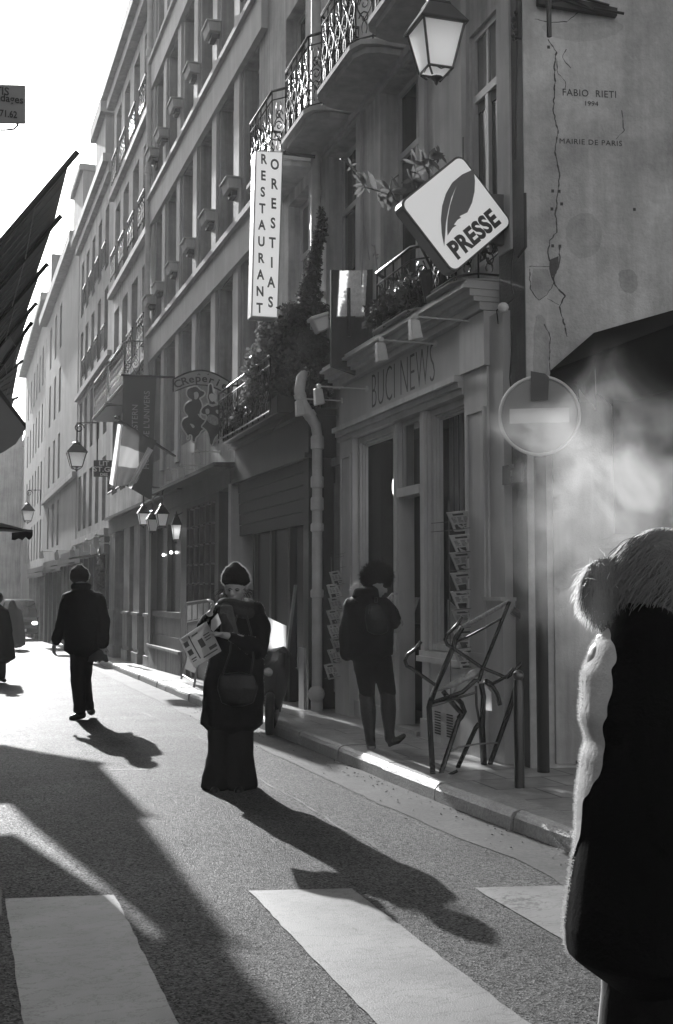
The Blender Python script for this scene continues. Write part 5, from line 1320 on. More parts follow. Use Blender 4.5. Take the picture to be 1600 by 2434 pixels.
# the mass of plants and clutter behind the far part of the balcony
cl = thing('balcony_plants', 'tangle of dark potted plants behind the first floor railing', 'plant', (3.98, 10.8, 4.15))
m = MB(); 
for k in range(6): leafcloud(m, (4.0, 10.1 + k * .22, 4.3), (.14, .16, .18), 220, .07, rl)
build('foliage', m, M['leafdark'], cl)

# ================================================================== newspaper racks
paper = [mat('newsprint', g_, .7, .25, 18) for g_ in (.42, .5, .36)]
ink = mat('news_ink', .05, .7)
def newspaper(P4, th, label, grp, k):
    """P4: four corners (top left, top right, bottom right, bottom left) of the folded paper"""
    n_ = ((P4[1] - P4[0]).cross(P4[3] - P4[0])).normalized()
    if n_.y > 0: n_ = -n_
    nx, nz = 5, 4; m = MB()
    def gp(a, b, d): return bil(P4, a, b) + n_ * (d + .012 * math.sin(a * 3.0 + k) * (b) + .01 * noise.noise((a * 3, b * 3, k)))
    for d in (0, -th):
        vs = [gp(i / nx, j / nz, d) for j in range(nz + 1) for i in range(nx + 1)]
        m.add(vs, [(j * (nx + 1) + i, j * (nx + 1) + i + 1, (j + 1) * (nx + 1) + i + 1, (j + 1) * (nx + 1) + i) for j in range(nz) for i in range(nx)])
    for i in range(nx): m.quad(gp(i / nx, 0, 0), gp((i + 1) / nx, 0, 0), gp((i + 1) / nx, 0, -th), gp(i / nx, 0, -th))
    for j in range(nz): m.quad(gp(0, j / nz, 0), gp(0, (j + 1) / nz, 0), gp(0, (j + 1) / nz, -th), gp(0, j / nz, -th)); m.quad(gp(1, j / nz, 0), gp(1, (j + 1) / nz, 0), gp(1, (j + 1) / nz, -th), gp(1, j / nz, -th))
    o = build('newspaper', m, paper[k % 3], None, bil(P4, .5, 1), smooth=True, label=label, category='newspaper', group=grp)
    t = MB(); rr_ = random.Random(k)
    def bar_(a0, a1, b0, b1): t.quad(gp(a0, b0, .002), gp(a1, b0, .002), gp(a1, b1, .002), gp(a0, b1, .002))
    bar_(.2, .75, .07, .17)
    for r_ in range(5):
        for c_ in range(3): bar_(.08 + c_ * .3, .08 + c_ * .3 + rr_.uniform(.15, .25), .27 + r_ * .06, .295 + r_ * .06)
    bar_(.1, .5, .62, .9); bar_(.56, .9, .64, .68); bar_(.56, .85, .74, .78)
    build('print', t, ink, o)
    return o
ordn = ['topmost', 'second from top', 'third from top', 'fourth from top', 'fifth from top', 'sixth from top', 'seventh from top', 'eighth from top']
def zq(x, y): return (740 + x / 3.402, 1050 + y / 3.402)
rk_ = thing('newspaper_rack', 'tall wire newspaper rack under the right shop window behind the metal frame', 'newspaper rack', (4.05, 9.3, KH))
YN = 9.3
tops = [(1100, 568), (1120, 755), (1122, 895), (1128, 1060), (1130, 1210), (1135, 1360), (1142, 1520), (1150, 1680)]
for k, (x, y) in enumerate(tops):
    w_ = 178 if k else 160
    P4 = [atY(*zq(x, y + 8), YN - .02), atY(*zq(x + w_, y - 8), YN), atY(*zq(x + w_ + 52, y + 140), YN + .07), atY(*zq(x + 62, y + 160), YN + .05)]
    newspaper(P4, .02, f'folded newspaper in the wire rack by the right shop window, {ordn[k]}', 'newspapers in the right rack', k)
m = MB()
for x in (1110, 1385): m.tube([atY(*zq(x, 480 if x < 1200 else 620), YN + .1), atY(*zq(x + 20, 2090), YN + .1)], .005, 5)
for k, (x, y) in enumerate(tops):
    a, b = atY(*zq(x - 10, y + 150), YN + .08), atY(*zq(x + 250, y + 120), YN + .08); m.tube([a, a + Vector((0, -.09, 0)), b + Vector((0, -.09, 0)), b], .003, 4)
for y in (630, 700): m.tube([atY(*zq(970, y + 30), YN + .1), atY(*zq(1385, y - 5), YN + .1)], .004, 4)
build('wire_frame', m, M['ironbright'], rk_)
lk_ = thing('newspaper_rack', 'wire newspaper rack left of the reading woman, before the grey niche', 'newspaper rack', (4.0, 12.8, KH - .01))
YN2 = 12.75; tops2 = [(150, 1050), (130, 1155), (145, 1262), (128, 1362), (135, 1482), (160, 1590), (135, 1680), (110, 1800)]
for k, (x, y) in enumerate(tops2):
    P4 = [atY(*zq(x, y + 6), YN2 - .05), atY(*zq(x + 75, y - 8), YN2), atY(*zq(x + 125, y + 110), YN2 + .07), atY(*zq(x + 40, y + 125), YN2)]
    newspaper(P4, .02, f'folded newspaper in the rack left of the reading woman, {ordn[k]}', 'newspapers in the left rack', k + 3)
m = MB()
for x in (160, 290): m.tube([atY(*zq(x, 930), YN2 + .1), atY(*zq(x + 25, 2000), YN2 + .1)], .005, 5)
for k, (x, y) in enumerate(tops2): m.tube([atY(*zq(x, y + 115), YN2), atY(*zq(x + 130, y + 95), YN2)], .003, 4)
for x, y in ((205, 915), (175, 945), (190, 1030)): m.tube([atY(*zq(x, y), YN2), atY(*zq(x + 90, y - 22), YN2)], .003, 4)
build('wire_frame', m, M['ironbright'], lk_)

# ================================================================== the tubular frame on the pavement, bollard
def zf(x, y): return (900 + x / 3.9125, 1400 + y / 3.9125)
tf = thing('tubular_frame', 'tangled folding metal frame of dark tubes standing on the pavement edge', 'folding frame', (3.6, 8.6, KH))
gD = lambda u, v: (atZ(u, v, KH) - EYEP).dot(_f)
D1 = gD(*zf(500, 1722)); D2 = gD(*zf(1035, 1632)); Dm = (D1 + D2) / 2
M['tube'] = mat('scuffed_dark_tube', .006, .22, .5, 14, .2, 60, spec=.6)
def tb_(pts, r, name, m_=None, D=Dm):
    P = [atD(*zf(p[0], p[1]), p[2] if len(p) > 2 else D) for p in pts]
    mb = MB(); mb.tube(P, r * 1.18, 8); return build(name, mb, m_ or M['tube'], tf, smooth=True)
Db = Dm + .25; Df = Dm - .25
tb_([(1218, 115, Dm), (1010, 640, Dm), (965, 750, Dm), (935, 855, Dm)], .013, 'strut')
mb = MB(); P = [atD(*zf(*p), Dm + q) for p, q in (((1215, 112), 0), ((1100, 180), .05), ((930, 275), .12), ((780, 355), .2))]
mb.tube(P, [.014, .019, .021, .018], 8); build('wrapped_bar', mb, mat('wrapped_plastic', .28, .3, .5, 30, .8, 60), tf, smooth=True)
tb_([(780, 355, Dm + .2), (720, 450, Dm + .2), (690, 560, Dm + .2), (540, 890, Dm), (490, 1030, D1)], .019, 'strut')
tb_([(485, 1040, D1), (470, 1100, D1), (485, 1400, D1), (505, 1722, D1)], .019, 'leg')
tb_([(1150, 270, Dm), (980, 365, Dm + .06), (820, 450, Dm + .14), (700, 505, Dm + .2)], .008, 'rod', M['ironbright'])
tb_([(780, 258), (740, 320), (700, 365), (640, 420), (618, 470), (640, 520), (690, 548), (960, 730), (1190, 825)], .012, 'handle')
tb_([(397, 487, D1), (340, 560, D1), (270, 610, D1), (246, 665, D1), (262, 715, D1), (310, 740, D1), (530, 895, D1)], .012, 'handle')
tb_([(480, 1092, D1), (620, 1050, D1), (780, 1000, Dm), (912, 958, Dm)], .009, 'rod', M['ironbright'])
tb_([(500, 1060, D1), (640, 1010), (780, 960), (900, 850), (935, 860)], .015, 'strut')
tb_([(600, 950), (660, 1030), (740, 1120), (770, 1160), (745, 1205)], .017, 'strut')
tb_([(700, 990), (770, 1060), (800, 1140), (770, 1190), (740, 1230), (575, 1728, D1 + .02)], .017, 'leg')
tb_([(935, 1250), (905, 1290), (735, 1662, gD(*zf(735, 1662)))], .016, 'leg')
tb_([(905, 900), (910, 1080), (940, 1250), (950, 1450, D2), (962, 1628, D2)], .009, 'rod', M['ironbright'])
tb_([(955, 880), (975, 1000), (965, 1280), (985, 1630, D2)], .019, 'leg')
tb_([(1310, 790, D2), (1240, 1050, D2), (1190, 1200, D2), (1035, 1632, D2)], .018, 'leg')
tb_([(1190, 825), (1260, 770), (1345, 675), (1385, 670), (1408, 720), (1395, 755), (1350, 770), (1345, 730), (1370, 700)], .013, 'handle', None, D2)
tb_([(985, 850), (1060, 910), (1100, 975), (1120, 1040), (1130, 1080)], .016, 'strut')
tb_([(1000, 850), (1060, 880), (1120, 850), (1200, 800), (1260, 740)], .012, 'strut')
tb_([(610, 1548), (640, 1525), (745, 1470), (930, 1440), (1110, 1430)], .006, 'rod', M['ironbright'])
tb_([(1240, 195), (1370, 285), (1495, 372)], .028, 'arm', M['black'], Dm + .3)
tb_([(495, 1740, D1), (640, 1735, D1), (735, 1690, D1)], .01, 'foot_bar')
mb = MB(); rr = random.Random(4); top_ = [(530, 945), (620, 915), (700, 885), (790, 840), (880, 790), (960, 745)]
P = [atD(*zf(x, y), Dm + .05) for x, y in top_]; mb.tube(P, [.01, .02, .028, .022, .034, .02], 9)
for i in range(14):
    x, y = rr.choice(top_); p = atD(*zf(x + rr.uniform(-40, 40), y + rr.uniform(-10, 30)), Dm + .05); q_ = p + Vector((rr.uniform(-.08, .08), rr.uniform(-.05, .05), rr.uniform(-.1, .05))); e = Vector((.03, 0, .02)); mb.add([p, p + e, q_ + e, q_], [(0, 1, 2, 3)])
build('crumpled_sheet', mb, mat('crumpled_paper', .35, .5, .6, 12, .5, 30), tf, smooth=True)
mb = MB(); mb.add([atD(*zf(*p), Dm) for p in ((985, 900), (1050, 960), (1055, 1135), (1000, 1128))], [(0, 1, 2, 3)]); build('rag', mb, translucent('white_rag', .5, .5), tf)
bo = thing('bollard', 'dark steel bollard at the kerb, closest post to the striding coat', 'bollard', atZ(1235, 1872, KH))
bb = atZ(1235, 1872, KH); Dd = (bb - EYEP).dot(_f); tp_ = atD(1235, 1600, Dd)
m = MB(); m.lathe([(.036, 0), (.036, tp_.z - bb.z - .1), (.033, tp_.z - bb.z - .09), (.03, tp_.z - bb.z - .05)], bb, 14); build('shaft', m, M['iron'], bo, smooth=True)
m = MB(); m.sphere((bb.x, bb.y, tp_.z - .02), .04, 14); build('ball_cap', m, M['ironbright'], bo, smooth=True)

# wires and little boxes on the corner
wb = thing('corner_cables', 'loose cables and junction box running down beside the shop corner', 'cable', (4.2, 8.6, 3.8))
def zc(x, y): return (1060 + x / 2.898, y / 2.898)
m = MB()
for path, r in (([(490, 0), (488, 130), (490, 290), (492, 420), (485, 700), (480, 1000), (478, 1100)], .008), ([(470, 1700), (455, 1800), (450, 1960), (475, 2050), (430, 2090), (380, 2100), (350, 2140), (360, 2230)], .006), ([(450, 2180), (455, 2400), (440, 2600), (460, 2800)], .006), ([(545, 1330), (550, 1700), (500, 1770)], .012), ([(505, 0), (505, 270)], .02)):
    m.tube([atX(*zc(*p), 4.16) for p in path], r, 6)
build('cable', m, M['darkwood'], wb)
m = MB(); m.sphere(atX(*zc(395, 2120), 4.1), .045, 10); build('socket', m, M['pipe'], wb, smooth=True)
rp = random.Random(6); m = MB()
for y in range(80, 290, 14): m.sphere(atX(*zc(482 + rp.uniform(-18, 8), y), 4.14), .025 * rp.uniform(.5, 1.2), 6)
build('old_insulator', m, M['iron'], wb)
# enamel notice
en = thing('enamel_notice', 'small dark notice with faint pale lettering on the shop corner', 'notice', atX(1215, 1125, 4.13))
A = [atX(u, v, 4.13) for u, v in ((1194, 1108), (1240, 1097), (1240, 1145), (1194, 1153))]
m = MB(); m.add(A + [p + Vector((.015, 0, 0)) for p in A], [(0, 1, 2, 3), (7, 6, 5, 4), (0, 4, 5, 1), (1, 5, 6, 2), (2, 6, 7, 3), (3, 7, 4, 0)]); e_ = build('plate', m, M['darkwood'], en)
m = MB()
for s, b, sz in (('RESERVE', .14, .05), ('71', .5, .07), ('ACCES', .84, .035)):
    o = bil(A, .5, b) - Vector((.003, 0, 0)); q = text_mb(s, lambda x, y, z: o + Vector((-z, -x, y)), sz * .9, .55, .001); m.add(q.v, q.f)
build('lettering', m, M['patch'], e_)

# menu box and A board near the creperie
mbx = thing('menu_case', 'shallow glazed menu case with pale edges behind the standing woman', 'menu case', atX(470, 1450, 3.78))
A = [atX(u, v, 3.76) for u, v in ((444, 1432), (500, 1424), (500, 1530), (444, 1536))]
m = MB(); m.add(A + [p + Vector((.08, 0, 0)) for p in A], [(0, 1, 2, 3), (7, 6, 5, 4), (0, 4, 5, 1), (1, 5, 6, 2), (2, 6, 7, 3), (3, 7, 4, 0)]); build('case', m, M['midwood'], mbx)
m = MB(); m.tube([A[0], A[1]], .012, 4); m.tube([bil(A, 0, .45), bil(A, 1, .42)], .009, 4); m.tube([A[0], A[3]], .008, 4); build('rim', m, M['pipe'], mbx)
for k in range(4): m = MB(); m.add([bil(A, .04 + .24 * k, .08) - Vector((.006, 0, 0)), bil(A, .23 + .24 * k, .07) - Vector((.006, 0, 0)), bil(A, .23 + .24 * k, .4) - Vector((.006, 0, 0)), bil(A, .04 + .24 * k, .42) - Vector((.006, 0, 0))], [(0, 1, 2, 3)]); build('menu_sheet', m, paper[0], mbx)
ab = thing('pavement_easel', 'dark pavement menu easel on slanting legs left of the standing woman', 'easel', atZ(455, 1625, 0.05))
def gl(u, v): return atZ(u, v, .05)
f1, f2, b1_, b2_ = gl(431, 1614), gl(461, 1634), gl(455, 1607), gl(470, 1618); tt = atD(452, 1528, (f1 - EYEP).dot(_f)); tt2 = atD(478, 1528, (f2 - EYEP).dot(_f))
m = MB(); m.tube([f1, tt], .018, 6); m.tube([f2, tt2], .018, 6); m.tube([b1_, tt], .014, 6); m.tube([f1.lerp(tt, .12), f2.lerp(tt2, .12)], .01, 5); build('leg', m, M['lightwood'], ab)
m = MB(); q_ = [f1.lerp(tt, .95), f2.lerp(tt2, .95), f2.lerp(tt2, .3), f1.lerp(tt, .3)]; m.add(q_ + [p + Vector((.02, .02, 0)) for p in q_], [(0, 1, 2, 3), (7, 6, 5, 4), (0, 4, 5, 1), (1, 5, 6, 2), (2, 6, 7, 3), (3, 7, 4, 0)]); build('board', m, M['darkwood'], ab)

# ================================================================== scooter
sc_ = thing('scooter', 'dark parked scooter with a tall pale windshield behind the standing woman', 'scooter', atZ(640, 1730, 0))
DS = (atZ(642, 1745, 0) - EYEP).dot(_f); K = DS / FL
def SP(u, v, o=0.0): return atD(u, v, DS + o)
def loft(name, rings, m_, par, sm=True):
    mb = MB(); n = len(rings[0]); vs = [p for r_ in rings for p in r_]
    fs = [(i * n + j, i * n + (j + 1) % n, (i + 1) * n + (j + 1) % n, (i + 1) * n + j) for i in range(len(rings) - 1) for j in range(n)]
    fs += [tuple(range(n))[::-1], tuple((len(rings) - 1) * n + j for j in range(n))]
    mb.add(vs, fs); return build(name, mb, m_, par, smooth=sm)
def ering(c, rx, ry, n=18, ax=None, ay=None, pw=1.0):
    ax = ax or _r; ay = ay or Vector((_f.x, _f.y, 0)).normalized()
    return [c + ax * (rx * math.cos(2 * PI * j / n)) + ay * (ry * math.sin(2 * PI * j / n)) for j in range(n)]
M['scooter'] = mat('scooter_paint', .02, .18, spec=.9)
loft('leg_shield', [ering(SP(648, 1690, .1), .06, .06), ering(SP(646, 1650, .05), .15, .09), ering(SP(648, 1605), .18, .11), ering(SP(652, 1572), .165, .11), ering(SP(655, 1552), .15, .1), ering(SP(656, 1535, .05), .09, .07)], M['scooter'], sc_)
loft('body', [ering(SP(650, 1600, .5), .17, .25), ering(SP(650, 1570, .7), .17, .5), ering(SP(650, 1545, .8), .12, .45)], M['scooter'], sc_)
loft('front_fender', [ering(SP(646, 1730), .04, .1), ering(SP(646, 1700), .08, .2), ering(SP(646, 1685), .07, .18)], M['scooter'], sc_)
mb = MB(); nxw, nyw = 8, 8
WS = [SP(636, 1467, .05), SP(680, 1488, .05), SP(680, 1550), SP(622, 1545)]
vs = []
for j in range(nyw + 1):
    for i in range(nxw + 1):
        a, b = i / nxw, j / nyw; p = bil(WS, a, b); cr_ = .10 * (2 * a - 1) ** 2; vs.append(p + Vector((_f.x, _f.y, 0)) * (cr_ - .08 * b))
mb.add(vs, [(j * 9 + i, j * 9 + i + 1, (j + 1) * 9 + i + 1, (j + 1) * 9 + i) for j in range(8) for i in range(8)])
build('windshield', mb, translucent('scuffed_windshield', .8, .8, .3), sc_, smooth=True)
mb = MB(); mb.sphere(SP(640, 1597, -.1), .058, 14, (1.25, .4, .85)); build('headlight', mb, mat('headlight_lens', .45, .08, .5, 40, .4, 80, metal=.6), sc_, smooth=True)
mb = MB(); mb.sphere(SP(612, 1592, -.06), .03, 10, (1.0, .5, 1.2)); build('indicator', mb, M['pipe'], sc_, smooth=True)
mb = MB(); mb.tube([SP(598, 1530), SP(630, 1540), SP(675, 1540), SP(690, 1556, .1)], .016, 8); build('handlebar', mb, M['iron'], sc_, smooth=True)
for u in (643,):
    c = SP(u, 1722, 0); ax = _r
    mb = MB(); yv = Vector((_f.x, _f.y, 0)).normalized(); rr_ = [c + yv * (.2 * math.cos(2 * PI * j / 24)) + Vector((0, 0, .2 * math.sin(2 * PI * j / 24) + (.21 - c.z))) for j in range(24)]; mb.tube(rr_, .05, 10, closed=True); wh = build('wheel', mb, M['black'], sc_, smooth=True)
    mb = MB(); mb.tube([c - ax * .04 + Vector((0, 0, .21 - c.z)), c + ax * .04 + Vector((0, 0, .21 - c.z))], .12, 16); build('rim', mb, M['ironbright'], wh)
    mb = MB(); rr_ = [p + yv * 1.15 for p in rr_]; mb.tube(rr_, .05, 10, closed=True); build('wheel', mb, M['black'], sc_, smooth=True)
mb = MB(); mb.box(-.12, .12, -.2, .3, 0, .08, T=lambda a, b, z: SP(650, 1535, .85) + _r * a + Vector((_f.x, _f.y, 0)) * b + Vector((0, 0, z))); build('seat', mb, M['black'], sc_, bevel=.03)

# ================================================================== car
def car(cx, cy, label):
    z0 = gz(cy); t = thing('parked_car', label, 'car', (cx, cy, z0))
    def Cc(x, y, z): return Vector((cx + x, cy + y, z0 + z))
    secs = [(0, .35, .95, .72), (.12, .28, 1.02, .80), (.5, .27, 1.06, .84), (1.1, .27, 1.08, .85), (3.6, .28, 1.06, .85), (4.0, .32, .95, .8)]
    def ring(y, zb_, zt, w): return [Cc(x, y, z) for x, z in ((-w * .95, zb_), (w * .95, zb_), (w, zb_ + .2), (w, (zb_ + zt) / 2), (w * .96, zt - .06), (w * .85, zt), (-w * .85, zt), (-w * .96, zt - .06), (-w, (zb_ + zt) / 2), (-w, zb_ + .2))]
    loft('body', [ring(*s) for s in secs], mat('car_paint', .10, .2, spec=.8), t)
    g2 = [(.55, 1.04, .80, 1.05), (1.15, 1.04, .72, 1.78), (1.35, 1.04, .68, 1.84), (3.4, 1.04, .68, 1.8), (3.75, 1.0, .75, 1.1)]
    def r2(y, zb_, w, zt): return [Cc(x, y, z) for x, z in ((-w * 1.1, zb_), (w * 1.1, zb_), (w, zt - .08), (w * .9, zt), (-w * .9, zt), (-w, zt - .08))]
    loft('cabin', [r2(*s) for s in g2], M['glass'], t)
    mb = MB(); mb.hexa([Cc(*p) for p in [(-.66, 1.2, 1.79), (.66, 1.2, 1.79), (.66, 3.4, 1.79), (-.66, 3.4, 1.79), (-.6, 1.3, 1.87), (.6, 1.3, 1.87), (.6, 3.3, 1.85), (-.6, 3.3, 1.85)]]); build('roof', mb, mat('car_roof', .4, .2, spec=.8), t, bevel=.02)
    mb = MB(); mb.add([Cc(-.66, .66, 1.12), Cc(.66, .66, 1.12), Cc(.6, 1.10, 1.7), Cc(-.6, 1.10, 1.7)], [(0, 1, 2, 3)]); build('windscreen', mb, mat('windscreen_glass', .3, .08, spec=.9), t)
    for sx in (-.62, .62):
        mb = MB(); mb.sphere(Cc(sx, .03, .78), .12, 12, (1.2, .5, .8)); build('headlight', mb, M['ironbright'] if sx < 0 else emit('lit_headlight', .9, 3.0), t, smooth=True)
        for yy2 in (.7, 3.3):
            mb = MB(); mb.tube([Cc(sx * 1.2 - .09, yy2, .32), Cc(sx * 1.2 + .09, yy2, .32)], .32, 18); wh = build('wheel', mb, M['black'], t)
            mb = MB(); mb.tube([Cc(sx * 1.2 - .1, yy2, .32), Cc(sx * 1.2 + .1, yy2, .32)], .18, 12); build('hub', mb, M['ironbright'], wh)
        mb = MB(); mb.sphere(Cc(sx * 1.5, .95, 1.15), .1, 8, (1, .6, .8)); build('mirror', mb, M['black'], t, smooth=True)
    mb = MB(); mb.box(cx - .8, cx + .8, cy - .05, cy + .1, z0 + .35, z0 + .55); build('bumper', mb, M['black'], t, bevel=.03)
    mb = MB(); mb.box(cx - .26, cx + .26, cy - .07, cy - .05, z0 + .4, z0 + .52); build('number_plate', mb, M['pipe'], t)
    mb = MB(); mb.box(cx - .45, cx + .45, cy - .03, cy + .02, z0 + .68, z0 + .84); build('grille', mb, M['black'], t)
pcar = atZ(70, 1515, gz(56)); car(2.62, 56.0, 'small car facing the camera in the haze with one glinting headlight')

# potted conifer, small dark awnings and a moped further down the pavement
pc_ = thing('potted_conifer', 'pale dusty conifer in a pot on the far pavement behind the walking man', 'plant', atX(236, 1500, 3.75))
m = MB(); bp_ = atX(237, 1545, 3.6); tp2 = atX(240, 1310, 3.6)
for k in range(10): t_ = k / 9; leafcloud(m, bp_.lerp(tp2, .15 + .85 * t_), (.34 * (1 - t_) + .05, .3 * (1 - t_) + .05, .16), 260, .07, rl, hollow=0)
build('foliage', m, M['leaf'], pc_); m = MB(); m.tube([bp_, tp2], [.04, .01], 6); build('trunk', m, M['midwood'], pc_)
m = MB(); m.lathe([(.2, -.1), (.26, .3), (.28, .36)], bp_, 12); build('pot', m, M['midwood'], pc_)
for k, (s_, w_) in enumerate(((33.2, 3.4), (39.0, 3.2), (46.0, 4.0))):
    t = thing('shop_awning', ['nearest', 'middle', 'farthest'][k] + ' of the small dark awnings over the hazy far shop fronts', 'awning', F(s_, 2.3))
    m = MB(); z0 = 2.25 - .1 * k
    m.hexa([F(s_, z0 + .28, .1), F(s_ + w_, z0 + .28, .1), F(s_ + w_, z0 + .3, .1), F(s_, z0 + .3, .1), F(s_, z0 + .14, .85), F(s_ + w_, z0 + .14, .85), F(s_ + w_, z0 + .16, .86), F(s_, z0 + .16, .86)]); build('cloth', m, M['darkwood'], t)
    m = MB(); n_ = 12
    for i in range(n_): a, b = s_ + w_ * i / n_, s_ + w_ * (i + 1) / n_; m.add([F(a, z0 + .15, .86), F(b, z0 + .15, .86), F(b - .03, z0, .87), F((a + b) / 2, z0 - .04, .87), F(a + .03, z0, .87)], [(0, 1, 2, 3, 4)])
    build('valance', m, M['darkwood'], t)
# ================================================================== people
RIGHT = _r.copy(); AWAY = Vector((_f.x, _f.y, 0)).normalized(); UPV = Vector((0, 0, 1))
class Fig:
    """maps traced outline points at one depth to the street; o = metres further away (+) or nearer (-)"""
    def __init__(s_, D): s_.D = D; s_.k = D / FL
    def __call__(s_, u, v, o=0.0): return EYEP + ray(u, v) * s_.D + AWAY * o
def etube(mb, rings, n=20, ax=RIGHT, ay=AWAY, capr=True):
    """rings: (centre, radius across, radius in depth); closed body with domed ends"""
    R_ = []
    c, a, b = rings[0]; c1 = rings[1][0]
    if capr: d = (c - c1).normalized() * min(a, b) * .5; R_ += [(c + d, a * .45, b * .45)]
    R_ += list(rings)
    c, a, b = rings[-1]; c1 = rings[-2][0]
    if capr: d = (c - c1).normalized() * min(a, b) * .5; R_ += [(c + d, a * .45, b * .45)]
    vs = []
    for c, a, b in R_:
        for j in range(n): t = 2 * PI * j / n; vs.append(c + ax * (a * math.cos(t)) + ay * (b * math.sin(t)))
    k = len(R_)
    fs = [(i * n + j, i * n + (j + 1) % n, (i + 1) * n + (j + 1) % n, (i + 1) * n + j) for i in range(k - 1) for j in range(n)]
    fs += [tuple(range(n))[::-1], tuple((k - 1) * n + j for j in range(n))]
    mb.add(vs, fs)
def cap(mb, pts, rs, n=12):
    """tapered limb with rounded ends"""
    pts = [Vector(p) for p in pts]; rs = list(rs) if isinstance(rs, (list, tuple)) else [rs] * len(pts)
    d0 = (pts[0] - pts[1]).normalized(); d1 = (pts[-1] - pts[-2]).normalized()
    P = [pts[0] + d0 * rs[0] * .9, pts[0] + d0 * rs[0] * .5] + pts + [pts[-1] + d1 * rs[-1] * .5, pts[-1] + d1 * rs[-1] * .9]
    Q = [rs[0] * .3, rs[0] * .82] + rs + [rs[-1] * .82, rs[-1] * .3]
    mb.tube(P, Q, n)
def remesh(mb, voxel, smooth=3, fold=0.0, fscale=(6, 6, 2.2), seed=0, fine=0.0):
    me = bpy.data.meshes.new('tmp'); me.from_pydata([tuple(v) for v in mb.v], [], mb.f)
    bm = bmesh.new(); bm.from_mesh(me); bmesh.ops.recalc_face_normals(bm, faces=bm.faces); bm.to_mesh(me); bm.free()
    ob = bpy.data.objects.new('tmp', me); COL.objects.link(ob)
    md = ob.modifiers.new('r', 'REMESH'); md.mode = 'VOXEL'; md.voxel_size = voxel
    sm = ob.modifiers.new('s', 'SMOOTH'); sm.factor = .5; sm.iterations = smooth
    bpy.context.view_layer.update()
    m2 = bpy.data.meshes.new_from_object(ob.evaluated_get(bpy.context.evaluated_depsgraph_get()))
    bpy.data.objects.remove(ob); bpy.data.meshes.remove(me)
    out = MB()
    nrm_ = [v.normal.copy() for v in m2.vertices]; vs = []
    for v, n_ in zip(m2.vertices, nrm_):
        p = v.co.copy()
        if fold:
            q = Vector((p.x * fscale[0] + seed, p.y * fscale[1], p.z * fscale[2]))
            w_ = noise.noise(q) ; w2 = noise.noise(Vector((p.x * 9, p.y * 9, p.z * 14 + p.x * 8 + seed)))
            p += n_ * fold * (1.0 * (1 - 2.2 * abs(w_)) - .3 + .45 * w2)
        if fine: p += n_ * fine * noise.noise(p * 45)
        vs.append(p)
    out.add(vs, [tuple(f.vertices) for f in m2.polygons]); bpy.data.meshes.remove(m2)
    return out
def hand(mb, wrist, dirn, palm_n, side, L=.18, curl=.6, spread=.2):
    """palm, four unequal jointed fingers and a thumb leaving the side of the palm"""
    d = dirn.normalized(); n_ = (palm_n - d * palm_n.dot(d)).normalized(); s_ = d.cross(n_).normalized() * side
    P = wrist + d * L * .27
    for k in (-1.2, -.4, .4, 1.2): cap(mb, [wrist + s_ * k * .010, wrist + d * L * .48 + s_ * k * .0185], [.013, .0125], 8)
    cap(mb, [wrist - d * .03, wrist + d * .02], [.024, .024], 10)
    for k, ln in ((-1.5, .40), (-.5, .46), (.5, .49), (1.5, .44)):
        b = wrist + d * L * .5 + s_ * k * .0185; f = d + s_ * spread * k * .2; pts = [b]; ang = 0; rr_ = [.0098]
        for seg in (.42, .32, .26):
            ang += curl * (.8 if seg > .4 else 1.0) + .04 * k
            dd = (f * math.cos(ang) + n_ * math.sin(ang)).normalized(); pts.append(pts[-1] + dd * L * ln * seg); rr_.append(rr_[-1] * .92)
        cap(mb, pts, rr_, 8)
    tb0 = wrist + d * L * .14 + s_ * .026
    cap(mb, [tb0, tb0 + (d * .5 + s_ * .8 + n_ * .2).normalized() * L * .2, tb0 + (d * .5 + s_ * .8 + n_ * .2).normalized() * L * .2 + (d * .8 + s_ * .2 + n_ * .5).normalized() * L * .18, tb0 + (d * .9 + s_ * .9 + n_ * .7) * L * .16 + d * L * .2], [.015, .0125, .0105, .008], 8)
def head(mb, c, face, up=UPV, r=.1, neck=None):
    """skull, jaw, brow, nose, lips, ears; c = skull centre, face = looking direction"""
    f = face.normalized(); s_ = f.cross(up).normalized(); u_ = s_.cross(f).normalized()
    def L_(a, b, q): return c + s_ * a * r + u_ * b * r + f * q * r
    def ell(p, ra, rb, rq, n=14):
        vs = []; m_ = 9
        for i in range(m_ + 1):
            th = PI * i / m_
            for j in range(n): ph = 2 * PI * j / n; vs.append(p + s_ * (math.sin(th) * math.cos(ph) * ra * r) + f * (math.sin(th) * math.sin(ph) * rq * r) + u_ * (math.cos(th) * rb * r))
        mb.add(vs, [(i * n + j, (i + 1) * n + j, (i + 1) * n + (j + 1) % n, i * n + (j + 1) % n) for i in range(m_) for j in range(n)])
    ell(c, .78, .95, .95); ell(L_(0, -.45, .22), .60, .68, .68); ell(L_(0, -.95, .50), .32, .26, .32); ell(L_(0, .2, .62), .6, .16, .26)
    cap(mb, [L_(0, .1, .86), L_(0, -.22, 1.05), L_(0, -.36, 1.08)], [.07 * r, .12 * r, .14 * r], 8); ell(L_(0, -.40, .98), .2, .09, .13)
    ell(L_(0, -.63, .86), .26, .07, .1); ell(L_(0, -.74, .84), .22, .07, .1)
    for q in (-1, 1):
        ell(L_(q * .34, -.05, .78), .15, .1, .10); ell(L_(q * .42, -.32, .62), .2, .18, .2); ell(L_(q * .80, -.15, .0), .08, .28, .16)
    if neck is not None: cap(mb, [L_(0, -.6, -.1), neck], [.52 * r, .6 * r], 14)
M['skin'] = mat('skin', .3, .5, .08, 20)
M['coat'] = mat('black_wool_coat', .0025, .9, .3, 12, .3, 90, spec=.05)
M['jacket'] = mat('dark_padded_jacket', .0025, .75, .3, 8, .2, 60, spec=.1)
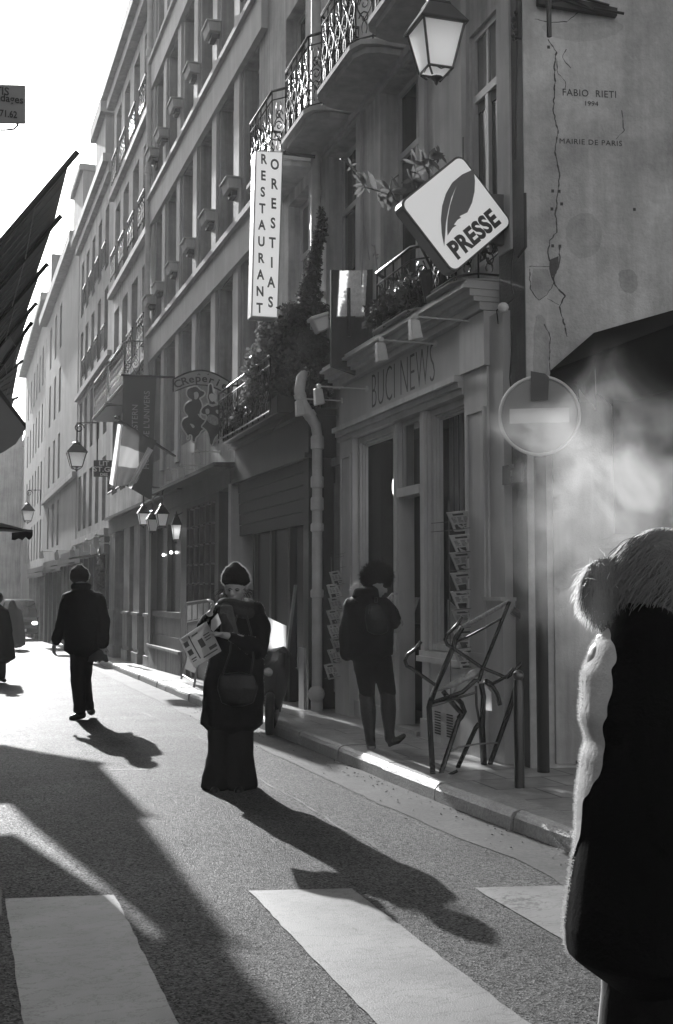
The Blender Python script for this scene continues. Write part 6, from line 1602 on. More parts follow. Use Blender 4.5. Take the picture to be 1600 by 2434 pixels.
M['trouser'] = mat('dark_trousers', .004, .85, .25, 8, .2, 80, spec=.12)
M['leather'] = mat('black_leather', .004, .3, .3, 10, .25, 50, spec=.3)
M['shinyleather'] = mat('polished_leather', .005, .22, .3, 10, .25, 50, spec=.8)
M['knit'] = mat('dark_knit', .008, .95, .3, 40, .8, 120, spec=.05)
M['scarf'] = mat('grey_scarf', .022, .9, .35, 10, .5, 60, spec=.2)
def fuzz(par, n, ln, g=.7, r=.0007, seed=1, back=.0, name='lint', cond=None):
    """short fibres standing off the cloth; they catch the low sun"""
    q = random.Random(seed); me = par.data; nv = len(me.vertices); o0 = ORG[par.name]; m = MB(); k = 0; tries = 0
    while k < n and tries < n * 12:
        tries += 1
        v = me.vertices[q.randrange(nv)]; d = v.normal.copy()
        if d.dot(AWAY) < back or (cond and not cond(v.co + o0, d)): continue
        p = v.co + o0; t = (d + Vector((q.gauss(0, .45), q.gauss(0, .45), q.gauss(0, .45)))).normalized() * ln * q.uniform(.4, 1.2)
        m.tube([p, p + t], [r, r * .4], 3, cap=False); k += 1
    return build(name, m, translucent('lint_fibre', g, .5), par)
def person(label, org, bodymb, voxel=.008, smooth=2):
    o = build('person', remesh(bodymb, voxel, smooth), M['skin'], None, org, smooth=True, label=label, category='person'); return o
def cloth(name, mb, m_, par, voxel=.014, smooth=3, fold=.006, seed=0, fine=0.0, label=None): return build(name, remesh(mb, voxel, smooth, fold, seed=seed, fine=fine), m_, par, smooth=True, label=label)
def hairs(mb, c, rad, n, ln, rr_, r=.0011, outward=1.0, grav=.5, dirb=Vector((0, 0, 0)), sub=4, cond=None, jit=.3):
    for _ in range(n):
        d = Vector((rr_.gauss(0, 1), rr_.gauss(0, 1), rr_.gauss(0, 1))).normalized()
        if cond and not cond(d): continue
        p = c + Vector((d.x * rad[0], d.y * rad[1], d.z * rad[2])); t = (d * outward + dirb + Vector((rr_.gauss(0, jit), rr_.gauss(0, jit), rr_.gauss(0, jit)))).normalized()
        pts = [p]; l_ = ln * rr_.uniform(.5, 1.3)
        for i in range(sub): t = (t + Vector((rr_.gauss(0, jit * .6), rr_.gauss(0, jit * .6), rr_.gauss(0, jit * .6) - grav * .25))).normalized(); pts.append(pts[-1] + t * l_ / sub)
        mb.tube(pts, [r] * len(pts[:-1]) + [r * .3], 3, cap=False)
rp = random.Random(17)

# ---- 1. woman in a knitted cap reading a paper in the middle of the road --------------------
g0 = atZ(544, 1873, 0); Dw = (g0 - EYEP).dot(_f); W = Fig(Dw)
b = MB()
head(b, W(560, 1394, 0), -AWAY * 1.0 - RIGHT * .25 - UPV * .22, r=.102, neck=W(562, 1440, .03))
etube(b, [(W(562, 1462, .03), .12, .06), (W(560, 1490, .02), .16, .10), (W(556, 1560, .02), .14, .10), (W(552, 1640, .02), .15, .1), (W(548, 1680, .02), .14, .09)])
for s in (-1, 1):
    cap(b, [W(548 + s * 22, 1670, 0), W(546 + s * 24, 1770, .0), W(545 + s * 24, 1862, .02)], [.075, .05, .035])
    cap(b, [W(545 + s * 24, 1866, .03), W(543 + s * 26, 1871, -.12)], [.035, .03])
hl1, hl2 = W(507, 1462, -.30), W(542, 1507, -.26)
cap(b, [W(522, 1445, .02), W(492, 1500, -.08), hl1], [.045, .038, .026]); cap(b, [W(606, 1450, .02), W(622, 1530, -.05), W(580, 1516, -.2), hl2], [.045, .038, .03, .026])
hand(b, hl1, Vector((-.1, -.1, .6)) + RIGHT * .35, -RIGHT, -1, curl=.75, L=.16); hand(b, hl2, -RIGHT * 1.0 + UPV * .16 - AWAY * .25, -AWAY * .3 - UPV, 1, curl=.28, L=.17)
pw = person('woman in a dark knitted cap and long coat reading a paper in the sunlit road', g0, b, .006)
b = MB()
etube(b, [(W(562, 1440, .03), .085, .075), (W(563, 1452, .03), .19, .105), (W(562, 1480, .02), .21, .125), (W(562, 1530, .02), .20, .13), (W(558, 1590, .02), .215, .14), (W(553, 1660, .02), .235, .155), (W(549, 1722, .02), .245, .165)])
cap(b, [W(525, 1452, .02), W(505, 1478, -.03), W(488, 1510, -.10)], [.075, .072, .066]); cap(b, [W(488, 1510, -.10), W(497, 1485, -.2), W(505, 1470, -.28)], [.068, .056, .046])
cap(b, [W(604, 1455, .02), W(622, 1500, .0), W(622, 1545, -.06)], [.08, .074, .066]); cap(b, [W(622, 1545, -.06), W(585, 1525, -.18), W(556, 1511, -.24)], [.068, .058, .048])
ct = cloth('coat', b, M['coat'], pw, .011, 2, .015, 3); fuzz(ct, 5000, .009, .6, .0006, 1)
b = MB()
for s in (-1, 1): etube(b, [(W(548 + s * 17, 1700, .02), .115, .11), (W(547 + s * 22, 1780, .01), .105, .12), (W(545 + s * 27, 1845, .0), .118, .145), (W(545 + s * 28, 1868, .0), .122, .155)], ax=RIGHT)
cloth('trousers', b, M['trouser'], pw, .010, 1, .014, 9)
for s in (-1, 1): b = MB(); cap(b, [W(545 + s * 26, 1868, -.08), W(543 + s * 29, 1873, -.19)], [.04, .032]); cloth('shoe', b, M['leather'], pw, .009, 1, 0)
b = MB(); up_ = (UPV + RIGHT * .0).normalized(); etube(b, [(W(561, 1386, .015), .108, .116), (W(561, 1380, .015), .113, .122), (W(560, 1365, .02), .105, .112), (W(559, 1350, .02), .076, .082), (W(559, 1343, .02), .04, .045)]); cloth('knitted_cap', b, M['knit'], pw, .008, 2, .003, 2, .002)
kc = [o for o in pw.children if o.name.startswith('knitted_cap')][0]; fuzz(kc, 3500, .012, .8, .0008, 2, -.25)
b = MB()
ringp = [W(562, 1439, .02) + RIGHT * (.105 * math.cos(t)) + AWAY * (.10 * math.sin(t)) + UPV * (.015 * math.sin(2 * t)) for t in [2 * PI * i / 16 for i in range(16)]]
b.tube(ringp, .045, 10, closed=True); ringp = [p + UPV * -.045 + (p - W(562, 1439, .02)) * .22 for p in ringp]; b.tube(ringp, .042, 10, closed=True)
cap(b, [W(540, 1446, -.1), W(540, 1462, -.15), W(549, 1500, -.17)], [.04, .048, .058]); 
cloth('scarf', b, M['scarf'], pw, .009, 2, .007, 5)
b = MB(); etube(b, [(W(543, 1440, -.17), .045, .016), (W(548, 1480, -.19), .06, .014), (W(551, 1505, -.2), .075, .012)]); cloth('scarf_end', b, mat('lit_scarf_wool', .08, .9, .35, 10, .5, 60, spec=.1), pw, .007, 1, .005, 6)
m = MB(); hairs(m, W(560, 1402, .03), (.1, .1, .05), 380, .09, rp, .0011, grav=1.2, cond=lambda d: d.z < .2 and abs(d.dot(RIGHT)) > .5); build('hair', m, M['leather'], pw)
for u_, o_ in ((550, -.105), (567, -.112)):
    m = MB(); m.sphere(W(u_, 1404, o_ + .012), .013, 10, (1.25, .7, .5)); build('eye', m, M['leather'], pw, smooth=True)
    m = MB(); m.tube([W(u_ - 5, 1401, o_ + .004), W(u_, 1399, o_), W(u_ + 5, 1401, o_ + .006)], .0035, 5); build('eyebrow', m, M['leather'], pw)
# bag on its long straps
bg_ = thing('handbag', 'slouchy dark leather handbag hanging on the front of the capped woman coat', 'handbag', W(565, 1680, -.2))
b = MB(); etube(b, [(W(568, 1600, -.19), .13, .035), (W(570, 1630, -.2), .15, .055), (W(570, 1665, -.2), .12, .05)]); cloth('bag_body', b, M['leather'], bg_, .01, 2, .008, 4)
m = MB(); m.tube([W(535, 1600, -.2), W(552, 1550, -.19), W(558, 1500, -.2), W(570, 1450, -.12)], .008, 6); m.tube([W(600, 1604, -.18), W(606, 1560, -.17), W(600, 1500, -.15), W(585, 1450, -.1)], .008, 6); build('strap', m, M['leather'], bg_, smooth=True)
# her paper
def wq(x, y): return (380 + x / 3.726, 1300 + y / 3.726)
NP = [W(*wq(238, 800), -.42), W(*wq(455, 650), -.32), W(*wq(580, 905), -.30), W(*wq(362, 1042), -.42)]
nn = 12; m = MB()
def npp(a, b_, d): return bil(NP, a, b_) + (-AWAY) * (.03 * math.sin(a * PI) + .02 * math.sin(b_ * 4 + a * 2) + d)
for d in (0, -.004):
    vs = [npp(i / nn, j / nn, d) for j in range(nn + 1) for i in range(nn + 1)]; m.add(vs, [(j * 13 + i, j * 13 + i + 1, (j + 1) * 13 + i + 1, (j + 1) * 13 + i) for j in range(nn) for i in range(nn)])
npo = build('open_newspaper', m, translucent('open_newsprint', .40, .4, .8, .2, 20), None, npp(.5, .5, 0), smooth=True, label='folded newspaper held open by the woman in the knitted cap', category='newspaper')
m = MB()
def pb(a0, a1, b0, b1):
    k_ = 4
    for i in range(k_):
        for j in range(k_): A0, A1, B0, B1 = a0 + (a1 - a0) * i / k_, a0 + (a1 - a0) * (i + 1) / k_, b0 + (b1 - b0) * j / k_, b0 + (b1 - b0) * (j + 1) / k_; m.quad(npp(A0, B0, .002), npp(A1, B0, .002), npp(A1, B1, .002), npp(A0, B1, .002))
for a in ((.06, .22, .18, .34), (.06, .22, .45, .62), (.30, .34, .08, .85), (.5, .66, .34, .6), (.42, .92, .86, .9), (.7, .95, .7, .8), (.4, .62, .12, .16), (.06, .24, .72, .76), (.06, .2, .8, .83), (.72, .92, .3, .33), (.72, .92, .38, .41), (.72, .9, .46, .49)): pb(*a)
build('print', m, ink, npo)
SH = [W(*wq(238, 800), -.425), W(*wq(462, 645), -.325), W(*wq(440, 690), -.36), W(*wq(262, 835), -.44)]
m = MB(); m.add(SH + [p + AWAY * .01 for p in SH], [(0, 1, 2, 3), (7, 6, 5, 4), (0, 4, 5, 1), (1, 5, 6, 2), (2, 6, 7, 3), (3, 7, 4, 0)]); build('turned_edge', m, paper[1], npo)
FP = [W(*wq(500, 640), -.36), W(*wq(552, 580), -.34), W(*wq(582, 665), -.33), W(*wq(515, 738), -.35), W(*wq(495, 715), -.36)]
m = MB(); m.add(FP + [p + AWAY * .006 for p in FP], [(0, 1, 2, 3, 4), (9, 8, 7, 6, 5)] + [(i, (i + 1) % 5, 5 + (i + 1) % 5, 5 + i) for i in range(5)]); build('loose_leaf', m, translucent('loose_newsprint', .5, .5), npo)

# ---- 2. man walking away --------------------------------------------------------------------
g0 = atZ(192, 1709, gz(14.2)); Dm_ = (g0 - EYEP).dot(_f); W = Fig(Dm_)
b = MB(); head(b, W(189, 1375, 0), AWAY - RIGHT * .35, r=.105, neck=W(193, 1405, 0))
etube(b, [(W(195, 1412, 0), .15, .08), (W(195, 1470, 0), .15, .1), (W(194, 1540, 0), .14, .1)])
cap(b, [W(185, 1540, .0), W(187, 1620, -.03), W(190, 1695, -.02)], [.075, .052, .04]); cap(b, [W(205, 1540, 0), W(200, 1620, .08), W(203, 1690, .2)], [.075, .052, .04])
for s, p in ((-1, [W(160, 1420, 0), W(146, 1480, .02), W(133, 1528, -.05)]), (1, [W(232, 1420, 0), W(246, 1480, .0), W(246, 1535, -.04)])): cap(b, p, [.045, .038, .026])
hand(b, W(133, 1530, -.05), Vector((0, 0, -1)) - RIGHT * .15, AWAY + RIGHT, -1, curl=.5, L=.17); hand(b, W(246, 1537, -.04), Vector((0, 0, -1)), AWAY, 1, curl=1.1, L=.17)
pm_ = person('man in a flat cap and padded dark coat walking away down the road', g0, b, .008)
b = MB()
etube(b, [(W(194, 1398, 0), .085, .09), (W(196, 1410, 0), .17, .11), (W(197, 1422, 0), .225, .135), (W(197, 1470, 0), .225, .15), (W(195, 1520, 0), .215, .16), (W(194, 1546, 0), .215, .165)])
cap(b, [W(163, 1424, 0), W(150, 1478, .02)], [.088, .078]); cap(b, [W(150, 1478, .02), W(136, 1522, -.04)], [.078, .06]); cap(b, [W(231, 1424, 0), W(245, 1478, 0)], [.088, .08]); cap(b, [W(245, 1478, 0), W(247, 1530, -.04)], [.08, .064])
ct = cloth('padded_coat', b, M['jacket'], pm_, .011, 2, .014, 11); fuzz(ct, 2500, .009, .6, .0007, 3)
b = MB(); etube(b, [(W(187, 1530, 0), .115, .11), (W(187, 1610, -.03), .085, .085), (W(190, 1690, -.02), .07, .08)]); etube(b, [(W(203, 1530, 0), .115, .11), (W(197, 1610, .08), .08, .085), (W(202, 1686, .2), .068, .08)]); cloth('trousers', b, M['trouser'], pm_, .01, 1, .014, 12)
for p in ([W(196, 1699, .0), W(182, 1703, -.02), W(174, 1706, -.06)], [W(207, 1694, .22), W(206, 1698, .3)]): b = MB(); cap(b, p, [.05, .045, .04][:len(p)]); cloth('shoe', b, M['leather'], pm_, .01, 1, 0)
b = MB(); etube(b, [(W(189, 1378, .0), .112, .118), (W(190, 1366, .0), .118, .122), (W(189, 1354, .0), .1, .1), (W(189, 1349, 0), .06, .06)]); cap(b, [W(180, 1372, .12), W(172, 1374, .17)], [.03, .02]); ct = cloth('flat_cap', b, M['scarf'], pm_, .01, 2, .002, 1); fuzz(ct, 1500, .012, .8, .0009, 4, -.2)
b = MB(); rg = [W(193, 1394, 0) + RIGHT * (.085 * math.cos(t)) + AWAY * (.085 * math.sin(t)) for t in [2 * PI * i / 14 for i in range(14)]]; b.tube(rg, .042, 8, closed=True); cloth('scarf', b, M['knit'], pm_, .01, 1, .005, 3)
cb = build('carrier_bag', (lambda q: (etube(q, [(W(240, 1546, -.05), .03, .02), (W(232, 1558, -.02), .12, .05), (W(230, 1575, 0), .14, .07), (W(235, 1570, 0), .12, .06)]), remesh(q, .01, 1, .012, seed=3))[1])(MB()), translucent('grey_plastic', .1, .5), None, W(235, 1575, 0), smooth=True, label='crumpled grey carrier bag swinging from the walking man in the flat cap', category='bag')

# ---- 3. woman reading outside the shop --------------------------------------------------------
g0 = atZ(886, 1783, KH); Ds_ = (g0 - EYEP).dot(_f); W = Fig(Ds_)
b = MB(); head(b, W(898, 1385, .02), AWAY * .5 + RIGHT * .9 - UPV * .45, r=.1, neck=W(878, 1425, 0))
etube(b, [(W(876, 1432, 0), .13, .08), (W(878, 1500, 0), .15, .1), (W(880, 1560, 0), .14, .11)])
LL = [W(866, 1565, .02), W(872, 1655, .0), W(881, 1765, .0)]; RL = [W(905, 1560, .0), W(922, 1650, .02), W(927, 1758, .04)]
cap(b, LL, [.078, .05, .034]); cap(b, RL, [.078, .05, .034]); cap(b, [W(882, 1775, 0), W(886, 1778, .1)], [.034, .03]); cap(b, [W(930, 1764, .04), W(955, 1758, .1)], [.034, .028])
h1 = W(930, 1462, .02)
cap(b, [W(912, 1435, 0), W(938, 1480, -.02), W(925, 1440, .12)], [.045, .036, .026]); cap(b, [W(835, 1440, 0), W(822, 1520, .02), W(850, 1500, .2)], [.045, .038, .026])
hand(b, W(940, 1468, -.02), Vector((0, 0, -1)) + RIGHT * .1, AWAY, 1, curl=.5, L=.16); hand(b, W(925, 1440, .12), UPV + RIGHT * .2, RIGHT, -1, curl=.6, L=.16)
ps = person('woman with bushy dark hair and tall boots reading beside the press shop door', g0, b, .007)
b = MB()
etube(b, [(W(868, 1415, .0), .10, .10), (W(872, 1432, 0), .19, .13), (W(875, 1470, 0), .218, .15), (W(877, 1520, 0), .215, .155), (W(875, 1556, 0), .22, .16)])
cap(b, [W(838, 1440, 0), W(826, 1500, .02), W(826, 1555, .04)], [.08, .07, .062]); cap(b, [W(908, 1440, 0), W(932, 1475, -.02)], [.08, .072]); cap(b, [W(932, 1475, -.02), W(936, 1470, .06), W(928, 1448, .1)], [.07, .06, .05]); cap(b, [W(880, 1440, -.1), W(860, 1425, -.12), W(880, 1412, -.08)], [.06, .065, .06])
ct = cloth('jacket', b, M['jacket'], ps, .010, 2, .014, 21); fuzz(ct, 2500, .008, .6, .0007, 5)
b = MB(); etube(b, [(W(876, 1395, -.04), .05, .05), (W(870, 1400, -.06), .10, .09), (W(868, 1418, -.06), .12, .10), (W(872, 1428, -.04), .09, .08)]); cloth('hood', b, M['jacket'], ps, .011, 2, .006, 6)
m = MB(); 
for k in range(700):
    t = rp.uniform(-2.6, .9); c_ = W(868, 1404, -.05) + RIGHT * (-.11 * math.cos(t)) + UPV * (.075 * math.sin(t) + .01) + AWAY * rp.uniform(-.03, .05); d = Vector((rp.gauss(0, 1), rp.gauss(0, 1), rp.gauss(0, 1))).normalized() * .035; m.tube([c_, c_ + d], [.0012, .0004], 3, cap=False)
build('fur_trim', m, translucent('pale_fur', .6, .5), ps)
b = MB(); etube(b, [(LL[0], .10, .10), (LL[1], .068, .07)]); etube(b, [(RL[0], .10, .10), (RL[1], .068, .07)]); cap(b, [W(868, 1560, 0), W(904, 1556, 0)], [.1, .1]); ct = cloth('trousers', b, M['trouser'], ps, .009, 1, .008, 5); fuzz(ct, 900, .007, .8, .0008, 12)
for q, ft in ((LL, [W(882, 1774, .02), W(886, 1778, .12)]), (RL, [W(930, 1764, .03), W(946, 1762, .07), W(962, 1752, .1)])):
    b = MB(); k_ = q[1]; an = q[2]; etube(b, [(k_ + UPV * .02, .07, .072), (k_.lerp(an, .35), .068, .07), (k_.lerp(an, .8), .046, .048), (an, .044, .046)]); cap(b, [an] + ft, [.045, .042, .034, .02][:len(ft) + 1]); cap(b, [an - UPV * .02, an - UPV * .055], [.025, .018]); bt_ = cloth('boot', b, M['shinyleather'], ps, .009, 1, .004, 8)
b = MB(); b.sphere(W(897, 1368, .02), .110, 14, (1.05, 1.0, .84)); b.sphere(W(880, 1375, 0), .085, 12); b.sphere(W(911, 1375, .02), .082, 12); hr = cloth('hair', b, M['knit'], ps, .012, 1, .012, 8, .006)
m = MB(); hairs(m, W(896, 1368, .02), (.12, .11, .095), 2600, .045, rp, .0013, outward=.6, grav=.5, sub=5, cond=lambda d: d.z > -.5); build('curl', m, M['knit'], hr)
m = MB(); P_ = [W(912, 1432, .16), W(935, 1408, .2), W(936, 1420, .22), W(922, 1440, .18)]; m.add(P_ + [p + AWAY * .006 for p in P_], [(0, 1, 2, 3), (7, 6, 5, 4), (0, 4, 5, 1), (1, 5, 6, 2), (2, 6, 7, 3), (3, 7, 4, 0)])
build('magazine', m, M['white'], None, P_[0], label='bright paper held up by the bushy haired woman beside the door', category='magazine')
rb = thing('shoulder_bag', 'small black buckled bag slung on the back of the bushy haired woman', 'bag', W(890, 1470, -.17))
b = MB(); etube(b, [(W(888, 1440, -.17), .07, .035), (W(892, 1470, -.18), .10, .055), (W(896, 1500, -.17), .09, .05)]); cloth('bag_body', b, M['leather'], rb, .01, 1, .006, 2)
m = MB()
for u, v in ((892, 1425), (879, 1445), (877, 1452)): m.tube([W(u - 3, v - 5, -.225), W(u + 3, v - 5, -.225), W(u + 3, v + 6, -.235), W(u - 3, v + 6, -.235)], .004, 5, closed=True)
build('buckle', m, M['ironbright'], rb)

# ---- 4. person with gathered hair striding past, close by --------------------------------------
W = Fig(3.2)
b = MB(); head(b, W(1590, 1372, .03), RIGHT * .9 + AWAY * .45 - UPV * .05, r=.108, neck=W(1560, 1490, .03))
etube(b, [(W(1560, 1510, .02), .16, .10), (W(1545, 1700, .02), .16, .12), (W(1540, 1900, 0), .16, .12), (W(1540, 2100, 0), .16, .12)])
LA = [W(1500, 2050, 0), W(1490, 2380, .05), W(1450, 2780, .12)]; RA = [W(1590, 2050, .0), W(1570, 2400, -.03), W(1555, 2800, -.1)]
cap(b, LA, [.085, .06, .042]); cap(b, RA, [.085, .06, .042]); 
for q in (LA, RA): z_ = q[2].copy(); z_.z = .05; cap(b, [z_, z_ + RIGHT * .14 + AWAY * .06], [.04, .032]); cap(b, [q[2], z_], [.042, .04])
cap(b, [W(1440, 1560, 0), W(1430, 1800, -.02), W(1480, 1990, -.1)], [.052, .042, .028]); cap(b, [W(1680, 1560, 0), W(1700, 1800, 0), W(1680, 2000, -.1)], [.052, .042, .028])
hand(b, W(1480, 2000, -.1), -UPV + RIGHT * .3, AWAY, -1, curl=.5); hand(b, W(1680, 2010, -.1), -UPV, AWAY, 1, curl=.5)
gp_ = W(1540, 1500, 0); pf_ = person('close passer by in a long pale rimmed coat with hair gathered in a bun', (gp_.x, gp_.y, 0), b, .008)
def crow(v, ul, ur, dep=.17, o=0.0): c = (ul + ur) / 2; return (W(c, v, o), (ur - ul) / 2 * W.k, dep)
b = MB(); etube(b, [crow(1462, 1470, 1600, .10), crow(1490, 1448, 1640, .13), crow(1530, 1418, 1680, .16), crow(1600, 1390, 1706, .18), crow(1700, 1382, 1716, .19), crow(1760, 1398, 1716, .18), crow(1800, 1386, 1722, .19), crow(1900, 1376, 1730, .2), crow(2000, 1372, 1738, .2), crow(2100, 1360, 1744, .21), crow(2200, 1345, 1750, .22), crow(2262, 1352, 1752, .22)], n=32)
cap(b, [W(1520, 1540, -.08), W(1515, 1760, -.12), W(1545, 1960, -.16)], [.09, .075, .06])
b2 = remesh(b, .009, 5, .006, fscale=(4, 4, 2.4), seed=31)
M['nearcoat'] = mat('thick_cloth_coat', .002, .9, .2, 9, .2, 90, spec=.05)
build('long_coat', b2, M['nearcoat'], pf_, smooth=True)
nc_ = [o for o in pf_.children if o.name.startswith('long_coat')][0]
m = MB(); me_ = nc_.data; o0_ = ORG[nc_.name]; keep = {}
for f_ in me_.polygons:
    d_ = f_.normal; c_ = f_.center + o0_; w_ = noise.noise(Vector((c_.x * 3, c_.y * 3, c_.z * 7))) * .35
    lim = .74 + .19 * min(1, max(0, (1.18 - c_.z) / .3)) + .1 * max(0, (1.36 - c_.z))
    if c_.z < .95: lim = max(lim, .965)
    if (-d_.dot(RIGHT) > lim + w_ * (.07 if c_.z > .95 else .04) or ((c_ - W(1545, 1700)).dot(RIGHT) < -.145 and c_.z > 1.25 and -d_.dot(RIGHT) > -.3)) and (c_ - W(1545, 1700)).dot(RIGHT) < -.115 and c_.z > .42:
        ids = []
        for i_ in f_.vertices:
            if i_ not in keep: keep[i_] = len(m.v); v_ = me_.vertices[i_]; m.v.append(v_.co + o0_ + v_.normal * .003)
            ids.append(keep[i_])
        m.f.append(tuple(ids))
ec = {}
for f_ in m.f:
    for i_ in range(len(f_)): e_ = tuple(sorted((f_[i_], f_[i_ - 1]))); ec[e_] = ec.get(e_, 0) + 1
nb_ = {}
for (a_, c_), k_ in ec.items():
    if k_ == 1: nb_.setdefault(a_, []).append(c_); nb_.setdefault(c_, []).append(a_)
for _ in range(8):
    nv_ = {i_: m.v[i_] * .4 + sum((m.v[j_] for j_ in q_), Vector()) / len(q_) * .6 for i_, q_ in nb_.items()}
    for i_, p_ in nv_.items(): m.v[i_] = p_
build('back_panel', m, mat('worn_pale_hide', .42, .9, .2, 6, .2, 60), pf_, smooth=True, label='pale worn back panel of the long coat')  # sunlit rim of the dark coat, painted as a pale layer
fuzz(nc_, 9000, .011, .8, .0006, 7, -.05, 'fleece_pile', lambda p, d: d.dot(RIGHT) < -.5 and p.z > .5)
b = MB(); cap(b, [W(1450, 1440, .05), W(1458, 1460, .03), W(1466, 1482, .0)], [.012, .014, .011]); cap(b, [W(1450, 1440, .06), W(1500, 1446, .12), W(1560, 1450, .13)], [.012, .03, .03]); cloth('collar', b, mat('pale_collar', .3, .9, .2, 20, .5, 90), pf_, .006, 1, .003, 4)
b = MB(); etube(b, [(W(1520, 1435, .03), .075, .07), (W(1535, 1470, .03), .10, .09), (W(1545, 1500, .03), .13, .11)]); cloth('scarf', b, M['knit'], pf_, .01, 1, .006, 4)
b = MB()
etube(b, [(W(1530, 2230, .0), .10, .12), (W(1524, 2330, .03), .085, .12), (W(1512, 2434, .05), .08, .11), (W(1470, 2780, .1), .075, .10)]); etube(b, [(W(1590, 2230, 0), .12, .12), (W(1580, 2434, -.03), .1, .11), (W(1560, 2780, -.1), .08, .1)]); cloth('trousers', b, M['trouser'], pf_, .014, 2, .012, 14)
for q in (LA, RA): z_ = q[2].copy(); z_.z = .045; b = MB(); cap(b, [z_, z_ + RIGHT * .17 + AWAY * .07], [.055, .045]); cap(b, [z_ + UPV * .1, z_], [.05, .055]); cloth('shoe', b, M['leather'], pf_, .01, 1, 0)
b = MB(); b.sphere(W(1590, 1362, .05), .122, 16, (1.05, 1, 1.0)); b.sphere(W(1530, 1395, .05), .10, 14); b.sphere(W(1490, 1400, .04), .07, 12); b.sphere(W(1452, 1392, .04), .062, 14, (1, 1, 1.25)); b.sphere(W(1443, 1420, .04), .04, 12)
hm_ = mat('fair_hair', .10, .5, .3, 30, .6, 80); hr = cloth('hair', b, hm_, pf_, .009, 1, .008, 4, .004)
hf = translucent('hair_strand', .95, .7, .35)  # very bright strands for the sun side, light put into their colour
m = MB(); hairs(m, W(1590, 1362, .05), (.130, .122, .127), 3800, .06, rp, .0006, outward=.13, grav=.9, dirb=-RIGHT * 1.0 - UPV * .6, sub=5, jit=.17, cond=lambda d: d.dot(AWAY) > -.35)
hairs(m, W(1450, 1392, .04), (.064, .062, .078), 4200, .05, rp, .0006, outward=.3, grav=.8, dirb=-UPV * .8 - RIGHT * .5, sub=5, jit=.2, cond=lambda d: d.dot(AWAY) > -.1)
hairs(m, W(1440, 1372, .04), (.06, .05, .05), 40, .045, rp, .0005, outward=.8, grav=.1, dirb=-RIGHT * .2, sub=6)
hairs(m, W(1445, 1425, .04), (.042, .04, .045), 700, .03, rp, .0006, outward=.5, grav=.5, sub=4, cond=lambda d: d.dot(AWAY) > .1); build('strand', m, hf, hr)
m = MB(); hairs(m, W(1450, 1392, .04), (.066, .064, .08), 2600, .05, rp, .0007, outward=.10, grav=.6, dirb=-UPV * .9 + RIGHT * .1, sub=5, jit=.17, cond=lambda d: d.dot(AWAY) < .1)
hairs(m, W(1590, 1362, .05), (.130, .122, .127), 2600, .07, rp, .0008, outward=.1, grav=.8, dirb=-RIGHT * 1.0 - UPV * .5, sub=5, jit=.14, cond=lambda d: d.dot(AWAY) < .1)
build('strand', m, mat('dull_hair', .11, .45), hr)  # darker strands on the near side, shade put into their colour

# ---- 5, 6. people further off on the left ------------------------------------------------------
g0 = atZ(-2, 1617, gz(20.5)); D5 = (g0 - EYEP).dot(_f); W = Fig(D5)
b = MB(); head(b, W(-8, 1425, 0), RIGHT * .6 + AWAY, r=.1, neck=W(-8, 1440, 0)); etube(b, [(W(-8, 1446, 0), .14, .08), (W(-5, 1500, 0), .15, .1), (W(-5, 1550, 0), .14, .1)])
for u in (-12, 6): cap(b, [W(u, 1545, 0), W(u, 1610, (.1 if u < 0 else -.05))], [.07, .045]); cap(b, [W(u, 1612, -.05), W(u + 8, 1616, -.05)], [.04, .035])
cap(b, [W(10, 1455, 0), W(22, 1500, 0), W(20, 1530, -.1)], [.045, .038, .026]); hand(b, W(20, 1532, -.1), -UPV, -RIGHT, 1, curl=.6, L=.16)
p5 = person('dark coated walker cut off by the left edge of the road', g0, b, .01)
b = MB(); etube(b, [(W(-8, 1438, 0), .08, .08), (W(-6, 1450, 0), .2, .12), (W(0, 1490, 0), .21, .15), (W(2, 1530, 0), .24, .18), (W(2, 1564, 0), .27, .2)]); cap(b, [W(12, 1458, 0), W(22, 1500, 0), W(22, 1526, -.08)], [.08, .07, .055]); cloth('long_coat', b, M['coat'], p5, .018, 2, .008, 3)
b = MB(); b.sphere(W(-7, 1421, 0), .115, 12); b.sphere(W(-8, 1428, -.04), .09, 10); cloth('hair', b, M['leather'], p5, .014, 1, .006, 2)
b = MB()
for u in (-12, 5): etube(b, [(W(u, 1555, 0), .09, .09), (W(u, 1612, (.08 if u < 0 else -.04)), .07, .08)])
cloth('trousers', b, M['trouser'], p5, .016, 1, .006, 1)
for u in (-12, 5): b = MB(); cap(b, [W(u, 1614, -.04), W(u + 9, 1617, -.08)], [.045, .038]); cloth('shoe', b, M['leather'], p5, .014, 1, 0)
Y6 = 42.0; g0 = atZ(34, 1543, gz(Y6)); D6 = (g0 - EYEP).dot(_f); W = Fig(D6)
b = MB(); head(b, W(30, 1436, 0), AWAY, r=.11, neck=W(31, 1444, 0)); etube(b, [(W(32, 1446, 0), .14, .1), (W(34, 1490, 0), .15, .1), (W(35, 1510, 0), .14, .1)])
for u in (30, 40): cap(b, [W(u, 1505, 0), W(u, 1538, 0)], [.07, .045])
p6 = person('faint hooded figure in a long coat in the haze beside the car', g0, b, .014)
b = MB(); etube(b, [(W(30, 1429, 0), .08, .1), (W(30, 1436, 0), .13, .14), (W(31, 1444, 0), .15, .15), (W(32, 1450, 0), .28, .17), (W(34, 1480, 0), .34, .2), (W(36, 1515, 0), .36, .22), (W(36, 1532, 0), .36, .22)]); cloth('hooded_coat', b, M['jacket'], p6, .025, 2, .01, 2)

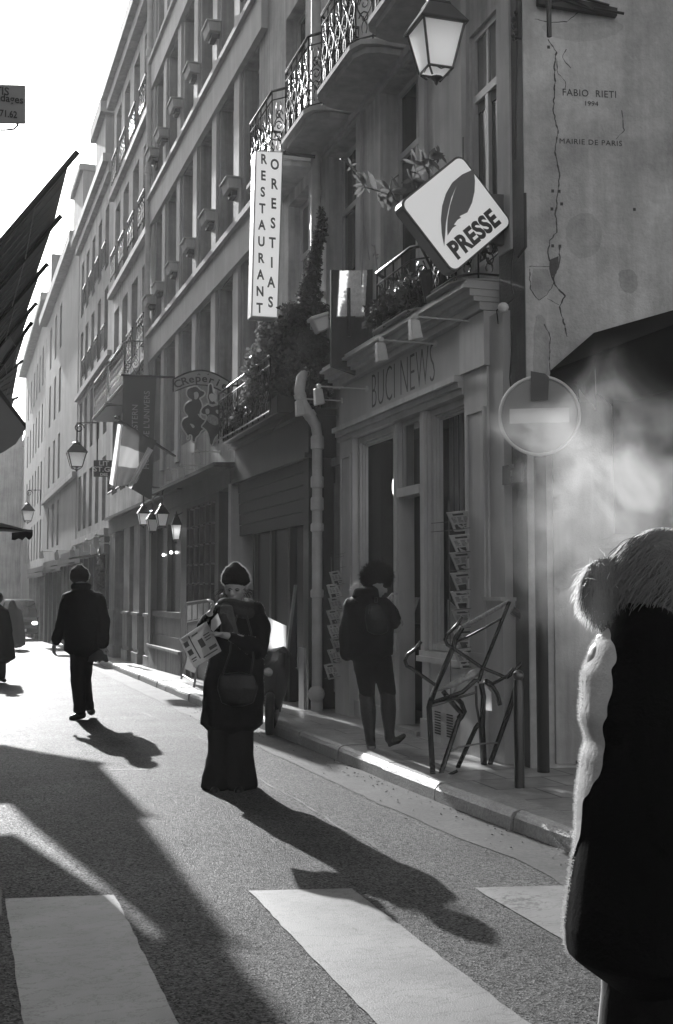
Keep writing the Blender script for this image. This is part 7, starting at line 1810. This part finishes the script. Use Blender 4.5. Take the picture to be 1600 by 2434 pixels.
# ================================================================== smoke drifting from the right
sm = MB(); lo, hi = (1.2, 2.7, .75), (4.1, 7.6, 3.35)
sm.box(0, 1, 0, 1, 0, 1, T=lambda a, b_, c: Vector((lo[0] + (hi[0] - lo[0]) * a, lo[1] + (hi[1] - lo[1]) * b_, lo[2] + (hi[2] - lo[2]) * c)))
smm = bpy.data.materials.new('drifting_smoke'); smm.use_nodes = True; t_ = smm.node_tree; t_.nodes.clear(); N = t_.nodes.new; L = t_.links.new
tc_ = N('ShaderNodeTexCoord'); ge = N('ShaderNodeNewGeometry')
def blob_node(c, r, w):
    """soft ellipsoid falloff around a world point"""
    s_ = N('ShaderNodeVectorMath'); s_.operation = 'SUBTRACT'; s_.inputs[1].default_value = c; L(wpos, s_.inputs[0])
    d_ = N('ShaderNodeVectorMath'); d_.operation = 'DIVIDE'; d_.inputs[1].default_value = r; L(s_.outputs[0], d_.inputs[0])
    l_ = N('ShaderNodeVectorMath'); l_.operation = 'LENGTH'; L(d_.outputs[0], l_.inputs[0])
    m_ = N('ShaderNodeMapRange'); m_.interpolation_type = 'SMOOTHSTEP'; m_.inputs['From Min'].default_value = .1; m_.inputs['From Max'].default_value = 1.0; m_.inputs['To Min'].default_value = w; m_.inputs['To Max'].default_value = 0; L(l_.outputs['Value'], m_.inputs['Value'])
    return m_.outputs[0]
nz_ = N('ShaderNodeTexNoise'); nz_.inputs['Scale'].default_value = 1.1; nz_.inputs['Detail'].default_value = 2; L(ge.outputs['Position'], nz_.inputs['Vector'])
dsp = N('ShaderNodeVectorMath'); dsp.operation = 'MULTIPLY_ADD'; L(nz_.outputs['Color'], dsp.inputs[0]); dsp.inputs[1].default_value = (.9, .9, .9); L(ge.outputs['Position'], dsp.inputs[2])
off = N('ShaderNodeVectorMath'); off.operation = 'SUBTRACT'; off.inputs[1].default_value = (.45, .45, .45); L(dsp.outputs[0], off.inputs[0]); wpos = off.outputs[0]
Sm = []
for u, v, D, r, w in ((1570, 1200, 4.6, (.6, .6, .3), .75), (1490, 1150, 5.2, (.55, .6, .28), .8), (1410, 1060, 6.0, (.5, .6, .24), .7), (1330, 1000, 6.8, (.42, .6, .16), .4), (1480, 1300, 4.2, (.5, .5, .3), .35), (1430, 1200, 5.2, (.6, .6, .3), .4), (1520, 1010, 5.4, (.5, .5, .22), .35), (1360, 1250, 6.0, (.5, .5, .4), .25), (1560, 1480, 2.95, (.22, .2, .16), 1.5), (1600, 1320, 2.95, (.25, .2, .2), 1.3), (1400, 1380, 5.5, (.5, .6, .4), .35), (1480, 1640, 2.9, (.14, .14, .12), .8), (1590, 1110, 5.0, (.4, .6, .16), .4)):
    p = atD(u, v, D); Sm.append(blob_node(tuple(p), r, w))
acc = Sm[0]
for o_ in Sm[1:]: ad = N('ShaderNodeMath'); ad.operation = 'ADD'; L(acc, ad.inputs[0]); L(o_, ad.inputs[1]); acc = ad.outputs[0]
n2 = N('ShaderNodeTexNoise'); n2.inputs['Scale'].default_value = 3.6; n2.inputs['Detail'].default_value = 5; n2.inputs['Distortion'].default_value = 1.2; L(wpos, n2.inputs['Vector'])
mr_ = N('ShaderNodeMapRange'); mr_.inputs['From Min'].default_value = .45; mr_.inputs['From Max'].default_value = .62; mr_.inputs['To Min'].default_value = 0.02; mr_.inputs['To Max'].default_value = 2.0; L(n2.outputs[0], mr_.inputs['Value'])
mu = N('ShaderNodeMath'); mu.operation = 'MULTIPLY'; L(acc, mu.inputs[0]); L(mr_.outputs[0], mu.inputs[1])
m3 = N('ShaderNodeMath'); m3.operation = 'MULTIPLY'; m3.inputs[1].default_value = .8; L(mu.outputs[0], m3.inputs[0])
pv_ = N('ShaderNodeVolumePrincipled'); pv_.inputs['Color'].default_value = (.95, .95, .95, 1); pv_.inputs['Anisotropy'].default_value = .3; L(m3.outputs[0], pv_.inputs['Density'])
ou = N('ShaderNodeOutputMaterial'); L(pv_.outputs[0], ou.inputs['Volume'])
build('smoke', sm, smm, None, label='pale breath of smoke drifting past the close passer by and the road sign', category='smoke', kind='stuff')
